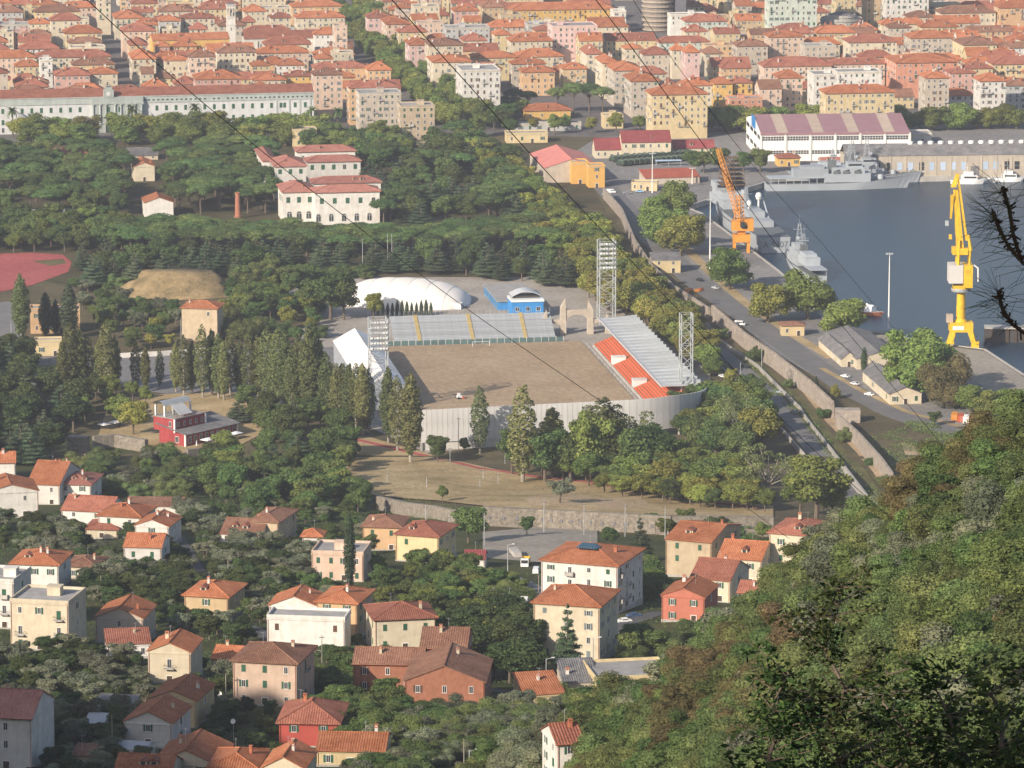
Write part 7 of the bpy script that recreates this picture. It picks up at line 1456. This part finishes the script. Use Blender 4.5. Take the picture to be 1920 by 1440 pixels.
wood([(960, 880), (1260, 870), (1420, 930), (1460, 955), (1250, 935), (1060, 905)], [('oak', 2), ('plane', 3), ('lime', 1)], 6.5, 10, 15, 'in the belt between near stand and dry field', 44, 1.2)
wood([(1100, 915), (1260, 930), (1450, 952), (1440, 962), (1250, 946), (1110, 930)], [('plane', 2), ('oak', 1), ('lime', 1)], 7, 8, 11, 'along the lower edge of the belt', 16, 1.2)
wood([(1270, 770), (1400, 760), (1440, 840), (1400, 880), (1270, 850)], [('oak', 4), ('plane', 1)], 8, 12, 16, 'right of the near stand', 24, 1.15)
# gardens among the near houses
tree_px('cypress', 656, 1110, 958, 'beside the pale pink house', 1.0); tree_px('cedar', 1064, 1262, 1130, 'before the tall cream house', .62); tree_px('cedar', 1200, 1055, 968, 'behind the white apartment house', .8); tree_px('oak', 1145, 1030, 985, 'behind the white apartment house', 1.2); tree_px('oak', 878, 1020, 948, 'against the retaining wall', 1.4); tree_px('oak', 988, 1005, 965, 'against the retaining wall', 1.1)
wood([(660, 1060), (870, 1070), (900, 1110), (870, 1170), (820, 1200), (690, 1120)], [('oak', 4), ('plane', 1)], 5.5, 4.5, 8.8, 'between the yellow house and the brick farmhouse', 34, 1.2)
wood([(880, 1170), (1005, 1170), (1010, 1290), (900, 1280)], [('shaded_oak', 5), ('plane', 1)], 5.5, 8, 14, 'between brick farmhouse and tall cream house', 24, 1.2)
wood([(330, 960), (440, 1000), (680, 1050), (640, 1100), (420, 1080), (340, 1020)], [('olive', 4), ('shaded_oak', 3)], 5, 4.5, 8, 'on the olive slope under the beige house', 60, 1.3)
wood([(-40, 985), (110, 985), (200, 1040), (240, 1110), (190, 1150), (150, 1110), (-40, 1010)], [('olive', 3), ('shaded_oak', 3)], 5, 4.5, 8.5, 'among the houses of the upper left row', 36, 1.3)
wood([(150, 1100), (340, 1080), (440, 1140), (500, 1200), (430, 1230), (360, 1200), (180, 1140)], [('shaded_oak', 5), ('olive', 1)], 5.5, 4.5, 8.0, 'on the dark slope above the lane', 46, 1.3)
wood([(-40, 1230), (140, 1225), (270, 1250), (280, 1330), (230, 1400), (60, 1360), (-40, 1320)], [('olive', 3), ('shaded_oak', 4)], 5.2, 3.8, 7.2, 'in the shaded gardens at lower left', 60, 1.3)
wood([(370, 1250), (440, 1280), (530, 1340), (520, 1440), (400, 1400), (350, 1330)], [('shaded_oak', 3), ('olive', 1)], 5, 3.0, 6.4, 'between the yellow gable and the red house', 26, 1.2)
wood([(60, 1380), (230, 1400), (290, 1440), (60, 1500)], [('shaded_oak', 3), ('olive', 1)], 5, 3.8, 7.2, 'at the bottom left edge', 22, 1.2)
wood([(620, 1300), (680, 1310), (760, 1350), (760, 1400), (640, 1400)], [('oak', 3), ('dark_bush', 2)], 5, 5, 9, 'left of the brick farmhouse gable', 16, 1.2)
wood([(1180, 1060), (1250, 1080), (1240, 1180), (1340, 1190), (1400, 1150), (1380, 1230), (1270, 1270), (1150, 1250), (1130, 1200)], [('oak', 3), ('bush', 2), ('plane', 1)], 5, 5, 9, 'between tall cream house and brick-red house', 40, 1.2)
wood([(700, 1330), (900, 1335), (1000, 1330), (1060, 1320), (1120, 1340), (1040, 1380), (860, 1430), (720, 1480), (640, 1490), (700, 1400)], [('olive', 2), ('pale_bush', 2), ('bush', 3), ('dark_bush', 1)], 4.6, 4, 7, 'in the silvery scrub below the brick farmhouse', 80, 1.25)
wood([(340, 900), (460, 930), (640, 960), (720, 1000), (680, 1060), (500, 1010), (330, 960)], [('oak', 3), ('olive', 1), ('bush', 1)], 5.5, 3.8, 7.2, 'in the gardens under the thicket', 40, 1.3)
wood([(200, 1000), (340, 1010), (420, 1090), (520, 1100), (500, 1180), (300, 1100)], [('shaded_oak', 4), ('olive', 1)], 5.5, 4.5, 8.0, 'along the upper lane', 40, 1.3)
wood([(440, 1060), (660, 1100), (690, 1180), (680, 1260), (560, 1260), (440, 1190)], [('oak', 4), ('olive', 1)], 5.5, 3.8, 7.2, 'round the white terraced house', 36, 1.3)
wood([(560, 1240), (720, 1250), (760, 1330), (640, 1420), (540, 1330)], [('oak', 3), ('dark_bush', 1)], 5, 3.8, 7.2, 'between the dusky pink house and brick wing', 30, 1.3)
wood([(860, 1090), (1010, 1110), (1010, 1180), (900, 1150)], [('oak', 2), ('bush', 2)], 5, 4, 8, 'behind the yellow shed', 14, 1.2)
wood([(120, 860), (330, 860), (340, 950), (180, 930), (100, 890)], [('oak', 2), ('bush', 2), ('olive', 1)], 6, 4, 8, 'on the garden slope under the fort', 22, 1.2)
wood([(1180, 990), (1270, 985), (1450, 1010), (1560, 1010), (1540, 1060), (1440, 1050), (1250, 1010)], [('oak', 3), ('plane', 1)], 6, 5, 9, 'behind the orange-roofed row', 22, 1.2)
# the bushy hillside on the right: every big bush is a bush of its own
def hill_point(ypad=0.0):
    """a random place on the visible face of the spur"""
    while True:
        X = tr_rnd.uniform(840, 1990); sd = lerp_tab(SILD, X); nd = lerp_tab(NEARD, X); y = nd - 25 + (sd + 6 - nd + 25) * tr_rnd.random() ** .8; x = (X - 960) * 1.03 * y / F; return Vector((x, y, T(x, y)))
def hill_bushes():
    got = []; cells = {}
    for _ in range(26000):
        p = hill_point(); s = 5.0 if p.y > 560 else 4.2; key = (int(p.x // 4), int(p.y // 4))
        if any((p.x - a) ** 2 + (p.y - b) ** 2 < s * s for i in (-1, 0, 1) for j in (-1, 0, 1) for a, b in cells.get((key[0] + i, key[1] + j), ())): continue
        px, py = to_px(p)
        if py > 1475 or px > 1950 or px < 850 or blocked(p, .5): continue
        cells.setdefault(key, []).append((p.x, p.y)); br = any((px - a) ** 2 + ((py - b) * 1.2) ** 2 < r * r for a, b, r in ((1360, 1330, 120), (1690, 935, 70), (1480, 1230, 60), (1860, 870, 60), (1540, 1110, 40))); pl = any((px - a) ** 2 + ((py - b) * 1.2) ** 2 < r * r for a, b, r in ((1430, 1380, 50), (1640, 1110, 70), (1740, 1010, 50), (1000, 1400, 90), (1850, 1020, 50)))
        k = 'brown_bush' if br and tr_rnd.random() < .55 else 'pale_bush' if pl and tr_rnd.random() < .45 else tr_rnd.choices(['bush', 'dark_bush', 'brown_bush', 'pale_bush', 'olive', 'oak'], [5, 2.2, .12, .35, .4, 1.2])[0]; got.append((p, k))
    return got
for px, b_, tp in ((1135, 1462, 1402), (1112, 1470, 1415), (1090, 1482, 1440), (1150, 1448, 1392), (1120, 1455, 1400)): tree_px('brown_bush' if px > 1100 else 'bush', px, b_, tp, 'round the half-buried white house', 1.3)
HB = hill_bushes()
for p, k in HB: tree_at(k, p, tr_rnd.uniform(4.0, 7.5) * (1.15 if k in ('olive', 'oak') else 1), 'on the bushy hillside', tr_rnd.uniform(1.2, 1.6))
# give every tree its object and a label that tells it apart
KN = dict(shaded_oak='dark holm oak', round='round green tree', roundy='round yellow-green tree', plane='leafy green tree', lime='yellow-green tree', oak='dark green tree', pine='umbrella pine', poplar='poplar', cypress='cypress', cedar='layered conifer', olive='silvery olive tree', bush='green bush', brown_bush='russet bush', pale_bush='pale silvery bush', dark_bush='dark bush', bare='thin-leaved tree', palm='palm tree')
NM = dict(shaded_oak='shade_dark_oak', round='round_tree', roundy='round_tree', plane='plane_tree', lime='lime_tree', oak='shade_dark_oak', pine='umbrella_pine', poplar='poplar_tree', cypress='cypress_tree', cedar='cedar_tree', olive='olive_tree', bush='green_bush', brown_bush='russet_bush', pale_bush='silvery_bush', dark_bush='dark_bush', bare='bare_tree', palm='palm_tree')
buckets = {}
for q in TREES: buckets.setdefault((q[0], q[3]), []).append(q)
ti = 0
for (kind, zone), L in buckets.items():
    L.sort(key=lambda q: to_px(q[1])[0])
    for i, (k, p, h, z, wide) in enumerate(L):
        lab = f'{KN[k]} {zone}' + ('' if len(L) == 1 else f', {ordinal(i + 1)} from left')
        t = thing(NM[k] if k != 'oak' else 'slope_tree' if any(q in zone for q in ('slope', 'lane', 'thicket', 'hillside', 'lower left', 'bottom')) else 'park_tree' if any(q in zone for q in ('park', 'wood', 'college', 'belt', 'conifers')) else 'garden_tree', lab, 'bush' if 'bush' in k else 'tree', p, tr_rnd.uniform(0, 6.28), 'bushes on the hillside' if 'hillside' in zone else f'trees {zone}')
        cr, trk, h0 = PROTO[k][ti % len(PROTO[k])]; s = h / h0; ti += 1; sc = (s * wide, s * wide, s); obj('crown', cr, t, None, 0, sc); obj('trunk', trk, t, None, 0, sc)
# ------------------------------------------------------------------ undergrowth: scrub and weeds nobody could count
def scrub(name, areas, n, size, mat, hgt, label):
    P = []
    for poly in areas:
        W = [G(*q) for q in poly]; W2 = [(p.x, p.y) for p in W]; x0, x1, y0, y1 = min(p[0] for p in W2), max(p[0] for p in W2), min(p[1] for p in W2), max(p[1] for p in W2); m = 0; tries = 0
        while m < n // len(areas) and tries < n * 6:
            tries += 1; x, y = tr_rnd.uniform(x0, x1), tr_rnd.uniform(y0, y1)
            if in_poly(x, y, W2) and not blocked(Vector((x, y, 0)), -1.5) and not on_lane(x, y, 2.8):
                d = math.sin(x * .21) * math.sin(y * .17 + x * .05) + math.sin(x * .55 + y * .4) * .5
                if d > -.25: P.append((x, y, T(x, y) + hgt * abs(tr_rnd.gauss(0, .5)) * (.5 + .5 * min(1, d + .4)))); m += 1
    P = np.array(P); Nn = np.tile([0, -.25, 1.0], (len(P), 1)); o = obj(name, quads_mesh(name, leaf_quads(P, Nn, size, .8), mat)); tag(o, label, 'undergrowth', kind='stuff')
scrub('undergrowth', [[(330, 860), (640, 820), (700, 950), (900, 1000), (680, 1060), (330, 1010)], [(0, 960), (330, 1010), (700, 1080), (700, 1330), (300, 1250), (0, 1200)], [(0, 1220), (400, 1220), (700, 1330), (720, 1500), (0, 1500)], [(660, 1060), (1010, 1080), (1240, 1100), (1400, 1180), (1260, 1280), (1000, 1340), (700, 1340)]], 64000, .42, 'leaf_oak', 1.6, 'dark weeds and shrubs covering the ground between the near houses')
scrub('undergrowth', [[(1380, 660), (1480, 740), (1550, 815), (1650, 925), (1630, 935), (1530, 825), (1460, 750)], [(1610, 830), (1700, 800), (1720, 830), (1740, 890), (1660, 900)], [(1690, 790), (1790, 800), (1840, 830), (1740, 830)]], 14000, .5, 'leaf_maquis', 1.6, 'green weeds and creepers along the canal bank and old wall')
scrub('undergrowth', [[(640, 905), (820, 945), (940, 960), (1450, 975), (1450, 985), (900, 985), (700, 950)], [(660, 850), (960, 900), (1200, 925), (1300, 950), (900, 945), (680, 925)]], 20000, .36, 'leaf_maquis', .7, 'sparse weeds on the dry field')
def hill_scrub():
    P = []
    for _ in range(40000):
        p = hill_point(); P.append((p.x, p.y, p.z + abs(tr_rnd.gauss(0, .7))))
    P = np.array(P); o = obj('undergrowth', quads_mesh('undergrowth', leaf_quads(P, np.tile([0, -.4, 1.0], (len(P), 1)), .5, .8), 'leaf_maquis')); tag(o, 'low scrub filling the gaps between the hillside bushes', 'undergrowth', kind='stuff')
hill_scrub()
# ------------------------------------------------------------------ close to the camera: saplings at the lower right, a pine twig at the right edge
def leaf_shapes(P, D, size):
    """pointed leaves of six triangles each, folded along the midrib"""
    V, Fc = [], []
    for p, d in zip(P, D):
        d = Vector(d).normalized(); side = d.cross(Vector(RS.normal(size=3))).normalized(); up = side.cross(d); s = size * RS.uniform(.6, 1.3); p = Vector(p); o = len(V)
        V += [p, p + d * s * .3 + side * s * .22 + up * s * .05, p + d * s * .65 + side * s * .19 + up * s * .04, p + d * s - up * s * .06, p + d * s * .65 - side * s * .19 + up * s * .04, p + d * s * .3 - side * s * .22 + up * s * .05, p + d * s * .45 - up * s * .03]
        Fc += [(o, o + 1, o + 6), (o + 1, o + 2, o + 6), (o + 2, o + 3, o + 6), (o + 3, o + 4, o + 6), (o + 4, o + 5, o + 6), (o + 5, o, o + 6)]
    return V, Fc
def sapling(px, top, base_px, dist, spread, label, nb=60, mat='leaf_dark', size=.095):
    a = at_y(px, 1500, dist); gz = T(a.x, dist); top_p = at_y(px, top, dist); H_ = top_p.z - gz; t = thing('sapling', label, 'tree', (a.x, dist, gz), 0, 'leafy saplings near the camera'); b = MB(); P, D = [], []; r_ = random.Random(int(px))
    pts = [Vector((r_.uniform(-.05, .05) * i, r_.uniform(-.05, .05) * i, H_ * i / 8)) for i in range(9)]
    for i in range(8): b.tube(pts[i], pts[i + 1], .05 * (1 - i / 9), .05 * (1 - (i + 1) / 9), n=6)
    vis = 3.2
    for k in range(nb):
        z = H_ - vis * r_.random() ** .8; f = (H_ - z) / vis; i = min(7, max(0, int(z / H_ * 8))); s0 = pts[i] + (pts[i + 1] - pts[i]) * (z / H_ * 8 - i); th = r_.uniform(0, 6.28); ln = spread * (.25 + .75 * f ** .6) * r_.uniform(.4, 1.1)
        d = Vector((math.cos(th), math.sin(th), r_.uniform(.0, .7))).normalized(); e = s0 + d * ln; b.tube(s0, e, .012, .004, n=4)
        for j in range(int(12 + ln * 22)):
            g = r_.uniform(.15, 1.05); q = s0 + (e - s0) * g; P.append(q + Vector((r_.gauss(0, .05), r_.gauss(0, .05), r_.gauss(0, .05)))); D.append((d.x + r_.gauss(0, .9), d.y + r_.gauss(0, .9), d.z * .3 - .25 + r_.gauss(0, .6)))
    b.build('stem', 'bark', t); V, Fc = leaf_shapes(P, D, size); me = bpy.data.meshes.new('leaves'); me.from_pydata([tuple(v) for v in V], [], Fc); me.materials.append(MATS[mat]); obj('leaves', me, t)
sapling(1560, 1095, 1500, 62, 1.5, 'dark upright sapling rising before the hillside', 110); sapling(1460, 1215, 1500, 58, 1.1, 'dark sapling left of the tallest one at lower right', 90); sapling(1680, 1230, 1500, 56, 1.2, 'dark leafy sapling in the lower right, right of the tallest', 110)
sapling(1790, 1255, 1500, 54, 1.2, 'dark leafy sapling second from the right edge', 110); sapling(1900, 1200, 1500, 52, 1.2, 'dark leafy sapling at the right edge of the photo', 110); sapling(1600, 1340, 1500, 50, 1.1, 'lowest dark leafy sapling at the bottom of the photo', 100, size=.08)
def pine_twig(pts, label, seed):
    r_ = random.Random(seed); dist = 24.0; P = [at_y(x, y, dist) for x, y in pts]; o = P[0]; t = thing('pine_branch', label, 'branch', o, 0, 'pine twigs at the right edge'); b = MB(); nd = MB()
    for a, c in zip(P, P[1:]):
        b.tube(a - o, c - o, .011, .009, n=6)
    for k in range(len(P) - 1):
        for i in range(42):
            q = P[k] + (P[k + 1] - P[k]) * r_.random() - o; b.tube(q, q + Vector((r_.gauss(0, .02), r_.gauss(0, .02), r_.gauss(0, .02))), .006, n=3) if i % 3 == 0 else None
            if k == 0 or i % 5 == 0: d = Vector((r_.gauss(-.5, .8), r_.gauss(0, .5), r_.gauss(.1, .6))).normalized() * r_.uniform(.1, .2); nd.tube(q, q + d, .0012, n=3)
    b.build('twig', 'dark_wood', t); nd.build('needles', 'leaf_dark', t)
pine_twig([(1880, 350), (1893, 395), (1900, 440), (1915, 490), (1950, 520)], 'bare dark pine twig at the right edge over the water', 1); pine_twig([(1862, 397), (1872, 425), (1890, 460), (1912, 488)], 'short side twig joining the upper pine twig', 2); pine_twig([(1872, 545), (1878, 575), (1895, 605), (1940, 640)], 'lower dark pine twig with needle tuft at the right edge', 3)
# unseen oaks added left of and behind the viewpoint to throw shade on the saplings
for i, (x, y, h) in enumerate(((-14, 26, 15), (-22, 34, 16), (-8, 14, 14), (-28, 20, 16), (-18, 8, 15))):
    t = thing('shading_oak', f'unseen oak added to shade the saplings, {ordinal(i + 1)} beside the viewpoint', 'tree', (x, y, T(x, y)), i * 1.3, 'unseen oaks shading the saplings'); cr, trk, h0 = PROTO['oak'][i % 4]; s = h / h0; obj('crown', cr, t, None, 0, (s * 1.3, s * 1.3, s)); obj('trunk', trk, t, None, 0, (s * 1.3, s * 1.3, s))
# ------------------------------------------------------------------ summer haze
def haze():
    b = MB().box(-4000, 4000, -900, 6000, -12, 470); o = b.build('haze', 'wire'); o.data.materials.clear(); m = bpy.data.materials.new('haze_air'); m.use_nodes = True; n = m.node_tree.nodes; n.clear(); l = m.node_tree.links
    out = n.new('ShaderNodeOutputMaterial'); v = n.new('ShaderNodeVolumePrincipled'); v.inputs['Color'].default_value = (.88, .90, 1, 1); v.inputs['Density'].default_value = HAZE; v.inputs['Anisotropy'].default_value = .3
    l.new(v.outputs[0], out.inputs['Volume']); o.data.materials.append(m); tag(o, 'thin bluish summer haze over town and harbour', 'haze', kind='stuff')
HAZE = 0.000065
haze()
